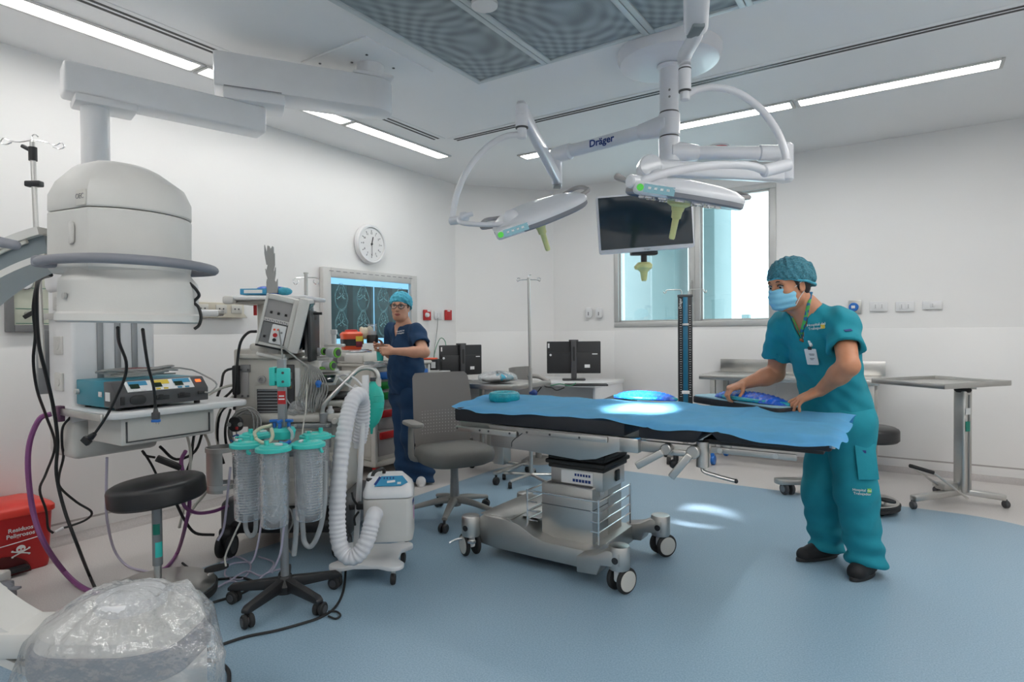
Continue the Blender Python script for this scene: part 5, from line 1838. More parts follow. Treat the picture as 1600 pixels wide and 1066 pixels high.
# steel holder left of the canisters
hm0 = at(346, 730, 3.30)
t = thing('cylinder_holder', 'bent steel holder with two round brackets left of the suction canisters', 'holder', hm0)
part('sheet', B().lathe([(.075, -.13), (.075, .10)], None, 20, R(150), R(300)), 'steeldull', t)
for z in (.10, -.10):
    part('ring', B().lathe([(.072, z - .012), (.08, z - .012), (.08, z + .012), (.072, z + .012), (.072, z - .012)], None, 30), 'steel', t)
part('bracket', B().bb((.07, -.02, -.06), (.14, .02, .06), .004), 'greymetal', t)

# ================================================================== SUCTION STAND
SO = V3((-1.065, 2.80, 0))
st = thing('suction_stand', 'grey pole stand on a black five star wheeled base carrying clear suction canisters', 'suction stand', SO)
part('pole', B().cyl((0, 0, .08), (0, 0, .74), .0185, seg=24).bb((-.017, -.017, .72), (.017, .017, 1.13), .003), 'greymetal', st)
part('hub', B().lathe([(0, .045), (.045, .05), (.05, .085), (.035, .11), (.024, .125), (0, .125)]), 'black', st)
for k in range(5):
    a = R(36 + 72 * k)
    m = Matrix.Rotation(a, 4, 'Z')
    lg = part('leg', B().prism([(.0, .085), (.03, .118), (.10, .108), (.245, .088), (.262, .075), (.262, .06), (.24, .058), (.09, .062), (0, .055)], -.018, .018, m @ basis((0, 0, 0), V3((1, 0, 0)), ZUP, V3((0, -1, 0))), .005), 'black', st)
    wa_ = a + R((40, 15, 70, -30, 20)[k])
    wm_ = fr((.248 * math.cos(a), .248 * math.sin(a), 0), wa_)
    part('wheel', B().cyl((-.024, .012, .03), (-.004, .012, .03), .03, m=wm_, seg=24, bev=.005).cyl((.004, .012, .03), (.024, .012, .03), .03, m=wm_, seg=24, bev=.005).cyl((0, 0, .035), (0, 0, .062), .008, m=wm_), 'rubber', lg)
    part('wheel_hub', B().cyl((-.026, .012, .03), (.026, .012, .03), .017, m=wm_, seg=20), 'dgrey', lg)
part('carrier_ring', B().tube([(.10 * math.cos(2 * PI * k / 20), .10 * math.sin(2 * PI * k / 20), .70) for k in range(20)], .007, seg=8, sub=2, closed=True), 'greymetal', st)
part('carrier_arm', B().bb((-.10, -.012, .693), (.10, .012, .707), .003).bb((-.012, -.10, .693), (.012, .10, .707), .003), 'greymetal', st)
part('green_clamp', B().bb((-.05, -.03, 1.01), (-.022, .03, 1.095), .005).bb((-.012, -.042, 1.005), (.048, -.014, 1.092), .008).bb((-.03, -.028, 1.03), (-.01, .0, 1.07), .004), 'green', st)
for z in (1.03, 1.07):
    part('clamp_bolt', B().cyl((.02, -.041, z), (.02, -.046, z), .006, seg=10), 'dgrey', st)
rl = part('red_label', B().box((.004, -.0185, .955), (.036, .003, .06)), 'red', st)
part('label_text', B().box((.004, -.0205, .962), (.024, .001, .006)).box((.004, -.0205, .948), (.028, .001, .006)), 'textwhite', rl, split=True)
hb_ = B().lathe([(0, .765), (.05, .765), (.058, .80), (.05, .815), (0, .82)])
part('green_manifold', hb_, 'green', st)
for k in range(3):
    a = R(200 + 70 * k)
    x, y = .035 * math.cos(a), .035 * math.sin(a)
    part('stopcock', B().cyl((x, y, .81), (x, y, .84), .008).box((x, y, .848), (.045, .016, .014), .005, rz=a), 'blueplastic', st)

CAN_R = .066


def canister():
    t = thing('suction_canister', 'tmp', 'suction canister', (0, 0, 0), 0, 'clear suction canisters on the stand')
    part('jar', B().lathe([(0, 0), (.05, 0), (.0565, .006), (.0575, .012), (.064, .325), (.066, .33)], None, 40), 'clear', t)
    rb_ = B()
    for k in range(24):
        z = .03 + k * .012
        r_ = .0578 + .0065 * z / .325
        part('graduation', B().lathe([(r_ + .0004, z), (r_ + .0012, z + .0012), (r_ + .0004, z + .0024)], None, 24, R(-150), R(-30)), 'cleartube', t)

    def lin_(i, j):
        a = 2 * PI * i
        r_ = (.050 + .006 * j) * (.86 + .10 * math.sin(5 * a + 6 * j) + .06 * math.sin(11 * a - 9 * j)) * min(1, .25 + j * 7)
        return (r_ * math.cos(a), r_ * math.sin(a), .012 + .30 * j)
    part('liner', B().grid(48, 24, lin_), 'clearliner', t, angle=80)
    part('inner_tube', B().tube([(0, 0, .31), (.01, -.01, .2), (-.015, -.012, .1), (.01, .0, .04)], .006, seg=8), 'cleartube', t)
    ld_ = part('lid', B().lathe([(0, .338), (.052, .338), (.056, .330), (.064, .330), (.070, .325), (.0745, .326), (.0755, .334), (.074, .341), (.066, .343), (.062, .3425), (.058, .350), (.03, .353), (.028, .349), (0, .349)], None, 44), 'green', t)
    part('lid_tab', B().box((.078, 0, .333), (.026, .022, .006), .003), 'green', ld_)
    part('lid_hook', B().tube([(.0, -.066, .322), (.0, -.07, .31), (.01, -.068, .305)], .007, seg=8), 'green', ld_)
    part('port', B().cyl((.02, .02, .348), (.02, .02, .372), .010).cyl((-.03, -.01, .35), (-.03, -.01, .362), .008), 'green', ld_, split=True)
    part('white_cap', B().box((-.035, .008, .356), (.032, .016, .010), .004, rz=.4), 'white', t)
    part('lid_window', B().cyl((.004, -.03, .350), (.004, -.03, .3525), .018), mat('pale_mint', (.35, .72, .66), .35), t)
    return t


can = None
for k, (x, Y, lab) in enumerate(((384, 2.70, 'clear suction canister with mint lid, left one at the front of the stand'), (425, 2.60, 'clear suction canister with mint lid, front middle one nearest the camera'),
                                 (479, 2.69, 'clear suction canister with mint lid, right one at the front of the stand'), (491, 2.90, 'clear suction canister with mint lid, half hidden at the back right of the stand'),
                                 (397, 2.93, 'clear suction canister with mint lid, hidden at the back left of the stand'))):
    X = (x - 800) / FOC * Y
    rz_ = R((25, 160, 70, 5, 200)[k])
    if k == 0:
        can = canister()
        can.location = (X, Y, .42)
        can.rotation_euler = (0, 0, rz_)
        can['label'] = lab
    else:
        dup(can, (X, Y, .42), rz_, lab)
for k, (l, r_, m_, lab) in enumerate((
        ([(400, 684, 2.72), (398, 676, 2.74), (408, 669, 2.76), (420, 666, 2.77), (424, 664, 2.78)], .008, mat('cream_tube', (.60, .60, .45), .4), 'cream suction tube arching over the left canister'),
        ([(424, 670, 2.72), (426, 682, 2.70), (420, 691, 2.68), (410, 692, 2.68), (400, 686, 2.70)], .008, bpy.data.materials['cream_tube'], 'cream suction tube looping down between the front lids'),
        ([(450, 668, 2.75), (456, 676, 2.76), (455, 688, 2.75), (445, 692, 2.73), (436, 691, 2.72)], .007, M['cleartube'], 'clear short tube curving over the middle of the stand'),
        ([(436, 692, 2.70), (446, 694, 2.71), (453, 690, 2.73)], .009, M['blueplastic'], 'short blue tube sleeve between the canister lids'),
        ([(396, 790, 2.95), (385, 800, 2.95), (384, 825, 2.95), (391, 838, 2.95), (399, 830, 2.95), (400, 800, 2.95)], .011, M['cleartube'], 'clear ribbed tube looping below the left canister'),
        ([(461, 795, 2.82), (463, 820, 2.82), (461, 850, 2.82), (459, 868, 2.82)], .0125, M['cleartube'], 'clear ribbed tube hanging straight below the right canister'),
        ([(472, 800, 2.86), (473, 825, 2.86), (476, 848, 2.86), (486, 854, 2.86), (496, 838, 2.86), (504, 810, 2.86), (508, 770, 2.86), (509, 720, 2.88)], .0125, M['cleartube'], 'clear ribbed tube bent into a U below the right canister'),
        ([(410, 800, 2.9), (405, 840, 2.9), (398, 870, 2.9), (392, 880, 2.9)], .005, M['lilac'], 'lilac tube hanging below the front canister'),
        ([(450, 770, 2.72), (444, 820, 2.74), (438, 865, 2.76), (425, 895, 2.8)], .005, M['lilac'], 'lilac tube running down the stand pole'),
        ([(360, 730, 3.1), (356, 770, 3.05), (353, 800, 3.0), (349, 828, 3.0), (340, 845, 2.98)], .006, M['lilac'], 'lilac tube at the left of the canisters'),
        ([(376, 815, 2.9), (362, 845, 2.9), (352, 870, 2.9), (353, 885, 2.88)], .0045, M['cablew'], 'thin white tube falling from the left canister to the floor'),
        ([(447, 790, 2.85), (455, 800, 2.85), (457, 818, 2.85), (448, 838, 2.85), (450, 858, 2.84), (460, 868, 2.84)], .004, M['cableg'], 'thin grey tube winding between pole and hanging tube'))):
    cable('suction_tube', lab, pts3(l), r_, m_, cat='tube', group='tubes on the suction stand', seg=10)

# ================================================================== PATIENT WARMER
WO = V3((-.735, 3.14, 0))
wm = thing('warmer_trolley', 'white wheeled trolley with pole holding the hose warmer unit', 'trolley', WO)
ol = []
for sx, sy, a0 in ((1, 1, 0), (-1, 1, 90), (-1, -1, 180), (1, -1, 270)):
    for k in range(7):
        t_ = R(a0 - 20 + 130 * k / 6)
        ol.append((sx * .135 + .052 * math.cos(t_), sy * .135 + .052 * math.sin(t_)))
    if (sx, sy) == (1, 1):
        ol += [(.06, .155), (-.06, .155)]
    elif (sx, sy) == (-1, 1):
        ol += [(-.14, .06), (-.14, -.06)]
    elif (sx, sy) == (-1, -1):
        ol += [(-.06, -.155), (.06, -.155)]
    else:
        ol += [(.14, -.06), (.14, .06)]
part('base_plate', B().prism(ol, .075, .098, None, .006), 'white', wm)
for x in (-.135, .135):
    for y in (-.14, .14):
        c = part('caster', B().box((x, y, .055), (.022, .03, .04), .006).cyl((x, y, .05), (x, y, .078), .012), 'steel', wm)
        part('wheel', B().cyl((x - .011, y - .012, .028), (x + .011, y - .012, .028), .028, seg=22, bev=.004), 'rubber', c)
pb, pt = V3((-.105, .06, .09)), at(571, 588, 3.22) - WO
part('pole', B().tube([pb, pb.lerp(pt, .5), pt], .0145, seg=14, sub=1).bb(tuple(pt - V3((.016, .016, .10))), tuple(pt + V3((.016, .016, .005))), .003), 'white', wm)
ck = at(556, 792, 3.15) - WO
part('pole_clamp', B().box(ck + V3((.025, .02, 0)), (.05, .05, .035), .008).cyl(ck + V3((-.01, 0, 0)), ck + V3((-.03, -.01, 0)), .016).tube([ck + V3((.01, -.02, .02)), ck + V3((-.005, -.03, .05)), ck + V3((-.012, -.03, .085))], .006, seg=8).tube([ck + V3((.02, -.02, -.02)), ck + V3((0, -.03, -.05)), ck + V3((.0, -.02, -.09))], .006, seg=8), 'black', wm)
u0 = V3((-.637, 3.10, 0))
wu = thing('patient_warmer', 'white hot air patient warmer box with blue control panel and corrugated hose', 'patient warmer', (u0.x, u0.y, .205), R(6))
bp = rrect(.245, .20, .035, 4)
ch_ = [(x, y) for x, y in bp]
part('body', loft([([(x * .97, y * .97) for x, y in bp], 0), (bp, .012), (bp, .215)]), 'offwhite', wu, angle=30)
tp_ = [(bp, .219), ([(x * 1.015, y * 1.015) for x, y in bp], .226), ([(x * 1.0, y * 1.0) for x, y in bp], .245), ([(x * .93, y * .9 + .004) for x, y in bp], .272)]
part('lid', loft([(o, z) for o, z in tp_] + [([(x * .70 - .02, y * .60 + .02) for x, y in bp], .315)]), 'white', wu, angle=30)
slx = basis((.052, -.028, .2895), V3((.80, -.28, -.53)).normalized(), V3((.33, .94, .0)).normalized(), V3((.80, -.28, -.53)).normalized().cross(V3((.33, .94, .0)).normalized()))
tilt_ = math.atan2(.043, .037)
sl2 = basis((.012, -.071, .2965), V3((1, 0, 0)), V3((0, .68, .73)).normalized(), V3((0, -.73, .68)).normalized())
pnl = part('control_panel', B().prism([(-.075, -.026), (.055, -.026), (.088, -.008), (.06, .03), (-.045, .03)], 0, .003, sl2), 'labelblue', wu)
part('panel_display', B().box((.005, -.002, .0035), (.04, .012, .002), 0, sl2, rz=.1).box((.045, -.012, .0035), (.018, .012, .002), 0, sl2), 'paper', pnl, split=True)
part('panel_button', B().box((-.03, .018, .0035), (.006, .01, .002), 0, sl2).box((-.015, .018, .0035), (.006, .01, .002), 0, sl2).box((.0, .018, .0035), (.006, .01, .002), 0, sl2).box((.015, .018, .0035), (.006, .01, .002), 0, sl2), 'textnavy', pnl, split=True)
part('panel_edge', B().box((-.062, .004, .0032), (.012, .05, .002), 0, sl2, rz=-.5), 'textnavy', pnl)
part('handle', B().tube([(-.085, -.02, .30), (-.075, -.01, .33), (-.05, .01, .342), (-.03, .03, .335), (-.03, .035, .312)], .009, seg=8).box((-.085, -.035, .303), (.05, .03, .016), .006, rz=.5), 'black', wu)
text('Warm', .040, basis((.1232, -.030, .185), V3((.0, 1, 0)), ZUP, V3((1, 0, 0))), 'textnavy', wu, bold=.0012)
part('pink_label', B().box((.1235, .0, .12), (.002, .05, .06)), mat('pink_label', (.55, .25, .5), .6), wu)
for x in (-.09, .09):
    for y in (-.07, .07):
        part('foot', B().cyl((x, y, -.008), (x, y, .0), .012, seg=12), 'black', wu)
part('hose_outlet', B().cyl((-.07, -.10, .115), (-.07, -.125, .115), .045), 'offwhite', wu)
hp = pts3([(586, 803, 2.97), (582, 812, 2.92), (573, 845, 2.88), (560, 866, 2.86), (545, 870, 2.86), (532, 855, 2.87), (527, 820, 2.88), (528, 770, 2.90), (533, 710, 2.94), (541, 660, 2.98), (550, 628, 3.04), (560, 617, 3.12), (566, 628, 3.20), (566, 660, 3.24), (561, 690, 3.26)])
# corrugated: resample the path, alternate radius
t_ = B()
dense = []
n = len(hp)
for i in range(n - 1):
    p0_ = hp[i - 1] if i > 0 else hp[0] * 2 - hp[1]
    p3_ = hp[i + 2] if i + 2 < n else hp[-1] * 2 - hp[-2]
    for k in range(24):
        t = k / 24
        dense.append(.5 * ((2 * hp[i]) + (hp[i + 1] - p0_) * t + (2 * p0_ - 5 * hp[i] + 4 * hp[i + 1] - p3_) * t * t + (3 * hp[i] - p0_ - 3 * hp[i + 1] + p3_) * t ** 3))
dense.append(hp[-1])
out, acc, step = [dense[0]], 0, .0042
for a, c in zip(dense, dense[1:]):
    acc += (c - a).length
    if acc >= step:
        out.append(c)
        acc = 0
t_.tube(out, [(.041, .0385, .0365, .0385)[i % 4] for i in range(len(out))], seg=22, sub=1)
part('hose', t_, 'hose', wu, world=True, angle=80)
part('hose_end', B().cyl(at(561, 690, 3.26), at(560, 700, 3.26), .03, .026), 'white', wu, world=True)

# ================================================================== EMERGENCY CART with coloured drawers
CO = uv(-4.02, 3.97, 0)
ec = thing('drawer_cart', 'grey wheeled drawer cart with blue, green and red drawer fronts beside the woman', 'cart', CO, RA)
# local x = V (front +x), y = U
CW, CD = .34, .215
part('carcass', B().bb((-CD, -CW, .15), (CD - .012, CW, .955), .012), 'cream', ec)
for sy in (-1, 1):
    part('corner_post', B().bb((CD - .05, sy * CW - .018, .10), (CD + .006, sy * CW + .018, .955), .012), 'offwhite', ec)
part('bottom_frame', B().bb((-CD - .01, -CW - .02, .10), (CD + .01, CW + .02, .15), .015), 'beige', ec)
part('side_panel', B().bb((-CD + .03, -CW - .006, .18), (CD - .06, -CW + .004, .93), .01), 'cream', ec)
for k, (z0, z1, m_) in enumerate(((.845, .92, 'blueplastic'), (.755, .835, 'greendrawer'), (.60, .745, 'greendrawer'), (.415, .59, 'red'), (.19, .405, 'red'))):
    d_ = part('drawer', B().bb((CD - .012, -CW + .03, z0), (CD + .002, CW - .03, z1), .005), 'warmgrey', ec)
    h_ = .062
    part('coloured_grip', B().bb((CD, -CW + .035, z1 - h_ - .01), (CD + .024, CW - .035, z1 - .008), .01), m_, d_)
part('worktop', B().bb((-CD - .02, -CW - .03, .955), (CD + .02, CW + .03, .985), .012), 'cream', ec)
part('top_rail', B().bb((-CD - .02, -CW - .03, .985), (-CD + .10, CW + .03, 1.075), .015), 'offwhite', ec)
part('side_rail', B().bb((-CD, -CW - .03, .985), (CD - .12, -CW - .01, 1.06), .01), 'offwhite', ec)
for sx in (-1, 1):
    for sy in (-1, 1):
        x, y = sx * (CD - .035), sy * (CW - .03)
        c = part('caster', B().cyl((x, y, .105), (x, y, .085), .022).box((x, y, .075), (.05, .04, .05), .012), 'greymetal', ec)
        part('wheel', B().cyl((x - .016, y, .048), (x + .016, y, .048), .048, seg=26, bev=.006), 'dgrey', c)
        if sx > 0:
            part('brake_lever', B().box((x + .03, y - .02, .092), (.06, .06, .014), .005), 'red', c)
# things on the cart
q = at(549, 533, 4.86)
t = thing('sharps_container', 'red sharps container with black band beside the x-ray viewer', 'sharps container', q - ZUP * .07, R(28))
sq = rrect(.155, .145, .025, 4)
part('tub', loft([([(x * .86, y * .86) for x, y in sq], 0), ([(x * .9, y * .9) for x, y in sq], .01), (sq, .115)]), 'orange', t)
part('black_band', loft([([(x * .965, y * .965) for x, y in sq], .032), ([(x * 1.01, y * 1.01) for x, y in sq], .085)], None, True), 'black', t)
part('lid', loft([([(x * 1.04, y * 1.04) for x, y in sq], .113), ([(x * 1.04, y * 1.04) for x, y in sq], .128), ([(x * .8, y * .8) for x, y in sq], .145)]), 'orange', t)
part('lid_cap', B().lathe([(0, .143), (.05, .143), (.05, .158), (.03, .162), (0, .162)]), 'redlid', t)
part('yellow_label', B().box((.045, -.0755, .088), (.055, .004, .04), .001).box((.0815, -.04, .07), (.004, .05, .05), .001), 'yellow', t, split=True)
part('warning_label', B().box((.045, -.074, .045), (.05, .004, .045), .001), mat('maroon_label', (.16, .01, .03), .5), t)
part('bracket', B().bb((-.02, -.02, -.025), (.16, .03, -.005), .004).bb((.10, .02, -.02), (.15, .10, .0), .004), 'chrome', t)
q = at(582, 536, 4.93)
t = thing('black_lidded_jar', 'clear jar standing on its black lid behind the sharps container', 'jar', q)
part('lid', B().lathe([(0, 0), (.044, 0), (.046, .006), (.046, .055), (.042, .065), (0, .065)]), 'black', t)
part('glass', B().lathe([(.034, .065), (.036, .07), (.036, .13), (.033, .14), (.036, .143), (.036, .155), (0, .156)]), 'clear', t)
part('contents', B().cyl((0, 0, .066), (0, 0, .098), .033), 'paper', t)
q = at(571, 521, 4.95)
solo('cream_pouch', B().sph(q, (.05, .035, .05), 18).sph(q + V3((.035, 0, .02)), (.03, .025, .04), 12).sph(q + V3((-.03, 0, .03)), (.02, .02, .025), 12), mat('cream_paper', (.70, .66, .52), .7, bump=.6, bscale=40), 'crumpled cream paper bag between the sharps container and the jar', 'paper bag')
q = at(594, 558, 4.95)
t = thing('green_cup', 'small mint green cup on the cart just below the woman hands', 'cup', q - ZUP * .03)
part('cup', B().lathe([(0, 0), (.025, 0), (.03, .09), (.028, .09), (.023, .004), (0, .004)]), 'green', t)
q = at(588, 570, 4.95)
solo('wrapped_tray', B().sph(q, (.10, .07, .022), 20).sph(q + V3((.06, .02, .012)), (.05, .04, .02), 14).sph(q + V3((-.06, .02, .01)), (.05, .05, .018), 14), 'clearliner', 'crumpled clear wrapped supplies on the cart worktop in front of the woman', 'supplies')
# ================================================================== OPERATING TABLE
OT = uv(-1.618, 2.957, 0)
ot = thing('operating_table', 'stainless steel operating table with black pads on a wheeled column base', 'operating table', OT, RA)
XZ = basis((0, 0, 0), V3((1, 0, 0)), ZUP, V3((0, -1, 0)))


def yprism(poly, y0, y1, bev=.0):
    """outline in (x, z), extruded from y0 to y1"""
    return B().prism(poly, -y1, -y0, XZ, bev)


# base
side = [(-.42, .075), (-.42, .205), (-.38, .232), (-.22, .232), (-.14, .218), (-.05, .172), (.02, .155), (.30, .155), (.30, .062), (-.30, .062)]
part('base_body', yprism(side, -.262, .262, .008), 'steeldull', ot)
part('base_top_plate', B().bb((-.41, -.24, .230), (-.20, .24, .2345), .002), 'steel', ot)
for sx, sy in ((1, -1), (1, 1), (-1, -1), (-1, 1)):
    x, y = sx * .445, sy * .283
    if sx > 0:
        lgp = [(.24, .068), (.24, .150), (.34, .172), (.40, .205), (.47, .205), (.47, .135), (.37, .125), (.35, .075)]
        part('base_leg', yprism(lgp, sy * .283 - .05, sy * .283 + .05, .008), 'steeldull', ot)
    hs = part('caster_housing', B().lathe([(0, .115), (.05, .115), (.052, .125), (.052, .215), (.048, .225), (.03, .229), (0, .23)], fr((x, y, 0)), 32), 'steel', ot)
    part('housing_socket', B().cyl((x, y - .05, .165), (x, y - .054, .165), .016).cyl((x, y - .0535, .165), (x, y - .056, .165), .008), 'black', hs)
    cm = fr((x, y, 0), R((-10, 60, 78, 30)[(sx > 0) * 2 + (sy > 0)] if False else {(1, -1): -22, (1, 1): -35, (-1, -1): 62, (-1, 1): 20}[(sx, sy)]))
    c = part('caster_fork', B().bb((-.018, -.025, .05), (.018, .03, .118), .012, cm), 'white', ot)
    for s in (-1, 1):
        part('tyre', B().cyl((s * .022, .015, .062), (s * .044, .015, .062), .062, m=cm, seg=32, bev=.006), 'rubber', c)
        part('wheel_disc', B().cyl((s * .0435, .015, .062), (s * .047, .015, .062), .049, m=cm, seg=28, bev=.002), 'cream', c)
part('brake_lever', B().tube([(-.47, -.31, .10), (-.52, -.33, .085), (-.545, -.35, .07)], .007).box((-.40, -.335, .10), (.04, .03, .02), .006), 'chrome', ot)
part('column_cover', B().bb((-.052, -.17, .15), (.25, .19, .437), .006), 'steel', ot)
part('cover_joint', B().bb((-.0535, -.1715, .325), (.2515, .1915, .329)), 'dgrey', ot)
part('cover_plate', B().bb((.25, -.172 + .19, .152), (.2525, .188, .434)), 'steeldull', ot)
part('cover_label', B().box((.2525, -.06, .40), (.002, .05, .035)), 'paper', ot)
part('column_well', B().bb((-.03, -.15, .434), (.235, .17, .4385)), 'dgrey', ot)
cl = part('column_collar', B().bb((-.015, -.13, .42), (.290, .15, .525), .004), 'steel', ot)
part('control_label', B().bb((.05, -.1325, .445), (.235, -.1305, .512)), 'paper', cl)
for k in range(6):
    part('symbol', B().box((.135 + k * .016, -.133, .494), (.011, .001, .013)), 'textnavy', cl)
    part('symbol', B().box((.125 + k * .018, -.133, .464), (.014, .001, .015)), 'textnavy', cl)
part('side_plug', B().box((.292, .05, .475), (.012, .05, .06), .008), 'black', cl)
for k, z in enumerate((.53, .553, .576, .598)):
    g = .012 * (k % 2) + .012
    part('bellows_fold', B().bb((-.015 - g, -.13 - g, z - .010), (.29 + g, .15 + g, z + .013), .008), 'rubber', ot)
# wire basket on the base
def wire(p, r_=.0042): return B().tube(p, r_, seg=8, sub=1)


for k, z in enumerate((.39, .335, .285, .235)):
    part('basket_wire', wire([(.255, -.20, z), (.30, -.205, z), (.30, .20, z)]), 'chrome', ot)
    part('basket_wire', wire([(-.06, -.205, z), (-.12, -.205, z), (-.12, .18, z)]), 'chrome', ot)
part('basket_rail', wire([(-.12, .18, .392), (-.12, -.205, .392), (.30, -.205, .392), (.30, .20, .392)], .005), 'chrome', ot)
for p_ in ((-.12, -.205), (.30, -.205), (.30, .20), (-.12, .18)):
    part('basket_post', wire([(p_[0], p_[1], .175), (p_[0], p_[1], .40)], .005), 'chrome', ot)
part('basket_label', B().bb((-.19, -.16, .2345), (-.07, -.04, .236)), 'paper', ot)
# table frame
pl = [(-.34, .615), (-.34, .705), (-.36, .735), (.36, .735), (.48, .735), (.485, .70), (.445, .672), (.30, .612), (.21, .597), (-.10, .612)]
for sy in (-1, 1):
    part('side_plate', yprism(pl, sy * .225 - .008, sy * .225 + .008, .004), 'steel', ot)
part('under_tray', B().bb((-.33, -.21, .622), (.28, .21, .70), .01), 'steeldull', ot)
for sy in (-1, 1):
    part('accessory_rail', B().bb((-.575, sy * .245 - .007, .682), (-.16, sy * .245 + .007, .712), .003), 'steel', ot)
    part('accessory_rail', B().bb((-.12, sy * .245 - .007, .702), (.37, sy * .245 + .007, .730), .003), 'steel', ot)
    for x in (-.56, -.40, -.34, -.2, -.09, .05, .22):
        part('rail_screw', B().cyl((x, sy * .2515, .70 if x < -.15 else .715), (x, sy * .2545, .70 if x < -.15 else .715), .006, seg=10), 'dgrey', ot)
part('frame_gap', B().tube([(-.20, -.2335, .625), (-.19, -.2335, .66), (-.10, -.2335, .725)], .0022, seg=6), 'dgrey', ot)
part('head_frame', B().bb((-.58, -.20, .70), (-.30, .20, .742), .006), 'steeldull', ot)
part('hinge_disc', B().cyl((.36, -.12, .645), (.36, -.12, .665), .055), 'steeldull', ot)
for sy in (-1, 1):
    part('hinge_block', B().bb((.43, sy * .22 - .025, .665), (.53, sy * .22 + .025, .735), .008), 'steel', ot)
    part('leg_rail', B().bb((.50, sy * .205 - .012, .672), (.80, sy * .205 + .012, .725), .004), 'steel', ot)
    part('leg_hinge', B().cyl((.82, sy * .205, .63), (.82, sy * .205, .745), .028), 'steel', ot)
    part('leg_bar', B().bb((.86, sy * .205 - .008, .700), (1.21, sy * .205 + .008, .726), .003), 'steeldull', ot)
    for x in (.90, 1.13):
        part('bar_bolt', B().cyl((x, sy * .214, .713), (x, sy * .222, .713), .012, seg=16), 'steel', ot)
for x, s in ((.665, 1), (.79, 1.15)):
    pv_ = V3((x, -.235, .70))
    lv_ = part('clamp_pivot', B().cyl(pv_ + V3((0, .03, 0)), pv_ + V3((0, -.025, 0)), .026 * s, bev=.004), 'steeldull', ot)
    part('clamp_lever', beam(pv_ + V3((-.01, -.03, -.01)), pv_ + V3((-.13 if s == 1 else -.09, -.05, -.085 * s - (.02 if s > 1 else 0))), .02, .034, .006), 'steel', lv_)
part('clamp_body', B().bb((.66, -.235, .672), (.78, -.20, .70), .006), 'steel', ot)
part('clamp_knob', B().cyl((.70, -.215, .675), (.70, -.215, .645), .012).sph((.69, -.215, .630), .022, 14), 'black', ot)
part('release_handle', B().tube([(.82, -.205, .63), (.83, -.215, .61), (.90, -.225, .598), (.97, -.235, .590)], .009), 'steel', ot)
part('release_tip', B().sph((.972, -.235, .590), .010, 10), 'black', ot)
part('lower_panel', B().bb((.82, -.20, .735), (1.31, .20, .757), .004), 'black', ot)
part('end_bar', B().tube([(1.345, -.255, .775), (1.35, -.255, .80), (1.35, .255, .80)], .012, sub=1), 'steel', ot)


def padbox(x0, x1, xb0, xb1, z0, z1, up=.028):
    """foam pad with a slightly raised far side"""
    b_ = yprism([(xb0, z0), (x0, z1), (x1, z1), (xb1, z0)], -.262, .262, .012)
    for v in b_.bm.verts:
        v.co.z += up * (v.co.y + .26) / .52 * (1 if v.co.z > (z0 + z1) / 2 else .3)
    return b_


part('back_pad', padbox(-.575, .468, -.572, .466, .742, .815), 'pad', ot)
part('seat_pad', padbox(.535, .846, .535, .800, .742, .808), 'pad', ot)
part('leg_pad', padbox(.852, 1.352, .905, 1.345, .758, .811), 'pad', ot)

# blue drape over the pads
rd = random.Random(5)


def drp(i, j):
    x = -.60 + 1.985 * i
    xt = x
    # widths: pulled in at the head end, loose at the foot end
    y0 = -.283 + .012 * math.sin(3.1 * x + .6) + .01 * math.sin(9 * x)
    if x < -.4:
        y0 += .03 * (-.4 - x) / .2
    y1 = .315 - .085 * max(0, (-.1 - x) / .5) + .01 * math.sin(5 * x)
    y = y0 + (y1 - y0) * j
    z = .8175 + .031 * (y + .26) / .52
    if .3 < x < .7:
        z += .006 * math.sin((x - .3) / .4 * PI)
    z += .0035 * math.sin(17 * x + 5 * y) * math.sin(9 * y + 2 * x + 1) + .0025 * math.sin(31 * x - 11 * y)
    z += .0035 * math.exp(-((y - .02 - .03 * math.sin(3 * x)) / .02) ** 2)            # long fold
    for xf in (.62, .93):
        z += .005 * math.exp(-((x - xf - .1 * y) / .012) ** 2)                        # cross folds
    hem = max(0, (-.255 - y) / .03)
    lo = .012 + .022 * max(0, min(1, (x - .35) / .4)) + .006 * math.sin(12 * x)
    z -= lo * min(1, hem) ** 1.3
    hem2 = max(0, (y - .27) / .045)
    z -= .05 * min(1, hem2) ** 1.5
    if x > 1.33:
        k = (x - 1.33) / .055
        z += .010 * math.sin(38 * y) * k - .022 * k * k * (1 - .9 * j)
        x += .012 * math.sin(30 * y + 1) * k
    if x < -.52:
        z += .02 * ((-.52 - x) / .08) ** 2 * (.4 + .6 * j) + .004 * math.sin(30 * y)
    return OT + V * x + U * y + ZUP * (z + .003)


solo('surgical_drape', B().grid(170, 54, drp, thick=.0025), 'drape', 'sky blue paper drape spread over the operating table', 'drape', angle=80)
# head ring
hr = OT + V * (-.425) + U * .03 + ZUP * .836
solo('head_ring', B().lathe([(.045, .002), (.085, 0), (.093, .012), (.092, .038), (.085, .05), (.066, .056), (.05, .05), (.043, .036), (.042, .012), (.045, .002)], Matrix.Translation(hr), 48), 'gel', 'round teal gel head ring on the left end of the drape', 'gel ring')
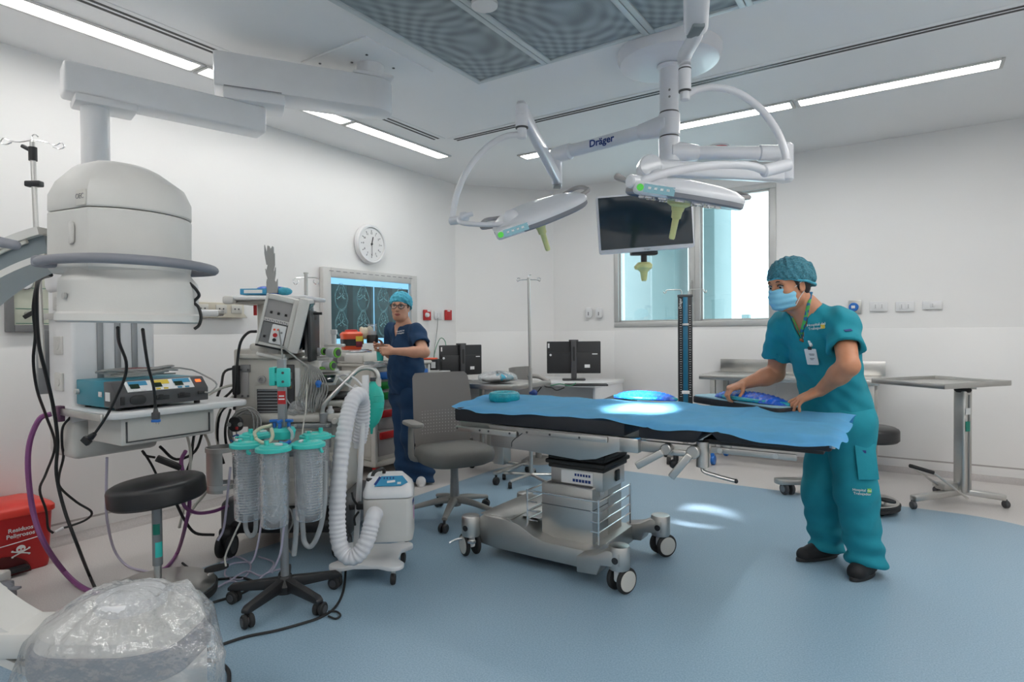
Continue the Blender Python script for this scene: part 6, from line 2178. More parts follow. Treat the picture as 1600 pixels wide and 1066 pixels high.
# arm boards on the far side with gel pads
def board(name, lab, c0, c1, w, z, cover):
    a_, b_ = OT + V * c0[0] + U * c0[1] + ZUP * z, OT + V * c1[0] + U * c1[1] + ZUP * z
    d_ = (b_ - a_).normalized()
    sd = ZUP.cross(d_)
    L_ = (b_ - a_).length
    m = basis(a_, d_, sd, ZUP)
    t = thing(name, lab, 'arm board', a_, 0, 'arm boards at the far table side')
    part('board', B().prism(rrect(L_, w, .04, cx=L_ / 2, cy=0), -.045, -.008, m, .006), 'pad', t, world=True)
    part('bracket', B().tube([m @ V3((.06, 0, -.05)), m @ V3((.0, -.02, -.09)), OT + V * c0[0] + U * .25 + ZUP * .70], .013, seg=10), 'steel', t, world=True)
    if cover:
        part('pale_cover', B().prism(rrect(L_ * .96, w * .96, .035, cx=L_ / 2, cy=0), -.010, .0, m, .004), 'drapelight', t, world=True)
    return m, L_


mB, LB = board('arm_board', 'black arm board with pale cover angled out from the table below the man hands', (1.12, .25), (.57, .64), .16, .872, True)


def gelpad(name, lab, m, L_, w, h, bend, cat='gel pad'):
    """long gel pad made of ribs, bulging in the middle"""
    def f(i, j):
        a = 2 * PI * j
        s = i * 2 - 1
        prof = max(0.02, (1 - abs(s) ** 2.6)) ** .5
        x = s * L_ / 2
        rib = 1 + .05 * math.sin(i * 90)
        y = w / 2 * prof * math.cos(a) * rib
        zz = h * prof * max(0, math.sin(a)) * rib * (1 + .12 * math.cos(9 * math.cos(a) * 2)) + h * .12 * prof * min(0, math.sin(a))
        return (x, y, zz + bend * (1 - s * s))
    t = thing(name, lab, cat, m.translation, 0, 'blue gel pads')
    part('pad', B().grid(110, 40, f, m), 'gelblue', t, world=True, angle=80)
    part('rim', B().tube([m @ V3((math.cos(a) * L_ / 2 * .985, math.sin(a) * w / 2 * max(.1, (1 - abs(math.cos(a)) ** 2.6)) ** .5, .006 + bend * (1 - math.cos(a) ** 2))) for a in [2 * PI * k / 44 for k in range(44)]], .0105, seg=8, sub=2, closed=True), 'gel', t, world=True)
    return t


gelpad('gel_pad', 'long ribbed blue gel pad the man is laying on the arm board', mB @ Matrix.Translation((.28, 0, .0)), .52, .155, .036, .008)
mC, LC_ = board('arm_board', 'black arm board hidden behind the drape, under the curved gel pad', (.16, .27), (.10, .62), .16, .850, False)
mg = basis(OT + V * .30 + U * .43 + ZUP * .848, V, U, ZUP)
gelpad('gel_pad', 'curved blue gel pad lying behind the lit spot on the drape', mg, .38, .20, .036, .006)

# ================================================================== OFFICE CHAIR
oc = thing('office_chair', 'grey swivel office chair with perforated back left of the operating table', 'office chair', (-.395, 4.06, 0), R(27))
for k in range(5):
    a = R(20 + 72 * k)
    m = Matrix.Rotation(a, 4, 'Z')
    lg = part('leg', B().tube([(.02, 0, .125), (.12, 0, .118), (.30, 0, .082)], [.030, .026, .017], seg=12, m=m, flat=.8), 'chairleg', oc)
    wm_ = fr((.305 * math.cos(a), .305 * math.sin(a), 0), a + R(40 + 70 * k))
    part('wheel', B().cyl((-.026, .01, .03), (-.005, .01, .03), .03, m=wm_, seg=22, bev=.006).cyl((.005, .01, .03), (.026, .01, .03), .03, m=wm_, seg=22, bev=.006).cyl((0, 0, .03), (0, 0, .075), .008, m=wm_), 'black', lg)
part('hub', B().lathe([(0, .085), (.042, .085), (.048, .14), (.03, .15), (0, .15)]), 'chairleg', oc)
part('gas_column', B().cyl((0, 0, .14), (0, 0, .27), .032, .027).cyl((0, 0, .27), (0, 0, .36), .026).cyl((0, 0, .35), (0, 0, .42), .022), 'greymetal', oc)
sp = rrect(.50, .47, .16, 7)
part('seat', loft([([(x * .80, y * .80) for x, y in sp], .375), ([(x * .96, y * .96) for x, y in sp], .395), (sp, .43), ([(x * .985, y * .985) for x, y in sp], .462), ([(x * .88, y * .88) for x, y in sp], .482), ([(x * .5, y * .5) for x, y in sp], .488)]), 'chairseat', oc, angle=60)
pm2 = bpy.data.materials.new('perforated_chair_shell')
pm2.use_nodes = True
nt = pm2.node_tree
N = nt.nodes.new
L = nt.links.new
bs = nt.nodes['Principled BSDF']
tc = N('ShaderNodeTexCoord')
sx = N('ShaderNodeSeparateXYZ')
L(tc.outputs['Object'], sx.inputs[0])
fx = smath('SUBTRACT', smath('FRACT', smath('MULTIPLY', sx.outputs[0], 45)), .5)
fz = smath('SUBTRACT', smath('FRACT', smath('MULTIPLY', sx.outputs[2], 45)), .5)
dd2 = smath('SQRT', smath('ADD', smath('MULTIPLY', fx, fx), smath('MULTIPLY', fz, fz)))
hole = smath('LESS_THAN', dd2, .17)
zone = smath('MULTIPLY', smath('LESS_THAN', smath('ABSOLUTE', smath('SUBTRACT', sx.outputs[2], .615)), .085), smath('LESS_THAN', smath('ABSOLUTE', sx.outputs[0]), .165))
msk = smath('MULTIPLY', hole, zone)
mx = N('ShaderNodeMix')
mx.data_type = 'RGBA'
mx.inputs[6].default_value = (.40, .38, .365, 1)
mx.inputs[7].default_value = (.72, .71, .70, 1)
L(msk, mx.inputs[0])
L(mx.outputs[2], bs.inputs['Base Color'])
bs.inputs['Roughness'].default_value = .6


def back(i, j):
    z = .44 + .525 * j
    w = .205 + .012 * math.sin(PI * j)
    e = 1.0
    if j > .93:
        e = 1 - .10 * ((j - .93) / .07) ** 2
    x = (i * 2 - 1) * w * e
    y = .215 + .10 * j - .07 * math.sin(PI * j * .7) + .045 * (1 - (i * 2 - 1) ** 2)
    return (x, y, z)


part('backrest', B().grid(24, 30, back, thick=.018), pm2, oc, angle=60)
part('back_spine', B().tube([(0, .18, .41), (0, .27, .43), (0, .29, .55), (0, .275, .7)], [.03, .03, .026, .02], seg=10), 'chairleg', oc)
for s in (-1, 1):
    ar = part('arm_post', B().tube([(s * .19, .06, .40), (s * .275, .05, .42), (s * .285, .045, .50), (s * .285, .04, .64)], [.016, .018, .020, .018], seg=10), 'chairleg', oc)
    part('arm_pad', B().prism(rrect(.085, .25, .035), .64, .668, fr((s * .285, .0, 0)), .01), 'chairleg', oc)
    part('pivot_bolt', B().cyl((s * .205, .21, .475), (s * .222, .21, .475), .012), 'black', oc)

# ================================================================== DESKS AT THE BACK
b0 = uv(-3.28, 5.55, 0)
t = thing('desk', 'white desk carrying the computer monitors in the back corner', 'desk', b0, RA)
part('desktop', B().bb((-.46, -.28, .70), (.73, .42, .735), .005), 'white', t)
part('modesty_panel', B().bb((-.44, -.02, .10), (.70, .0, .70), .003), 'white', t)
for x in (-.44, .71):
    part('side_panel', B().bb((x - .012, -.26, .0), (x + .012, .40, .70), .003), 'white', t)


def pc(name, lab, p, rz, w, h, zbase, group='computer monitors on the desk'):
    t = thing(name, lab, 'computer monitor', p, rz, group)
    zc = h / 2 + .07
    part('back_shell', B().prism(rrect(w, h, .008), 0, .03, basis((0, .0, zc), V3((1, 0, 0)), ZUP, V3((0, -1, 0))), .004), 'black', t)
    part('rear_bulge', B().prism(rrect(w * .96, h * .62, .01), .028, .045, basis((0, 0, zc - h * .15), V3((1, 0, 0)), ZUP, V3((0, -1, 0))), .006), 'black', t)
    part('screen', B().bb((-w / 2 + .01, .0, zc - h / 2 + .012), (w / 2 - .01, .004, zc + h / 2 - .012)), 'screen', t)
    st_ = part('stand', B().bb((-.028, -.075, .012), (.028, -.050, zc + h * .52), .01), 'dgrey', t)
    part('cable_hole', B().prism(rrect(.022, .15, .01), 0, .004, basis((0, -.0755, zc + .04), V3((1, 0, 0)), ZUP, V3((0, -1, 0)))), 'black', st_)
    part('foot', B().prism(rrect(.24, .19, .03, cx=0, cy=-.02), 0, .014, None, .004), 'black', t)
    part('camera_bar', B().bb((-.05, -.05, zc + h / 2), (.05, -.01, zc + h / 2 + .018), .005), 'dgrey', t)
    part('sticker', B().bb((-w * .48, -.0315, zc + h * .3), (-w * .45, -.030, zc + h * .44)), 'paper', t)
    part('sticker', B().bb((w * .2, -.047, zc - h * .32), (w * .3, -.0445, zc - h * .22)), 'paper', t)
    part('sticker', B().bb((w * .34, -.047, zc + h * .09), (w * .44, -.0445, zc + h * .12)), 'paper', t)
    part('sticker', B().cyl((-w * .43, -.0445, zc + h * .08), (-w * .43, -.0465, zc + h * .08), .012), 'paper', t)
    return t


q = atz(888, 606, .735)
q = uv(-3.0, 5.62, .735)
pc('computer_monitor', 'black computer monitor seen from behind, right one on the white desk', uv(-2.985, 5.66, .735), R(-4), .56, .335, .735)
t = thing('desk', 'small white desk against the left wall under the left monitor', 'desk', uv(-3.95, 4.98, 0), RA)
part('desktop', B().bb((-.31, -.27, .70), (.31, .27, .735), .005), 'white', t)
for y in (-.25, .25):
    part('side_panel', B().bb((-.30, y - .012, 0), (.30, y + .012, .70), .003), 'white', t)
q = at(719, 581, 6.25)
pc('computer_monitor', 'black computer monitor seen from behind, left one behind the office chair', (q.x, q.y, .735), R(30), .47, .31, .735)
kb = at(912, 606, 5.7)
solo('keyboard', B().box((kb.x + .02, kb.y - .02, .744), (.40, .14, .016), .005, rz=R(-3)), 'black', 'flat black keyboard on the right end of the white desk', 'keyboard')
for k, l in enumerate(([(860, 603), (875, 600), (890, 603), (900, 599)], [(848, 597), (852, 604), (862, 606), (870, 610), (882, 606)], [(846, 605), (838, 615), (833, 620), (828, 614)])):
    cable('desk_cable', ['thin green cord lying behind the right monitor', 'black cord at the left foot of the right monitor', 'black cord hanging over the desk edge to the drip pole knob'][k], [at(x, y, 5.55) for x, y in l], .005, [bpy.data.materials['green_cord'], 'cableb', 'cableb'][k] if k else bpy.data.materials['green_cord'], cat='cord')
# black and orange organiser boxes and their shelf
q = at(673, 570, 5.95)
t = thing('supply_box', 'black supply box with orange and red contents behind the woman', 'box', q, R(-15))
part('box', B().bb((-.09, -.06, -.05), (.09, .06, .055), .005), 'black', t)
part('orange_contents', B().bb((-.08, -.05, .035), (.06, .05, .068), .01), 'orange', t)
part('white_label', B().bb((.03, -.063, -.03), (.075, -.0605, .03)).bb((-.075, -.063, -.04), (-.04, -.0605, .0)), 'paper', t, split=True)
q = at(676, 580, 5.95)
t = thing('side_shelf', 'narrow white shelf holding the supply box beside the left monitor', 'shelf', q, R(-15))
part('board', B().bb((-.13, -.10, -.02), (.14, .12, .0), .004), 'white', t)
part('leg', B().bb((-.02, .0, -q.z), (.02, .04, -.02), .003), 'white', t)

# steel adjustable table with a plastic pack
t = thing('overbed_table', 'small steel wheeled table behind the office chair with a clear pack on it', 'steel table', uv(-3.06, 4.42, 0), RA)
part('tabletop', B().bb((-.36, -.30, .775), (.32, .33, .80), .006), 'steel', t)
part('top_lip', B().bb((-.36, -.305, .765), (.32, -.298, .805), .002).bb((.318, -.305, .765), (.326, .33, .805), .002), 'steel', t, split=True)
part('column', B().bb((-.02, -.10, .09), (.09, .02, .775), .006), 'steel', t)
part('slim_leg', B().bb((-.27, .04, .09), (-.235, .075, .775), .004), 'steeldull', t)
part('base_bar', B().bb((-.33, -.03, .085), (.32, .01, .11), .006), 'steel', t)
part('base_bar', B().bb((.20, -.42, .085), (.245, .10, .11), .006), 'steel', t)
for x, y in ((-.32, -.01), (.31, -.01), (.222, -.40), (.222, .09)):
    c = part('caster', B().cyl((x, y, .09), (x, y, .06), .01), 'black', t)
    part('wheel', B().cyl((x - .02, y, .032), (x + .02, y, .032), .032, seg=22, bev=.008), 'rubber', c)
q = uv(-3.06, 4.36, .80)


def crump(c, s, seed, n=40):
    r_ = random.Random(seed)
    ph = [r_.uniform(0, 6) for _ in range(8)]
    return lambda i, j: c + V3((s[0] * math.cos(2 * PI * i) * math.sin(PI * j) * (1 + .10 * math.sin(5 * 2 * PI * i + ph[0]) + .06 * math.sin(11 * 2 * PI * i + 8 * j)),
                               s[1] * math.sin(2 * PI * i) * math.sin(PI * j) * (1 + .10 * math.sin(4 * 2 * PI * i + ph[1])),
                               s[2] * (1 - math.cos(PI * j)) * (1 + .12 * math.sin(6 * 2 * PI * i + ph[2] + 5 * j) + .08 * math.sin(13 * 2 * PI * i))))


t = thing('plastic_pack', 'crumpled clear plastic pack of white and blue linen on the steel table', 'pack', q)
part('wrapper', B().grid(60, 24, crump(q, (.17, .13, .045), 3)), 'clearliner', t, world=True, angle=80)
part('contents', B().grid(40, 16, crump(q + ZUP * .004, (.145, .11, .036), 4)), 'paper', t, world=True, angle=80)
part('blue_linen', B().grid(40, 16, crump(q + V3((.05, -.02, .012)), (.09, .09, .032), 9)), 'capblue', t, world=True, angle=80)
# second grey seat back further behind
q = at(815, 590, 5.9)
t = thing('grey_chair', 'grey padded chair back just visible behind the plastic pack', 'chair', (q.x, q.y, 0), R(60))
part('backrest', B().grid(12, 8, lambda i, j: ((i - .5) * .40, .05 * (1 - (2 * i - 1) ** 2) + .03 * j, .70 + .20 * j), thick=.03), 'chairback', t)
part('arm', B().tube([(.1, -.25, .76), (.17, -.1, .80), (.19, .03, .80)], .022, seg=10), 'chairback', t)
part('seat', B().prism(rrect(.42, .40, .1, cx=0, cy=-.2), .42, .48, None, .02), 'chairseat', t)
part('post', B().cyl((0, -.18, .03), (0, -.18, .42), .03).tube([(0, -.18, .4), (0, .04, .42), (0, .07, .72)], .02), 'chairleg', t)
part('foot', B().cyl((0, -.18, 0), (0, -.18, .035), .17, .12), 'chairleg', t)

# IV pole at the back
q0, q1 = at(829, 640, 4.98), at(826, 434, 4.98)
t = thing('drip_pole', 'tall chrome drip pole with a blue knob standing behind the operating table', 'drip stand', (q0.x, q0.y, 0))
part('pole', B().cyl((0, 0, .05), (0, 0, .95), .0165).cyl((0, 0, .9), (q1.x - q0.x, 0, q1.z), .012), 'steel', t)
part('adjust_knob', B().cyl((0, -.015, .745), (0, -.05, .745), .012).sph((.03, -.035, .745), .028, 14), 'textnavy', t)
for k in range(5):
    a = R(72 * k + 10)
    lg = part('leg', B().tube([(0, 0, .07), (.1 * math.cos(a), .1 * math.sin(a), .065), (.25 * math.cos(a), .25 * math.sin(a), .055)], .013), 'steel', t)
    part('wheel', B().cyl((.25 * math.cos(a) - .015, .25 * math.sin(a), .025), (.25 * math.cos(a) + .015, .25 * math.sin(a), .025), .025, bev=.005), 'rubber', lg)
tp_ = V3((q1.x - q0.x, 0, q1.z))
for s in (-1, 1):
    e_ = tp_ + V3((s * .07, 0, -.02))
    part('hook', B().tube([tp_ + V3((0, 0, -.015)), e_, e_ + V3((s * .02, 0, -.01)), e_ + V3((s * .028, 0, .008)), e_ + V3((s * .015, 0, .018)), e_ + V3((s * .0, 0, .012))], .0035, seg=6), 'chrome', t)
part('top_hook', B().tube([tp_, tp_ + ZUP * .02, tp_ + V3((.02, 0, .022))], .0035, seg=6), 'chrome', t)

# ================================================================== RIGHT SIDE
q0 = at(1071, 620, 5.75)
ts = thing('tourniquet_stand', 'tall black stand with blue centre strip and two hooks in front of the window', 'equipment stand', (q0.x, q0.y, 0), R(-10))
part('panel', B().bb((-.066, -.02, .52), (.066, .03, 1.575), .008), 'black', ts)
part('top_cap', B().bb((-.07, -.024, 1.56), (.07, .034, 1.585), .006), 'dgrey', ts)
part('blue_strip', B().bb((-.022, -.026, .56), (.022, -.019, 1.56), .004), mat('deep_blue_strip', (.01, .14, .25), .3), ts)
for k in range(40):
    for s in (-1, 1):
        w_ = .022 if k % 5 == 0 else .013
        part('scale_mark', B().box((s * .042, -.0212, .62 + k * .022), (w_, .002, .003)), 'textwhite', ts)
part('slider', B().box((0, -.03, 1.30), (.06, .012, .022), .004), 'steel', ts)
part('lower_slider', B().box((0, -.03, .66), (.07, .012, .03), .004), 'paper', ts)
text('Dräger', .035, basis((-.046, -.0215, 1.50), ZUP, V3((-1, 0, 0)), V3((0, -1, 0))), 'textwhite', ts)
for s in (-1, 1):
    e_ = V3((s * .165, 0, 1.63))
    part('hook', B().tube([(s * .03, .0, 1.57), (s * .035, 0, 1.62), (s * .06, 0, 1.632), e_, e_ + V3((s * .008, 0, -.02)), e_ + V3((s * .024, 0, -.028)), e_ + V3((s * .034, 0, -.01))], .005, seg=8), 'steel', ts)
part('lower_pole', B().cyl((0, 0, .07), (0, 0, .53), .025), 'steeldull', ts)
for k in range(4):
    a = R(45 + 90 * k)
    lg = part('leg', B().tube([(0, 0, .09), (.24 * math.cos(a), .24 * math.sin(a), .075)], .018, sub=1), 'steeldull', ts)
    part('wheel', B().cyl((.24 * math.cos(a) - .018, .24 * math.sin(a), .035), (.24 * math.cos(a) + .018, .24 * math.sin(a), .035), .035, bev=.006), 'rubber', lg)

t = thing('steel_counter', 'long stainless steel work table with raised back against the window wall', 'steel table', uv(-.95, 5.88, 0), RA)
part('worktop', B().bb((-.72, -.24, .79), (.72, .30, .835), .006), 'steel', t)
part('backsplash', B().bb((-.66, .285, .835), (.74, .30, .96), .003), 'steel', t)
for x in (-.60, .66):
    for y in (-.20, .26):
        lg = part('leg', B().bb((x - .022, y - .022, .09), (x + .022, y + .022, .79), .003), 'steeldull', t)
        part('caster', B().box((x, y, .095), (.04, .05, .04), .01).cyl((x - .018, y, .045), (x + .018, y, .045), .045, seg=24, bev=.006), 'blueplastic', lg)
part('cross_bar', B().bb((-.60, -.21, .25), (.66, -.19, .28), .003), 'steeldull', t)

nr = V3((2.80, 3.92, 0))
e1, e2 = V3((.94, .342, 0)), V3((-.342, .94, 0))
tm = basis(nr, e1, e2, ZUP)
t = thing('instrument_stand', 'stainless steel instrument tray stand on a wheeled foot at the right', 'instrument stand', (3.17, 4.26, 0))
TWx, TWy, TZ = .66, .53, .855
part('tray', B().prism(rrect(TWx, TWy, .04, cx=TWx / 2, cy=TWy / 2), TZ, TZ + .006, tm), 'steel', t, world=True)
for (x0, y0, x1, y1) in ((.0, .0, TWx, .008), (0, TWy - .008, TWx, TWy), (0, 0, .008, TWy), (TWx - .008, 0, TWx, TWy)):
    part('tray_rim', B().bb((x0, y0, TZ - .006), (x1, y1, TZ + .030), .003, tm), 'steel', t, world=True)
cx_, cy_ = 3.17, 4.26
part('column', B().prism(rrect(.085, .085, .02), .09, TZ - .05, fr((cx_, cy_, 0), R(18)), .004), 'steel', t, world=True)
part('column_groove', B().bb((-.006, -.046, .10), (.006, -.042, .78), 0, fr((cx_, cy_, 0), R(18))), 'greymetal', t, world=True)
part('black_collar', B().lathe([(0, TZ - .06), (.045, TZ - .06), (.052, TZ - .045), (.048, TZ - .03), (0, TZ - .03)], fr((cx_, cy_, 0))), 'rubber', t, world=True)
part('tray_neck', B().cyl((cx_, cy_, TZ - .03), (cx_, cy_, TZ), .032), 'steel', t, world=True)
part('neck_knob', B().cyl((cx_ + .03, cy_ - .02, TZ - .02), (cx_ + .065, cy_ - .04, TZ - .02), .018), 'steeldull', t, world=True)
part('green_label', B().box((-.014, -.0455, .56), (.040, .003, .07), 0, fr((cx_, cy_, 0), R(18))), 'labelgreen', t, world=True)
part('white_label', B().box((-.012, -.0455, .665), (.045, .003, .045), 0, fr((cx_, cy_, 0), R(18))), 'paper', t, world=True)
for x1, y1 in ((2.76, 4.17), (3.40, 4.17)):
    d_ = V3((x1 - cx_, y1 - cy_, 0))
    bm2 = beam(V3((cx_, cy_, .095)), V3((x1, y1, .072)), .055, .04, .008)
    lg = part('foot_bar', bm2, 'steel', t, world=True)
    o = part('caster', B().cyl((x1, y1, .06), (x1, y1, .04), .012).cyl((x1 - .014, y1 - .005, .027), (x1 + .014, y1 - .005, .027), .027, seg=22, bev=.004), 'dgrey', lg)
    o.data.transform(wmat(lg).inverted())
part('foot_bar', beam(V3((cx_, cy_, .095)), V3((cx_ + .02, cy_ + .30, .075)), .055, .04, .008), 'steel', t, world=True)
part('rear_wheel', B().cyl((cx_ + .005, cy_ + .29, .027), (cx_ + .035, cy_ + .29, .027), .027, bev=.004), 'dgrey', t, world=True)
pa, pb2, pc2, pd = at(1426, 729, 4.15), at(1459, 739, 4.12), at(1512, 779, 4.14), at(1473, 763, 4.3)
part('pedal_rod', B().tube([pd, pa + V3((.0, .03, 0)), pa, pb2, pc2], .008, seg=8, sub=1), 'steel', t, world=True)
part('pedal_grip', B().tube([pa + V3((-.005, .02, 0)), pa, pb2], .013, seg=10, sub=1), 'rubber', t, world=True)
part('pedal_plate', B().box((cx_ - .09, cy_ + .02, .13), (.14, .08, .05), .01, rz=.2), 'steeldull', t, world=True)

# steel foot bar behind the man
a, c = at(1218, 752, 4.56), at(1300, 752, 4.62)
t = thing('wheeled_foot', 'steel foot bar with twin grey caster poking out left of the man leg', 'stand foot', (a.x, a.y, 0))
z0 = a.z
pmx = (c - a).normalized()
part('bar', B().prism(rrect(.55, .10, .045, cx=.24, cy=0), z0 - .02, z0 + .02, basis((a.x, a.y, 0), pmx, ZUP.cross(pmx), ZUP), .008), 'steeldull', t, world=True)
for s in (-1, 1):
    part('wheel', B().cyl((a.x + .06 + s * .012, a.y, .045), (a.x + .06 + s * .038, a.y + s * .006, .045), .045, seg=26, bev=.006), 'dgrey', t, world=True)
    part('wheel_disc', B().cyl((a.x + .06 + s * .037, a.y + s * .006, .045), (a.x + .06 + s * .041, a.y + s * .007, .045), .026, seg=20), 'greymetal', t, world=True)
part('swivel', B().cyl((a.x + .06, a.y, .06), (a.x + .06, a.y, z0 - .015), .012), 'dgrey', t, world=True)
part('upright', B().cyl((c.x + .10, c.y + .02, z0), (c.x + .10, c.y + .02, .60), .02), 'steeldull', t, world=True)
# ================================================================== PEOPLE
from mathutils.bvhtree import BVHTree


class Field:
    """signed distance volume; shapes are blended in smoothly, then skinned as one surface"""

    def __init__(s, lo, hi, h):
        s.lo = np.array(lo, np.float32)
        s.h = h
        n = np.ceil((np.array(hi) - np.array(lo)) / h).astype(int) + 1
        s.n = n
        s.d = np.full(n, .5, np.float32)

    def win(s, lo, hi):
        a = np.clip(np.floor((np.array(lo) - s.lo) / s.h).astype(int), 0, s.n - 1)
        b = np.clip(np.ceil((np.array(hi) - s.lo) / s.h).astype(int) + 1, 1, s.n)
        sl = tuple(slice(int(i), int(max(i + 1, j))) for i, j in zip(a, b))
        ax = [(np.arange(q.start, q.stop) * s.h + s.lo[i]).astype(np.float32) for i, q in enumerate(sl)]
        return sl, ax[0][:, None, None], ax[1][None, :, None], ax[2][None, None, :]

    def put(s, sl, d, k, sub=False):
        o = s.d[sl]
        if sub:
            d = -d
            hh = np.maximum(k - np.abs(o - d), 0) / max(k, 1e-6)
            s.d[sl] = np.maximum(o, d) + hh * hh * k * .25
        else:
            hh = np.maximum(k - np.abs(o - d), 0) / max(k, 1e-6)
            s.d[sl] = np.minimum(o, d) - hh * hh * k * .25

    def cone(s, a, b, ra, rb, k=.02, sq=None, f=1.0, sub=False):
        a, b = np.array(a, np.float32), np.array(b, np.float32)
        R_ = max(ra, rb) * max(1, f) + k + .03
        sl, X, Y, Z = s.win(np.minimum(a, b) - R_, np.maximum(a, b) + R_)
        px, py, pz = X - a[0], Y - a[1], Z - a[2]
        ab = b - a
        t = np.clip((px * ab[0] + py * ab[1] + pz * ab[2]) / max(1e-9, float(ab @ ab)), 0, 1)
        px, py, pz = px - t * ab[0], py - t * ab[1], pz - t * ab[2]
        if sq is not None:
            q = px * sq[0] + py * sq[1] + pz * sq[2]
            g = (1 / f - 1)
            px, py, pz = px + q * g * sq[0], py + q * g * sq[1], pz + q * g * sq[2]
        d = np.sqrt(px * px + py * py + pz * pz) - (ra + (rb - ra) * t)
        s.put(sl, d, k, sub)
        return s

    def ell(s, c, r, fr_, k=.015, sub=False):
        """ellipsoid with radii along the three axes of fr_"""
        R_ = max(r) + k + .03
        c = np.array(c, np.float32)
        sl, X, Y, Z = s.win(c - R_, c + R_)
        px, py, pz = X - c[0], Y - c[1], Z - c[2]
        k0 = k1 = 0
        for a, rr in zip(fr_, r):
            q = px * a[0] + py * a[1] + pz * a[2]
            k0 = k0 + (q / rr) ** 2
            k1 = k1 + (q / rr / rr) ** 2
        k0, k1 = np.sqrt(k0), np.sqrt(k1)
        s.put(sl, k0 * (k0 - 1) / np.maximum(k1, 1e-6), k, sub)
        return s

    def cut(s, p, n, keep_below=True, lo=None, hi=None):
        """remove what lies on the side n points to, within a window"""
        sl, X, Y, Z = s.win(s.lo if lo is None else lo, s.lo + s.n * s.h if hi is None else hi)
        d = (X - p[0]) * n[0] + (Y - p[1]) * n[1] + (Z - p[2]) * n[2]
        s.d[sl] = np.maximum(s.d[sl], d)
        return s

    def func(s, g):
        sl, X, Y, Z = s.win(s.lo, s.lo + s.n * s.h)
        s.d = g(s.d, X, Y, Z)
        return s

    def mesh(s, name):
        d = s.d
        d[0], d[-1], d[:, 0], d[:, -1], d[:, :, 0], d[:, :, -1] = (.5,) * 6
        ins = (d < 0)
        c = np.zeros(tuple(s.n - 1), np.int8)
        for i in (0, 1):
            for j in (0, 1):
                for k in (0, 1):
                    c += ins[i:s.n[0] - 1 + i, j:s.n[1] - 1 + j, k:s.n[2] - 1 + k]
        I = np.argwhere((c > 0) & (c < 8))
        vid = np.full(c.shape, -1, np.int32)
        vid[I[:, 0], I[:, 1], I[:, 2]] = np.arange(len(I))
        acc = np.zeros((len(I), 3), np.float32)
        cnt = np.zeros(len(I), np.float32)
        for ax in range(3):
            o = [a for a in range(3) if a != ax]
            for u in (0, 1):
                for w in (0, 1):
                    A = I.copy()
                    A[:, o[0]] += u
                    A[:, o[1]] += w
                    Bq = A.copy()
                    Bq[:, ax] += 1
                    da, db = d[A[:, 0], A[:, 1], A[:, 2]], d[Bq[:, 0], Bq[:, 1], Bq[:, 2]]
                    m = (da < 0) != (db < 0)
                    t = np.where(m, da / np.where(m, da - db, 1), 0)
                    p = (A - I).astype(np.float32)
                    p[:, ax] += t
                    acc[m] += p[m]
                    cnt[m] += 1
        co = (I + acc / cnt[:, None]) * s.h + s.lo
        quads = []
        for ax in range(3):
            o = [a for a in range(3) if a != ax]
            q = [slice(None)] * 3
            q2 = [slice(None)] * 3
            q[ax], q2[ax] = slice(0, -1), slice(1, None)
            E = np.argwhere(ins[tuple(q)] != ins[tuple(q2)])
            E = E[(E[:, o[0]] > 0) & (E[:, o[1]] > 0)]
            sg = ins[E[:, 0], E[:, 1], E[:, 2]]
            v = []
            for du, dw in ((1, 1), (0, 1), (0, 0), (1, 0)):
                G = E.copy()
                G[:, o[0]] -= du
                G[:, o[1]] -= dw
                v.append(vid[G[:, 0], G[:, 1], G[:, 2]])
            v = np.stack(v, 1)
            fl_ = sg if ax != 1 else ~sg
            v[~fl_] = v[~fl_][:, ::-1]
            quads.append(v[(v >= 0).all(1)])
        quads = np.concatenate(quads)
        # two rounds of smoothing
        for _ in range(2):
            sm = np.zeros_like(co)
            n_ = np.zeros(len(co), np.float32)
            for a in range(4):
                b = (a + 1) % 4
                for x, y in ((a, b), (b, a)):
                    np.add.at(sm, quads[:, x], co[quads[:, y]])
                    np.add.at(n_, quads[:, x], 1)
            co = co * .5 + .5 * sm / np.maximum(n_, 1)[:, None]
        me = bpy.data.meshes.new(name)
        me.vertices.add(len(co))
        me.vertices.foreach_set('co', co.astype(np.float32).ravel())
        me.loops.add(len(quads) * 4)
        me.loops.foreach_set('vertex_index', quads.astype(np.int32).ravel())
        me.polygons.add(len(quads))
        me.polygons.foreach_set('loop_start', np.arange(0, len(quads) * 4, 4, dtype=np.int32))
        me.polygons.foreach_set('loop_total', np.full(len(quads), 4, np.int32))
        me.polygons.foreach_set('use_smooth', np.ones(len(quads), bool))
        me.update(calc_edges=True)
        me.validate()
        return me


def wav(X, Y, Z, f, ph): return np.sin(f[0] * X + f[1] * Y + f[2] * Z + ph)


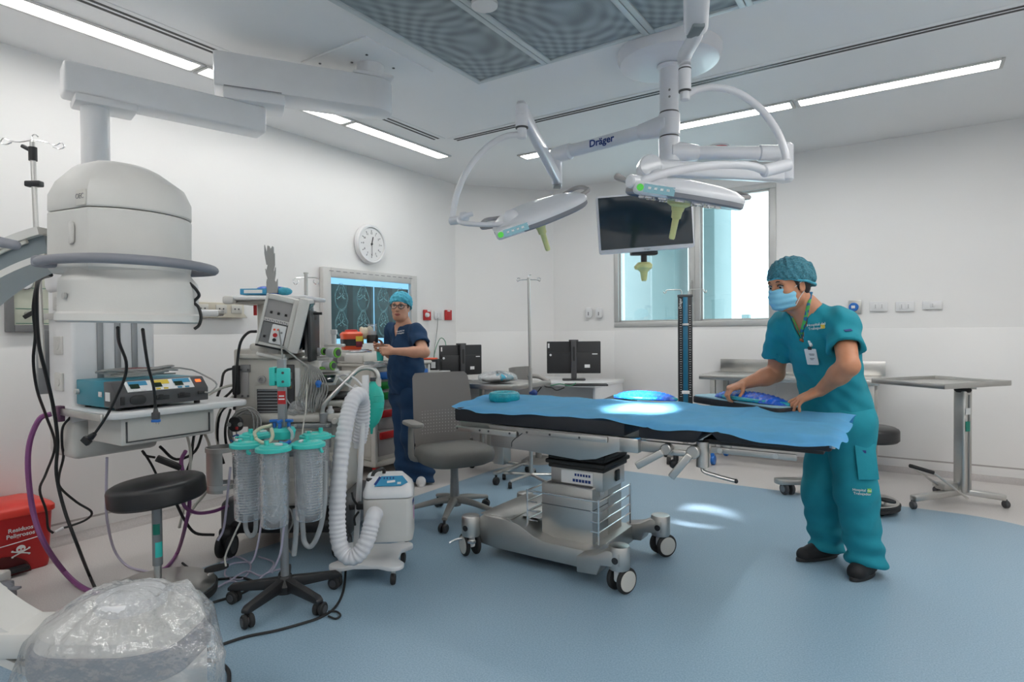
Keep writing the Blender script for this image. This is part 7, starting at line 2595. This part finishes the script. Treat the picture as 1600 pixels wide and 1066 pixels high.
def hand(F, wr, d, pn, th, sc, curl, spread=.10, thumb=(.6, .5), k=.010):
    """wrist, direction to the fingers, palm normal (out of the palm), direction of the thumb side"""
    d = V3(d).normalized()
    th = V3(th)
    th = (th - d * th.dot(d)).normalized()
    pn_ = d.cross(th)
    if pn_.dot(V3(pn)) < 0:
        pn_ = -pn_
    pn = pn_
    fr_ = (d, th, pn)
    kn = V3(wr) + d * .088 * sc
    F.ell(V3(wr) + d * .048 * sc, (.056 * sc, .040 * sc, .0155 * sc), fr_, .02)
    F.cone(V3(wr) + d * .02 * sc + th * .012 * sc, kn + th * .024 * sc, .015 * sc, .0125 * sc, .012)
    F.cone(V3(wr) + d * .02 * sc - th * .012 * sc, kn - th * .024 * sc - d * .008 * sc, .015 * sc, .0115 * sc, .012)
    tips = []
    for q, (off, ln, r_) in enumerate(((.029, (.042, .025, .020), .0088), (.0095, (.046, .029, .021), .0090), (-.0095, (.042, .027, .020), .0085), (-.0275, (.033, .020, .018), .0075))):
        p = V3(wr) + d * (.090 - .010 * (q == 3) - .003 * (q == 2)) * sc + th * off * sc
        dr_ = (d + th * (1.5 - q) * spread).normalized()
        ang = 0
        for s_, l in enumerate(ln):
            ang += curl[q][s_]
            v = dr_ * math.cos(ang) + pn * math.sin(ang)
            e = p + v * l * sc
            F.cone(p, e, r_ * sc * (1 - .07 * s_), r_ * sc * (.94 - .08 * s_), .0035 if s_ else .007)
            p = e
        tips.append(p)
    tb = V3(wr) + d * .026 * sc + th * .030 * sc
    v1 = (d * .75 + th * .75 + pn * thumb[0]).normalized()
    v2 = (d * 1.0 + th * .25 + pn * thumb[1]).normalized()
    m1 = tb + v1 * .038 * sc
    m2 = m1 + v2 * .030 * sc
    m3 = m2 + (v2 + d * .2).normalized() * .024 * sc
    F.cone(V3(wr) + d * .014 * sc + th * .012 * sc, tb, .0145 * sc, .0145 * sc, .014)
    F.cone(tb, m1, .0135 * sc, .0105 * sc, .010).cone(m1, m2, .0102 * sc, .0092 * sc, .004).cone(m2, m3, .0092 * sc, .0075 * sc, .004)
    return tips


def person(J, lab, skin, cloth, h, sc, wide, cap_m, hair_low, mask):
    f = V3(J['f']).normalized()
    left = ZUP.cross(f).normalized()
    root = thing('person', lab, 'person', ((J['anL'] + J['anR']) / 2 * 1).to_2d().to_3d(), 0)
    allp = [v for k, v in J.items() if isinstance(v, V3) and k not in ('f', 'hf', 'hu')]
    lo = np.array([min(p[i] for p in allp) for i in range(3)]) - .24
    hi = np.array([max(p[i] for p in allp) for i in range(3)]) + .24
    lo[2] = -.01
    ch, pel, nk = J['chest'], J['pelvis'], J['neck']
    up = (nk - pel).normalized()
    tl = (J['shL'] - J['shR']).normalized()
    tf = tl.cross(up).normalized()
    if tf.dot(f) < 0:
        tf = -tf
    hf = V3(J['hf']).normalized()
    hu = V3(J['hu'])
    hu = (hu - hf * hu.dot(hf)).normalized()
    hl = hu.cross(hf)
    hc = J['head']
    H = lambda a, b, c: hc + (hf * a + hl * b + hu * c) * sc
    HF = (hf, hl, hu)
    w = wide
    # ---- skin: one continuous body
    F = Field(lo, hi, h)
    F.cone(pel, ch, .125 * w, .135 * w, .04, tf, .72)
    F.cone(ch, nk - up * .05, .135 * w, .10 * w, .04, tf, .7)
    F.cone(J['shL'], J['shR'], .062, .062, .05)
    F.cone(nk - up * .05, nk + up * .02, .062 * sc, .056 * sc, .03)
    F.cone(nk + up * .0, H(-.022, 0, -.05), .058 * sc, .056 * sc, .025)
    for s in 'LR':
        sh, el, wr = J['sh' + s], J['el' + s], J['wr' + s]
        F.cone(sh, el, .054 * w, .044 * w, .03)
        F.cone(el, el.lerp(wr, .35), .045 * w, .046 * w, .02).cone(el.lerp(wr, .3), wr, .046 * w, .028 * sc, .02)
        F.cone(J['hip' + s], J['kn' + s], .080 * w, .056, .04).cone(J['kn' + s], J['an' + s], .054, .038, .03)
        F.cone(J['an' + s], J['an' + s] + (J['toe' + s] - J['an' + s]) * .6, .034, .03, .02)
        hd_ = J['hand' + s]
        hand(F, wr, hd_['d'], hd_['pn'], hd_['th'], hd_.get('sc', sc), hd_['curl'], hd_.get('spread', .1), hd_.get('thumb', (.6, .5)))
    # head
    F.ell(H(-.012, 0, .03), (.096 * sc, .076 * sc, .088 * sc), HF, .02)
    F.ell(H(.026, 0, -.032), (.070 * sc, .061 * sc, .082 * sc), HF, .03)
    F.ell(H(.045, 0, -.088), (.042 * sc, .040 * sc, .026 * sc), HF, .03)
    F.cone(H(.0, .048, -.065), H(.045, .022, -.092), .018 * sc, .018 * sc, .03).cone(H(.0, -.048, -.065), H(.045, -.022, -.092), .018 * sc, .018 * sc, .03)
    F.ell(H(.079, 0, .030), (.014 * sc, .048 * sc, .011 * sc), HF, .02)
    F.ell(H(.062, .040, -.022), (.022 * sc, .020 * sc, .016 * sc), HF, .02).ell(H(.062, -.040, -.022), (.022 * sc, .020 * sc, .016 * sc), HF, .02)
    F.cone(H(.090, 0, .012), H(.107, 0, -.026), .0075 * sc, .011 * sc, .014)
    F.ell(H(.098, .011, -.031), (.010 * sc, .008 * sc, .007 * sc), HF, .008).ell(H(.098, -.011, -.031), (.010 * sc, .008 * sc, .007 * sc), HF, .008)
    F.ell(H(.088, 0, -.066), (.010 * sc, .022 * sc, .010 * sc), HF, .012)
    F.cone(H(.104, -.014, -.0665), H(.104, .014, -.0665), .0035, .0035, .006, sub=True)
    for s in (-1, 1):
        F.ell(H(.098, s * .031, .008), (.016 * sc, .018 * sc, .0105 * sc), HF, .012, sub=True)
        F.ell(H(-.008, s * .074, -.012), (.018 * sc, .009 * sc, .030 * sc), HF, .008)
        F.ell(H(.0, s * .083, -.010), (.010 * sc, .006 * sc, .018 * sc), HF, .006, sub=True)
    body = part('body', F.mesh('body'), skin, root, world=True)
    del F
    # ---- eyes, brows, lips
    for s in (-1, 1):
        e = part('eye', B().sph(H(.0765, s * .031, .008), .0122 * sc, 16), 'eyew', root, world=True)
        g = (H(.0765, s * .031, .008) + (hf + hl * J.get('gaze', (0, 0))[0] + hu * J.get('gaze', (0, 0))[1]).normalized() * .0066 * sc)
        part('iris', B().sph(g, .0074 * sc, 12), 'iris', e, world=True)
        e.children[0].data.transform(Matrix.Identity(4))
        part('eyelid', B().tube([H(.084, s * .014, .009), H(.0905, s * .024, .0165), H(.0885, s * .036, .0165), H(.079, s * .047, .009)], .0024 * sc, seg=6), 'hair', root, world=True)
        part('eyebrow', B().tube([H(.090, s * .012, .028), H(.0915, s * .026, .034), H(.079, s * .047, .029)], [.0032 * sc, .0042 * sc, .002 * sc], seg=6, flat=.8), 'hair', root, world=True)
    if not mask:
        part('upper_lip', B().tube([H(.090, -.025, -.0645), H(.1015, -.010, -.0605), H(.1035, 0, -.062), H(.1015, .010, -.0605), H(.090, .025, -.0645)], [.002, .0042, .004, .0042, .002], seg=8), 'lip', root, world=True)
        part('lower_lip', B().tube([H(.090, -.022, -.067), H(.1005, -.009, -.0715), H(.102, 0, -.0725), H(.1005, .009, -.0715), H(.090, .022, -.067)], [.002, .0045, .0052, .0045, .002], seg=8), 'lip', root, world=True)
    # ---- hair seen under the cap
    Fh = Field(np.array(hc) - .19, np.array(hc) + .19, h)
    Fh.ell(H(-.016, 0, .030), (.099 * sc, .080 * sc, .090 * sc), HF, .01)
    Fh.ell(H(-.055, 0, -.02), (.052 * sc, .064 * sc, .060 * sc), HF, .02)
    for s in (-1, 1):
        Fh.cone(H(.022, s * .072, .03), H(.016, s * .071, -.006 - hair_low), .012 * sc, .007 * sc, .01)
    c0 = H(.040, 0, .045)
    Fh.cut(c0, (hf * .9 - hu * .35).normalized())
    hair = part('hair', Fh.mesh('hair'), 'hair', root, world=True)
    # ---- bouffant cap
    Fc = Field(np.array(hc) - .21, np.array(hc) + .21, h)
    Fc.ell(H(-.022, 0, .048), (.116 * sc, .096 * sc, .092 * sc), HF, .02)
    Fc.ell(H(-.085, 0, .018), (.050 * sc, .072 * sc, .058 * sc), HF, .04)
    n_ = (hf * .34 - hu * .94).normalized()
    Fc.cut(H(.09, 0, .050), n_)
    hcn = np.array(hc)

    def crumple(d, X, Y, Z):
        return d + .0035 * wav(X, Y, Z, (95, 60, 40), 1) * wav(X, Y, Z, (-50, 80, 75), 2) + .0022 * wav(X, Y, Z, (170, -140, 120), .5)
    Fc.func(crumple)
    cap = part('surgical_cap', Fc.mesh('surgical_cap'), cap_m, root, world=True)
    rim = []
    for k in range(40):
        a = 2 * PI * k / 40
        x, y = -.026 + .112 * math.cos(a), .090 * math.sin(a)
        z = .050 + (x - .09) * .36
        rim.append(H(x, y, z + .002 * math.sin(9 * a)))
    part('elastic_band', B().tube(rim, .0058 * sc, seg=8, sub=2, closed=True), 'capblue', cap, world=True)
    cap.children[0].data.transform(Matrix.Identity(4))
    # ---- scrub top
    Fs = Field(lo, hi, h * 1.25)
    hem = J['hem']
    Fs.cone(pel + up * .02, ch, .165 * w, .158 * w, .05, tf, .80)
    Fs.cone(ch, nk - up * .075, .158 * w, .115 * w, .05, tf, .74)
    Fs.cone(J['shL'] - tl * .01, J['shR'] + tl * .01, .076, .076, .05)
    Fs.cone(nk - up * .06, nk - up * .0, .085, .062, .03)
    Fs.cone(V3((pel.x, pel.y, hem - .03)) + (pel - ch).to_2d().to_3d() * .1, pel, .178 * w, .162 * w, .05, tf, .86)
    if 'belly' in J:
        Fs.ell(J['belly'], (.13, .15, .17), (tf, tl, up), .08)
    Fs.cut((0, 0, hem), (0, 0, -1))
    for s in 'LR':
        sh, el = J['sh' + s], J['el' + s]
        e = sh.lerp(el, J.get('sleeve', .62))
        ad = (el - sh).normalized()
        S2 = Field(lo, hi, h * 1.25)
        S2.cone(sh, e + ad * .08, .070 * w, .083 * w, .02)
        S2.cut(e, ad)
        S2.cone(e + ad * .02, e - ad * .03, .066 * w, .058 * w, .0, sub=True)
        Fs.put((slice(None),) * 3, S2.d, .035)
        del S2
    tfn, tln, upn = np.array(tf), np.array(tl), np.array(up)
    nkn = np.array(nk - up * .03)

    def vneck(d, X, Y, Z):
        a = (X - nkn[0]) * tln[0] + (Y - nkn[1]) * tln[1] + (Z - nkn[2]) * tln[2]
        b = (X - nkn[0]) * upn[0] + (Y - nkn[1]) * upn[1] + (Z - nkn[2]) * upn[2]
        c = (X - nkn[0]) * tfn[0] + (Y - nkn[1]) * tfn[1] + (Z - nkn[2]) * tfn[2]
        v = np.maximum((np.abs(a) * 2.7 - (b + .115)) / 2.9, -(c + .01))
        cyl = np.sqrt(a * a + (c * 1.0) ** 2) - (.057 + np.clip(b, 0, .1) * 1.1)
        cyl = np.maximum(cyl, -b - .02)
        dd_ = np.maximum(d, -np.minimum(v, cyl))
        wr_ = .0058 * wav(X, Y, Z, (34, 22, 12), 0) * wav(X, Y, Z, (-14, 20, 26), 1.3) + .0042 * wav(X, Y, Z, (60, -40, 30), 2) * wav(X, Y, Z, (10, 14, -48), .7)
        low = np.clip((pel.z + .25 - Z) * 3, 0, 1)
        return dd_ + wr_ + low * .006 * wav(X, Y, Z, (38, -30, 5), .4)
    Fs.func(vneck)
    top = part('scrub_top', Fs.mesh('scrub_top'), cloth, root, world=True)
    del Fs
    # ---- trousers
    Ft = Field(lo, hi, h * 1.25)
    Ft.cone(J['hipL'], J['hipR'], .122 * w, .122 * w, .04)
    Ft.cone(pel - up * .02, (J['hipL'] + J['hipR']) / 2, .140 * w, .13 * w, .04, tf, .85)
    for s in 'LR':
        r1, r2, r3 = J['leg']
        an = J['an' + s]
        Ft.cone(J['hip' + s], J['kn' + s], r1, r2, .05)
        Ft.cone(J['kn' + s], an, r2, r3, .04)
        Ft.cone(an, an - V3((0, 0, .08)), r3, r3 * 1.02, .03)
    hz = J['cuff']
    Ft.cut((0, 0, hz), (0, 0, -1))

    def legw(d, X, Y, Z):
        lowf = np.clip((.30 - Z) * 4, 0, 1)
        return d + .0055 * wav(X, Y, Z, (24, 18, 9), 0) * wav(X, Y, Z, (-12, 24, 15), 1) + lowf * .010 * wav(X, Y, Z, (14, 10, 70), 1) + .0025 * wav(X, Y, Z, (40, 30, -38), 2)
    Ft.func(legw)
    tr = part('scrub_trousers', Ft.mesh('scrub_trousers'), cloth, root, world=True)
    del Ft
    # ---- shoes
    for s in 'LR':
        an, toe = J['an' + s], J['toe' + s]
        d_ = (V3((toe.x, toe.y, 0)) - V3((an.x, an.y, 0))).normalized()
        sd = ZUP.cross(d_)
        heel = V3((an.x, an.y, 0)) - d_ * .055 * sc
        tip = V3((toe.x, toe.y, 0))
        Fz = Field(np.minimum(np.array(heel), np.array(tip)) - .09, np.maximum(np.array(heel), np.array(tip)) + np.array((.09, .09, .17)), h)
        Fz.cone(heel + d_ * .02 + ZUP * .038, tip - d_ * .045 + ZUP * .030, .040 * sc, .040 * sc, .02)
        Fz.cone(heel + d_ * .035 + ZUP * .075, heel + d_ * .15 * sc + ZUP * .045, .040 * sc, .036 * sc, .03)
        Fz.cut((0, 0, .014), (0, 0, -1))
        so_ = part('shoe', Fz.mesh('shoe'), J.get('shoe', 'shoe'), root, world=True)
        o2 = []
        for k in range(28):
            a = 2 * PI * k / 28
            L2 = (tip - heel).length / 2
            o2.append((L2 + math.cos(a) * (L2 + .006), math.sin(a) * .043 * sc * (1 - .12 * math.cos(a))))
        q_ = part('sole', B().prism(o2, .0, .020, basis(heel, d_, sd, ZUP), .004), J.get('sole', 'shoesole'), so_, world=True)
        del q_
    if mask:
        Fm = Field(np.array(hc) - .2, np.array(hc) + .2, h)
        Fm.ell(H(.030, 0, -.048), (.081 * sc, .070 * sc, .075 * sc), HF, .02)
        Fm.cone(H(.085, 0, -.012), H(.088, 0, -.075), .028 * sc, .03 * sc, .03)
        Fm.cut(H(.030, 0, 0), -hf)
        Fm.cut(H(.10, 0, -.006), (hu * 1 + hf * .22).normalized())
        Fm.cut(H(.05, 0, -.115), (-hu + hf * -.1).normalized())
        hcv = np.array(hc)
        hun = np.array(hu)

        def pleat(d, X, Y, Z):
            b = (X - hcv[0]) * hun[0] + (Y - hcv[1]) * hun[1] + (Z - hcv[2]) * hun[2]
            return d + .0022 * np.sin(b * 210)
        Fm.func(pleat)
        mk = part('face_mask', Fm.mesh('face_mask'), 'mask', root, world=True)
        for s in (-1, 1):
            part('ear_loop', B().tube([H(.036, s * .062, -.012), H(.012, s * .078, .006), H(-.012, s * .083, .016)], .0018, seg=6), 'maskline', mk, world=True)
            part('ear_loop', B().tube([H(.034, s * .058, -.095), H(.015, s * .072, -.06), H(-.008, s * .08, -.036)], .0018, seg=6), 'maskline', mk, world=True)
    return root, top, tr, body, H, (tf, tl, up)


BVS = {}


def surf(o, x, y, off=.002):
    """point and normal where the view ray through a pixel meets a garment"""
    d_ = ray(x, y).normalized()
    best = (None, None, 0, 99)
    for ob in (o if isinstance(o, tuple) else (o,)):
        if ob.name not in BVS:
            mw = wmat(ob)
            BVS[ob.name] = BVHTree.FromPolygons([mw @ v.co for v in ob.data.vertices], [tuple(p.vertices) for p in ob.data.polygons])
        r_ = BVS[ob.name].ray_cast(CAM, d_)
        if r_[0] is not None and r_[3] < best[3]:
            best = r_
    p, n, i, q = best
    if p is None:
        return None, None
    if n.dot(d_) > 0:
        n = -n
    return p + n * off, n


def onsurf(o, x, y, off=.003, roll=0.0):
    p, n = surf(o, x, y, off)
    if p is None:
        return Matrix.Translation(at(x, y, 3))
    rgt = (ZUP.cross(n)).normalized()
    m = basis(p, rgt, n.cross(rgt), n)
    return m @ Matrix.Rotation(roll, 4, 'Z')


# ------------------------------------------------------------------ the man
def A(x, y, Y): return at(x, y, Y)


flat4 = [(.18, .25, .2)] * 4
Jm = dict(f=V3((-.85, -.53, 0)), pelvis=A(1309, 640, 3.13), chest=A(1285, 545, 3.05), neck=A(1256, 480, 3.02), head=A(1232, 446, 2.99),
          hf=V3((-.92, -.36, -.22)), hu=V3((.0, 0, 1)), gaze=(.1, -.45),
          shL=A(1316, 506, 2.90), shR=A(1222, 512, 3.16), elL=A(1326, 572, 2.74), wrL=A(1281, 611, 2.91),
          elR=A(1212, 584, 3.30), wrR=A(1163, 600, 3.25),
          hipL=A(1327, 660, 3.06), hipR=A(1296, 660, 3.22), knL=A(1338, 770, 3.02), knR=A(1284, 765, 3.22),
          anL=A(1353, 878, 3.06), anR=A(1293, 856, 3.30), toeL=A(1332, 908, 2.97), toeR=A(1246, 874, 3.24),
          hem=.655, cuff=.062, leg=(.104, .096, .084), sleeve=.60,
          handL=dict(d=(-.62, .22, -.32), pn=(-.1, .1, -1), th=(-.25, .9, -.1), curl=[(.10, .25, .2), (.25, .45, .3), (.35, .55, .35), (.4, .6, .4)], spread=.14, thumb=(.3, .25), sc=1.02),
          handR=dict(d=(-.88, -.15, -.24), pn=(-.35, .1, -.9), th=(-.2, -.9, -.1), curl=[(.65, 1.0, .6), (.75, 1.1, .6), (.8, 1.1, .7), (.9, 1.1, .7)], spread=.04, thumb=(.9, .8), sc=.98))
capd = mat('dark_mesh_bouffant', (.05, .20, .26), .85, var=.35, scale=120, bump=.7, bscale=130)
man, mtop, mtr, mbody, Hm, Tm = person(Jm, 'standing man in teal scrubs with face mask and blue hair net leaning over the table', 'skinm', 'scrub', .004, 1.0, 1.0, capd, .03, True)
text('Hospital del\nTrabajador', .018, onsurf(mtop, 1276, 510, .003, .1), 'textwhite', man, world=True)
part('chest_logo', B().box((0, 0, 0), (.020, .022, .002), 0, onsurf(mtop, 1286, 510, .003, .1)), 'yellow', man, world=True)
part('chest_pocket_hem', B().box((0, 0, 0), (.12, .006, .004), .001, onsurf(mtop, 1284, 531, .001, .25)), 'scrub', man, world=True)
part('sleeve_tag', B().box((0, 0, 0), (.034, .014, .002), 0, onsurf(mtop, 1325, 517, .003, .2)), 'textnavy', man, world=True)
part('leg_tag', B().box((0, 0, 0), (.034, .014, .002), 0, onsurf(mtr, 1347, 706, .003)), 'textnavy', man, world=True)
text('Hospital del\nTrabajador', .017, onsurf(mtr, 1347, 769, .003), 'textwhite', man, world=True)
part('leg_logo', B().box((0, 0, 0), (.018, .020, .002), 0, onsurf(mtr, 1358, 767, .003)), 'limegreen', man, world=True)
part('leg_pocket', B().box((0, 0, 0), (.10, .17, .006), .002, onsurf(mtr, 1354, 722, .001)), 'scrub', man, world=True)
# lanyard and badge
lan = []
for x, y in ((1266, 458), (1263, 474), (1260, 492), (1256, 508), (1252, 524)):
    p, n = surf((mtop, mbody), x, y, .005)
    lan.append(p if p else at(x, y, 2.9))
lm = bpy.data.materials.new('patterned_lanyard')
lm.use_nodes = True
nt = lm.node_tree
N = nt.nodes.new
L = nt.links.new
bs = nt.nodes['Principled BSDF']
tc = N('ShaderNodeTexCoord')
vo = N('ShaderNodeTexVoronoi')
vo.inputs['Scale'].default_value = 55
L(tc.outputs['Object'], vo.inputs['Vector'])
sp = N('ShaderNodeSeparateColor')
L(vo.outputs['Color'], sp.inputs[0])
L(ramp(sp.outputs[0], (.02, .16, .35), (.08, .45, .10), .45, .55), bs.inputs['Base Color'])
ly = part('lanyard', B().tube(lan, .0085, seg=8, flat=.35), lm, man, world=True)
l2 = []
for x, y in ((1238, 494), (1244, 506), (1250, 520), (1253, 527)):
    p, n = surf((mtop, mbody), x, y, .005)
    l2.append(p if p else at(x, y, 2.95))
part('lanyard', B().tube(l2, .0085, seg=8, flat=.35), lm, man, world=True)
p1, n1 = surf(mtop, 1253, 527, .006)
p2, n2 = surf(mtop, 1269, 540, .012)
part('badge_reel', B().tube([p1, p1.lerp(p2, .5) + n1 * .01, p2], .007, seg=8), 'paper', man, world=True)
part('key_fob', B().box(surf(mtop, 1252, 533, .010)[0], (.022, .012, .012), .003, ry=.5), mat('copper_fob', (.35, .12, .05), .35, .6), man, world=True)
bmx = onsurf(mtop, 1270, 556, .012)
bd_ = part('id_badge', B().prism(rrect(.056, .084, .004), 0, .003, bmx), 'paper', man, world=True)
part('badge_clip', B().box((0, .046, .002), (.018, .016, .006), .002, bmx), 'black', man, world=True)
part('badge_text', B().box((.004, .016, .0035), (.026, .003, .001), 0, bmx).box((.004, .010, .0035), (.022, .003, .001), 0, bmx).box((.002, -.008, .0035), (.022, .003, .001), 0, bmx).box((.0, -.014, .0035), (.014, .003, .001), 0, bmx), 'textgrey', man, world=True, split=True)

# ------------------------------------------------------------------ the woman
Jw = dict(f=V3((-.80, -.60, 0)), pelvis=A(636, 606, 5.02), chest=A(634, 545, 5.0), neck=A(631, 508, 5.0), head=A(625.5, 480, 4.96),
          hf=V3((-.08, -1, -.02)), hu=V3((.03, 0, 1)), gaze=(-.15, .0),
          shL=A(651, 520, 4.88), shR=A(614, 518, 5.13), elL=A(663, 551, 4.73), wrL=A(614, 549, 4.72),
          elR=A(613, 555, 5.15), wrR=A(600, 545, 4.96),
          hipL=A(645, 618, 4.95), hipR=A(629, 618, 5.09), knL=A(645, 685, 4.93), knR=A(633, 685, 5.07),
          anL=A(659, 743, 5.0), anR=A(636, 748, 4.98), toeL=A(657, 758, 4.86), toeR=A(622, 757, 4.86),
          hem=.745, cuff=.03, leg=(.098, .088, .098), sleeve=.62, shoe='white', sole='white', belly=A(633, 578, 4.96),
          handL=dict(d=(-.85, .12, .03), pn=(-.2, .9, -.3), th=(-.2, .3, 1), curl=[(.5, .6, .4), (.6, .7, .4), (.7, .8, .4), (.8, .8, .4)], spread=.04, thumb=(.6, .5), sc=.9),
          handR=dict(d=(-.62, -.62, .18), pn=(.5, -.6, -.4), th=(.1, .1, 1), curl=[(.5, .5, .4), (.6, .6, .4), (.7, .6, .4), (.7, .7, .4)], spread=.06, thumb=(.6, .5), sc=.9))
wom, wtop, wtr, wbody, Hw, Tw = person(Jw, 'woman in navy scrubs with glasses and light blue hair net beside the drawer cart', 'skinw', 'navy', .0048, .93, .90, 'capblue', .0, False)
text('Hospital del\nTrabajador', .018, onsurf(wtop, 626, 519, .004, .1), 'textwhite', wom, world=True)
gl = thing('spectacles', 'dark framed spectacles worn by the woman in navy', 'glasses', Hw(.09, 0, .006))
for s in (-1, 1):
    part('rim', B().tube([Hw(.1035 - .012 * abs(math.cos(a)) * (1 if math.cos(a) * s > 0 else 0), s * .033 + .027 * math.cos(a), .004 + .0195 * math.sin(a)) for a in [2 * PI * k / 20 for k in range(20)]], .0026, seg=6, sub=2, closed=True), 'black', gl, world=True)
    part('temple', B().tube([Hw(.094, s * .060, .012), Hw(.07, s * .075, .012), Hw(.0, s * .082, .006)], .0026, seg=6), 'black', gl, world=True)
    part('lens', B().lathe([(0, 0), (.023, 0), (.023, .001), (0, .001)], basis(Hw(.103, s * .033, .004), -V3((1, 0, 0)), ZUP, V3((0, -1, 0)))), 'lensglass', gl, world=True)
part('bridge', B().tube([Hw(.104, -.007, .010), Hw(.107, 0, .013), Hw(.104, .007, .010)], .0026, seg=6), 'black', gl, world=True)
q = A(601, 548, 4.78)
t = thing('syringe', 'white syringe held in the woman hands', 'syringe', q)
part('barrel', B().cyl((-.035, .02, .012), (.04, -.02, -.014), .008), 'white', t)
part('plunger', B().cyl((-.06, .034, .020), (-.035, .02, .012), .004).cyl((-.062, .035, .021), (-.058, .033, .0195), .009), 'white', t)
part('needle', B().cyl((.04, -.02, -.014), (.07, -.036, -.025), .0018, seg=8), 'chrome', t)
# ================================================================== VIEW
vs = SC.view_settings
vs.view_transform = 'Standard'
vs.look = 'None'
vs.gamma = 1
vs.exposure = 0.8
vs.use_curve_mapping = False
SC.cycles.use_denoising = True
SC.cycles.max_bounces = 10
SC.cycles.diffuse_bounces = 4
SC.cycles.transparent_max_bounces = 24
SC.cycles.caustics_reflective = False
SC.cycles.caustics_refractive = False
SC.cycles.sample_clamp_indirect = 6
bpy.context.view_layer.update()
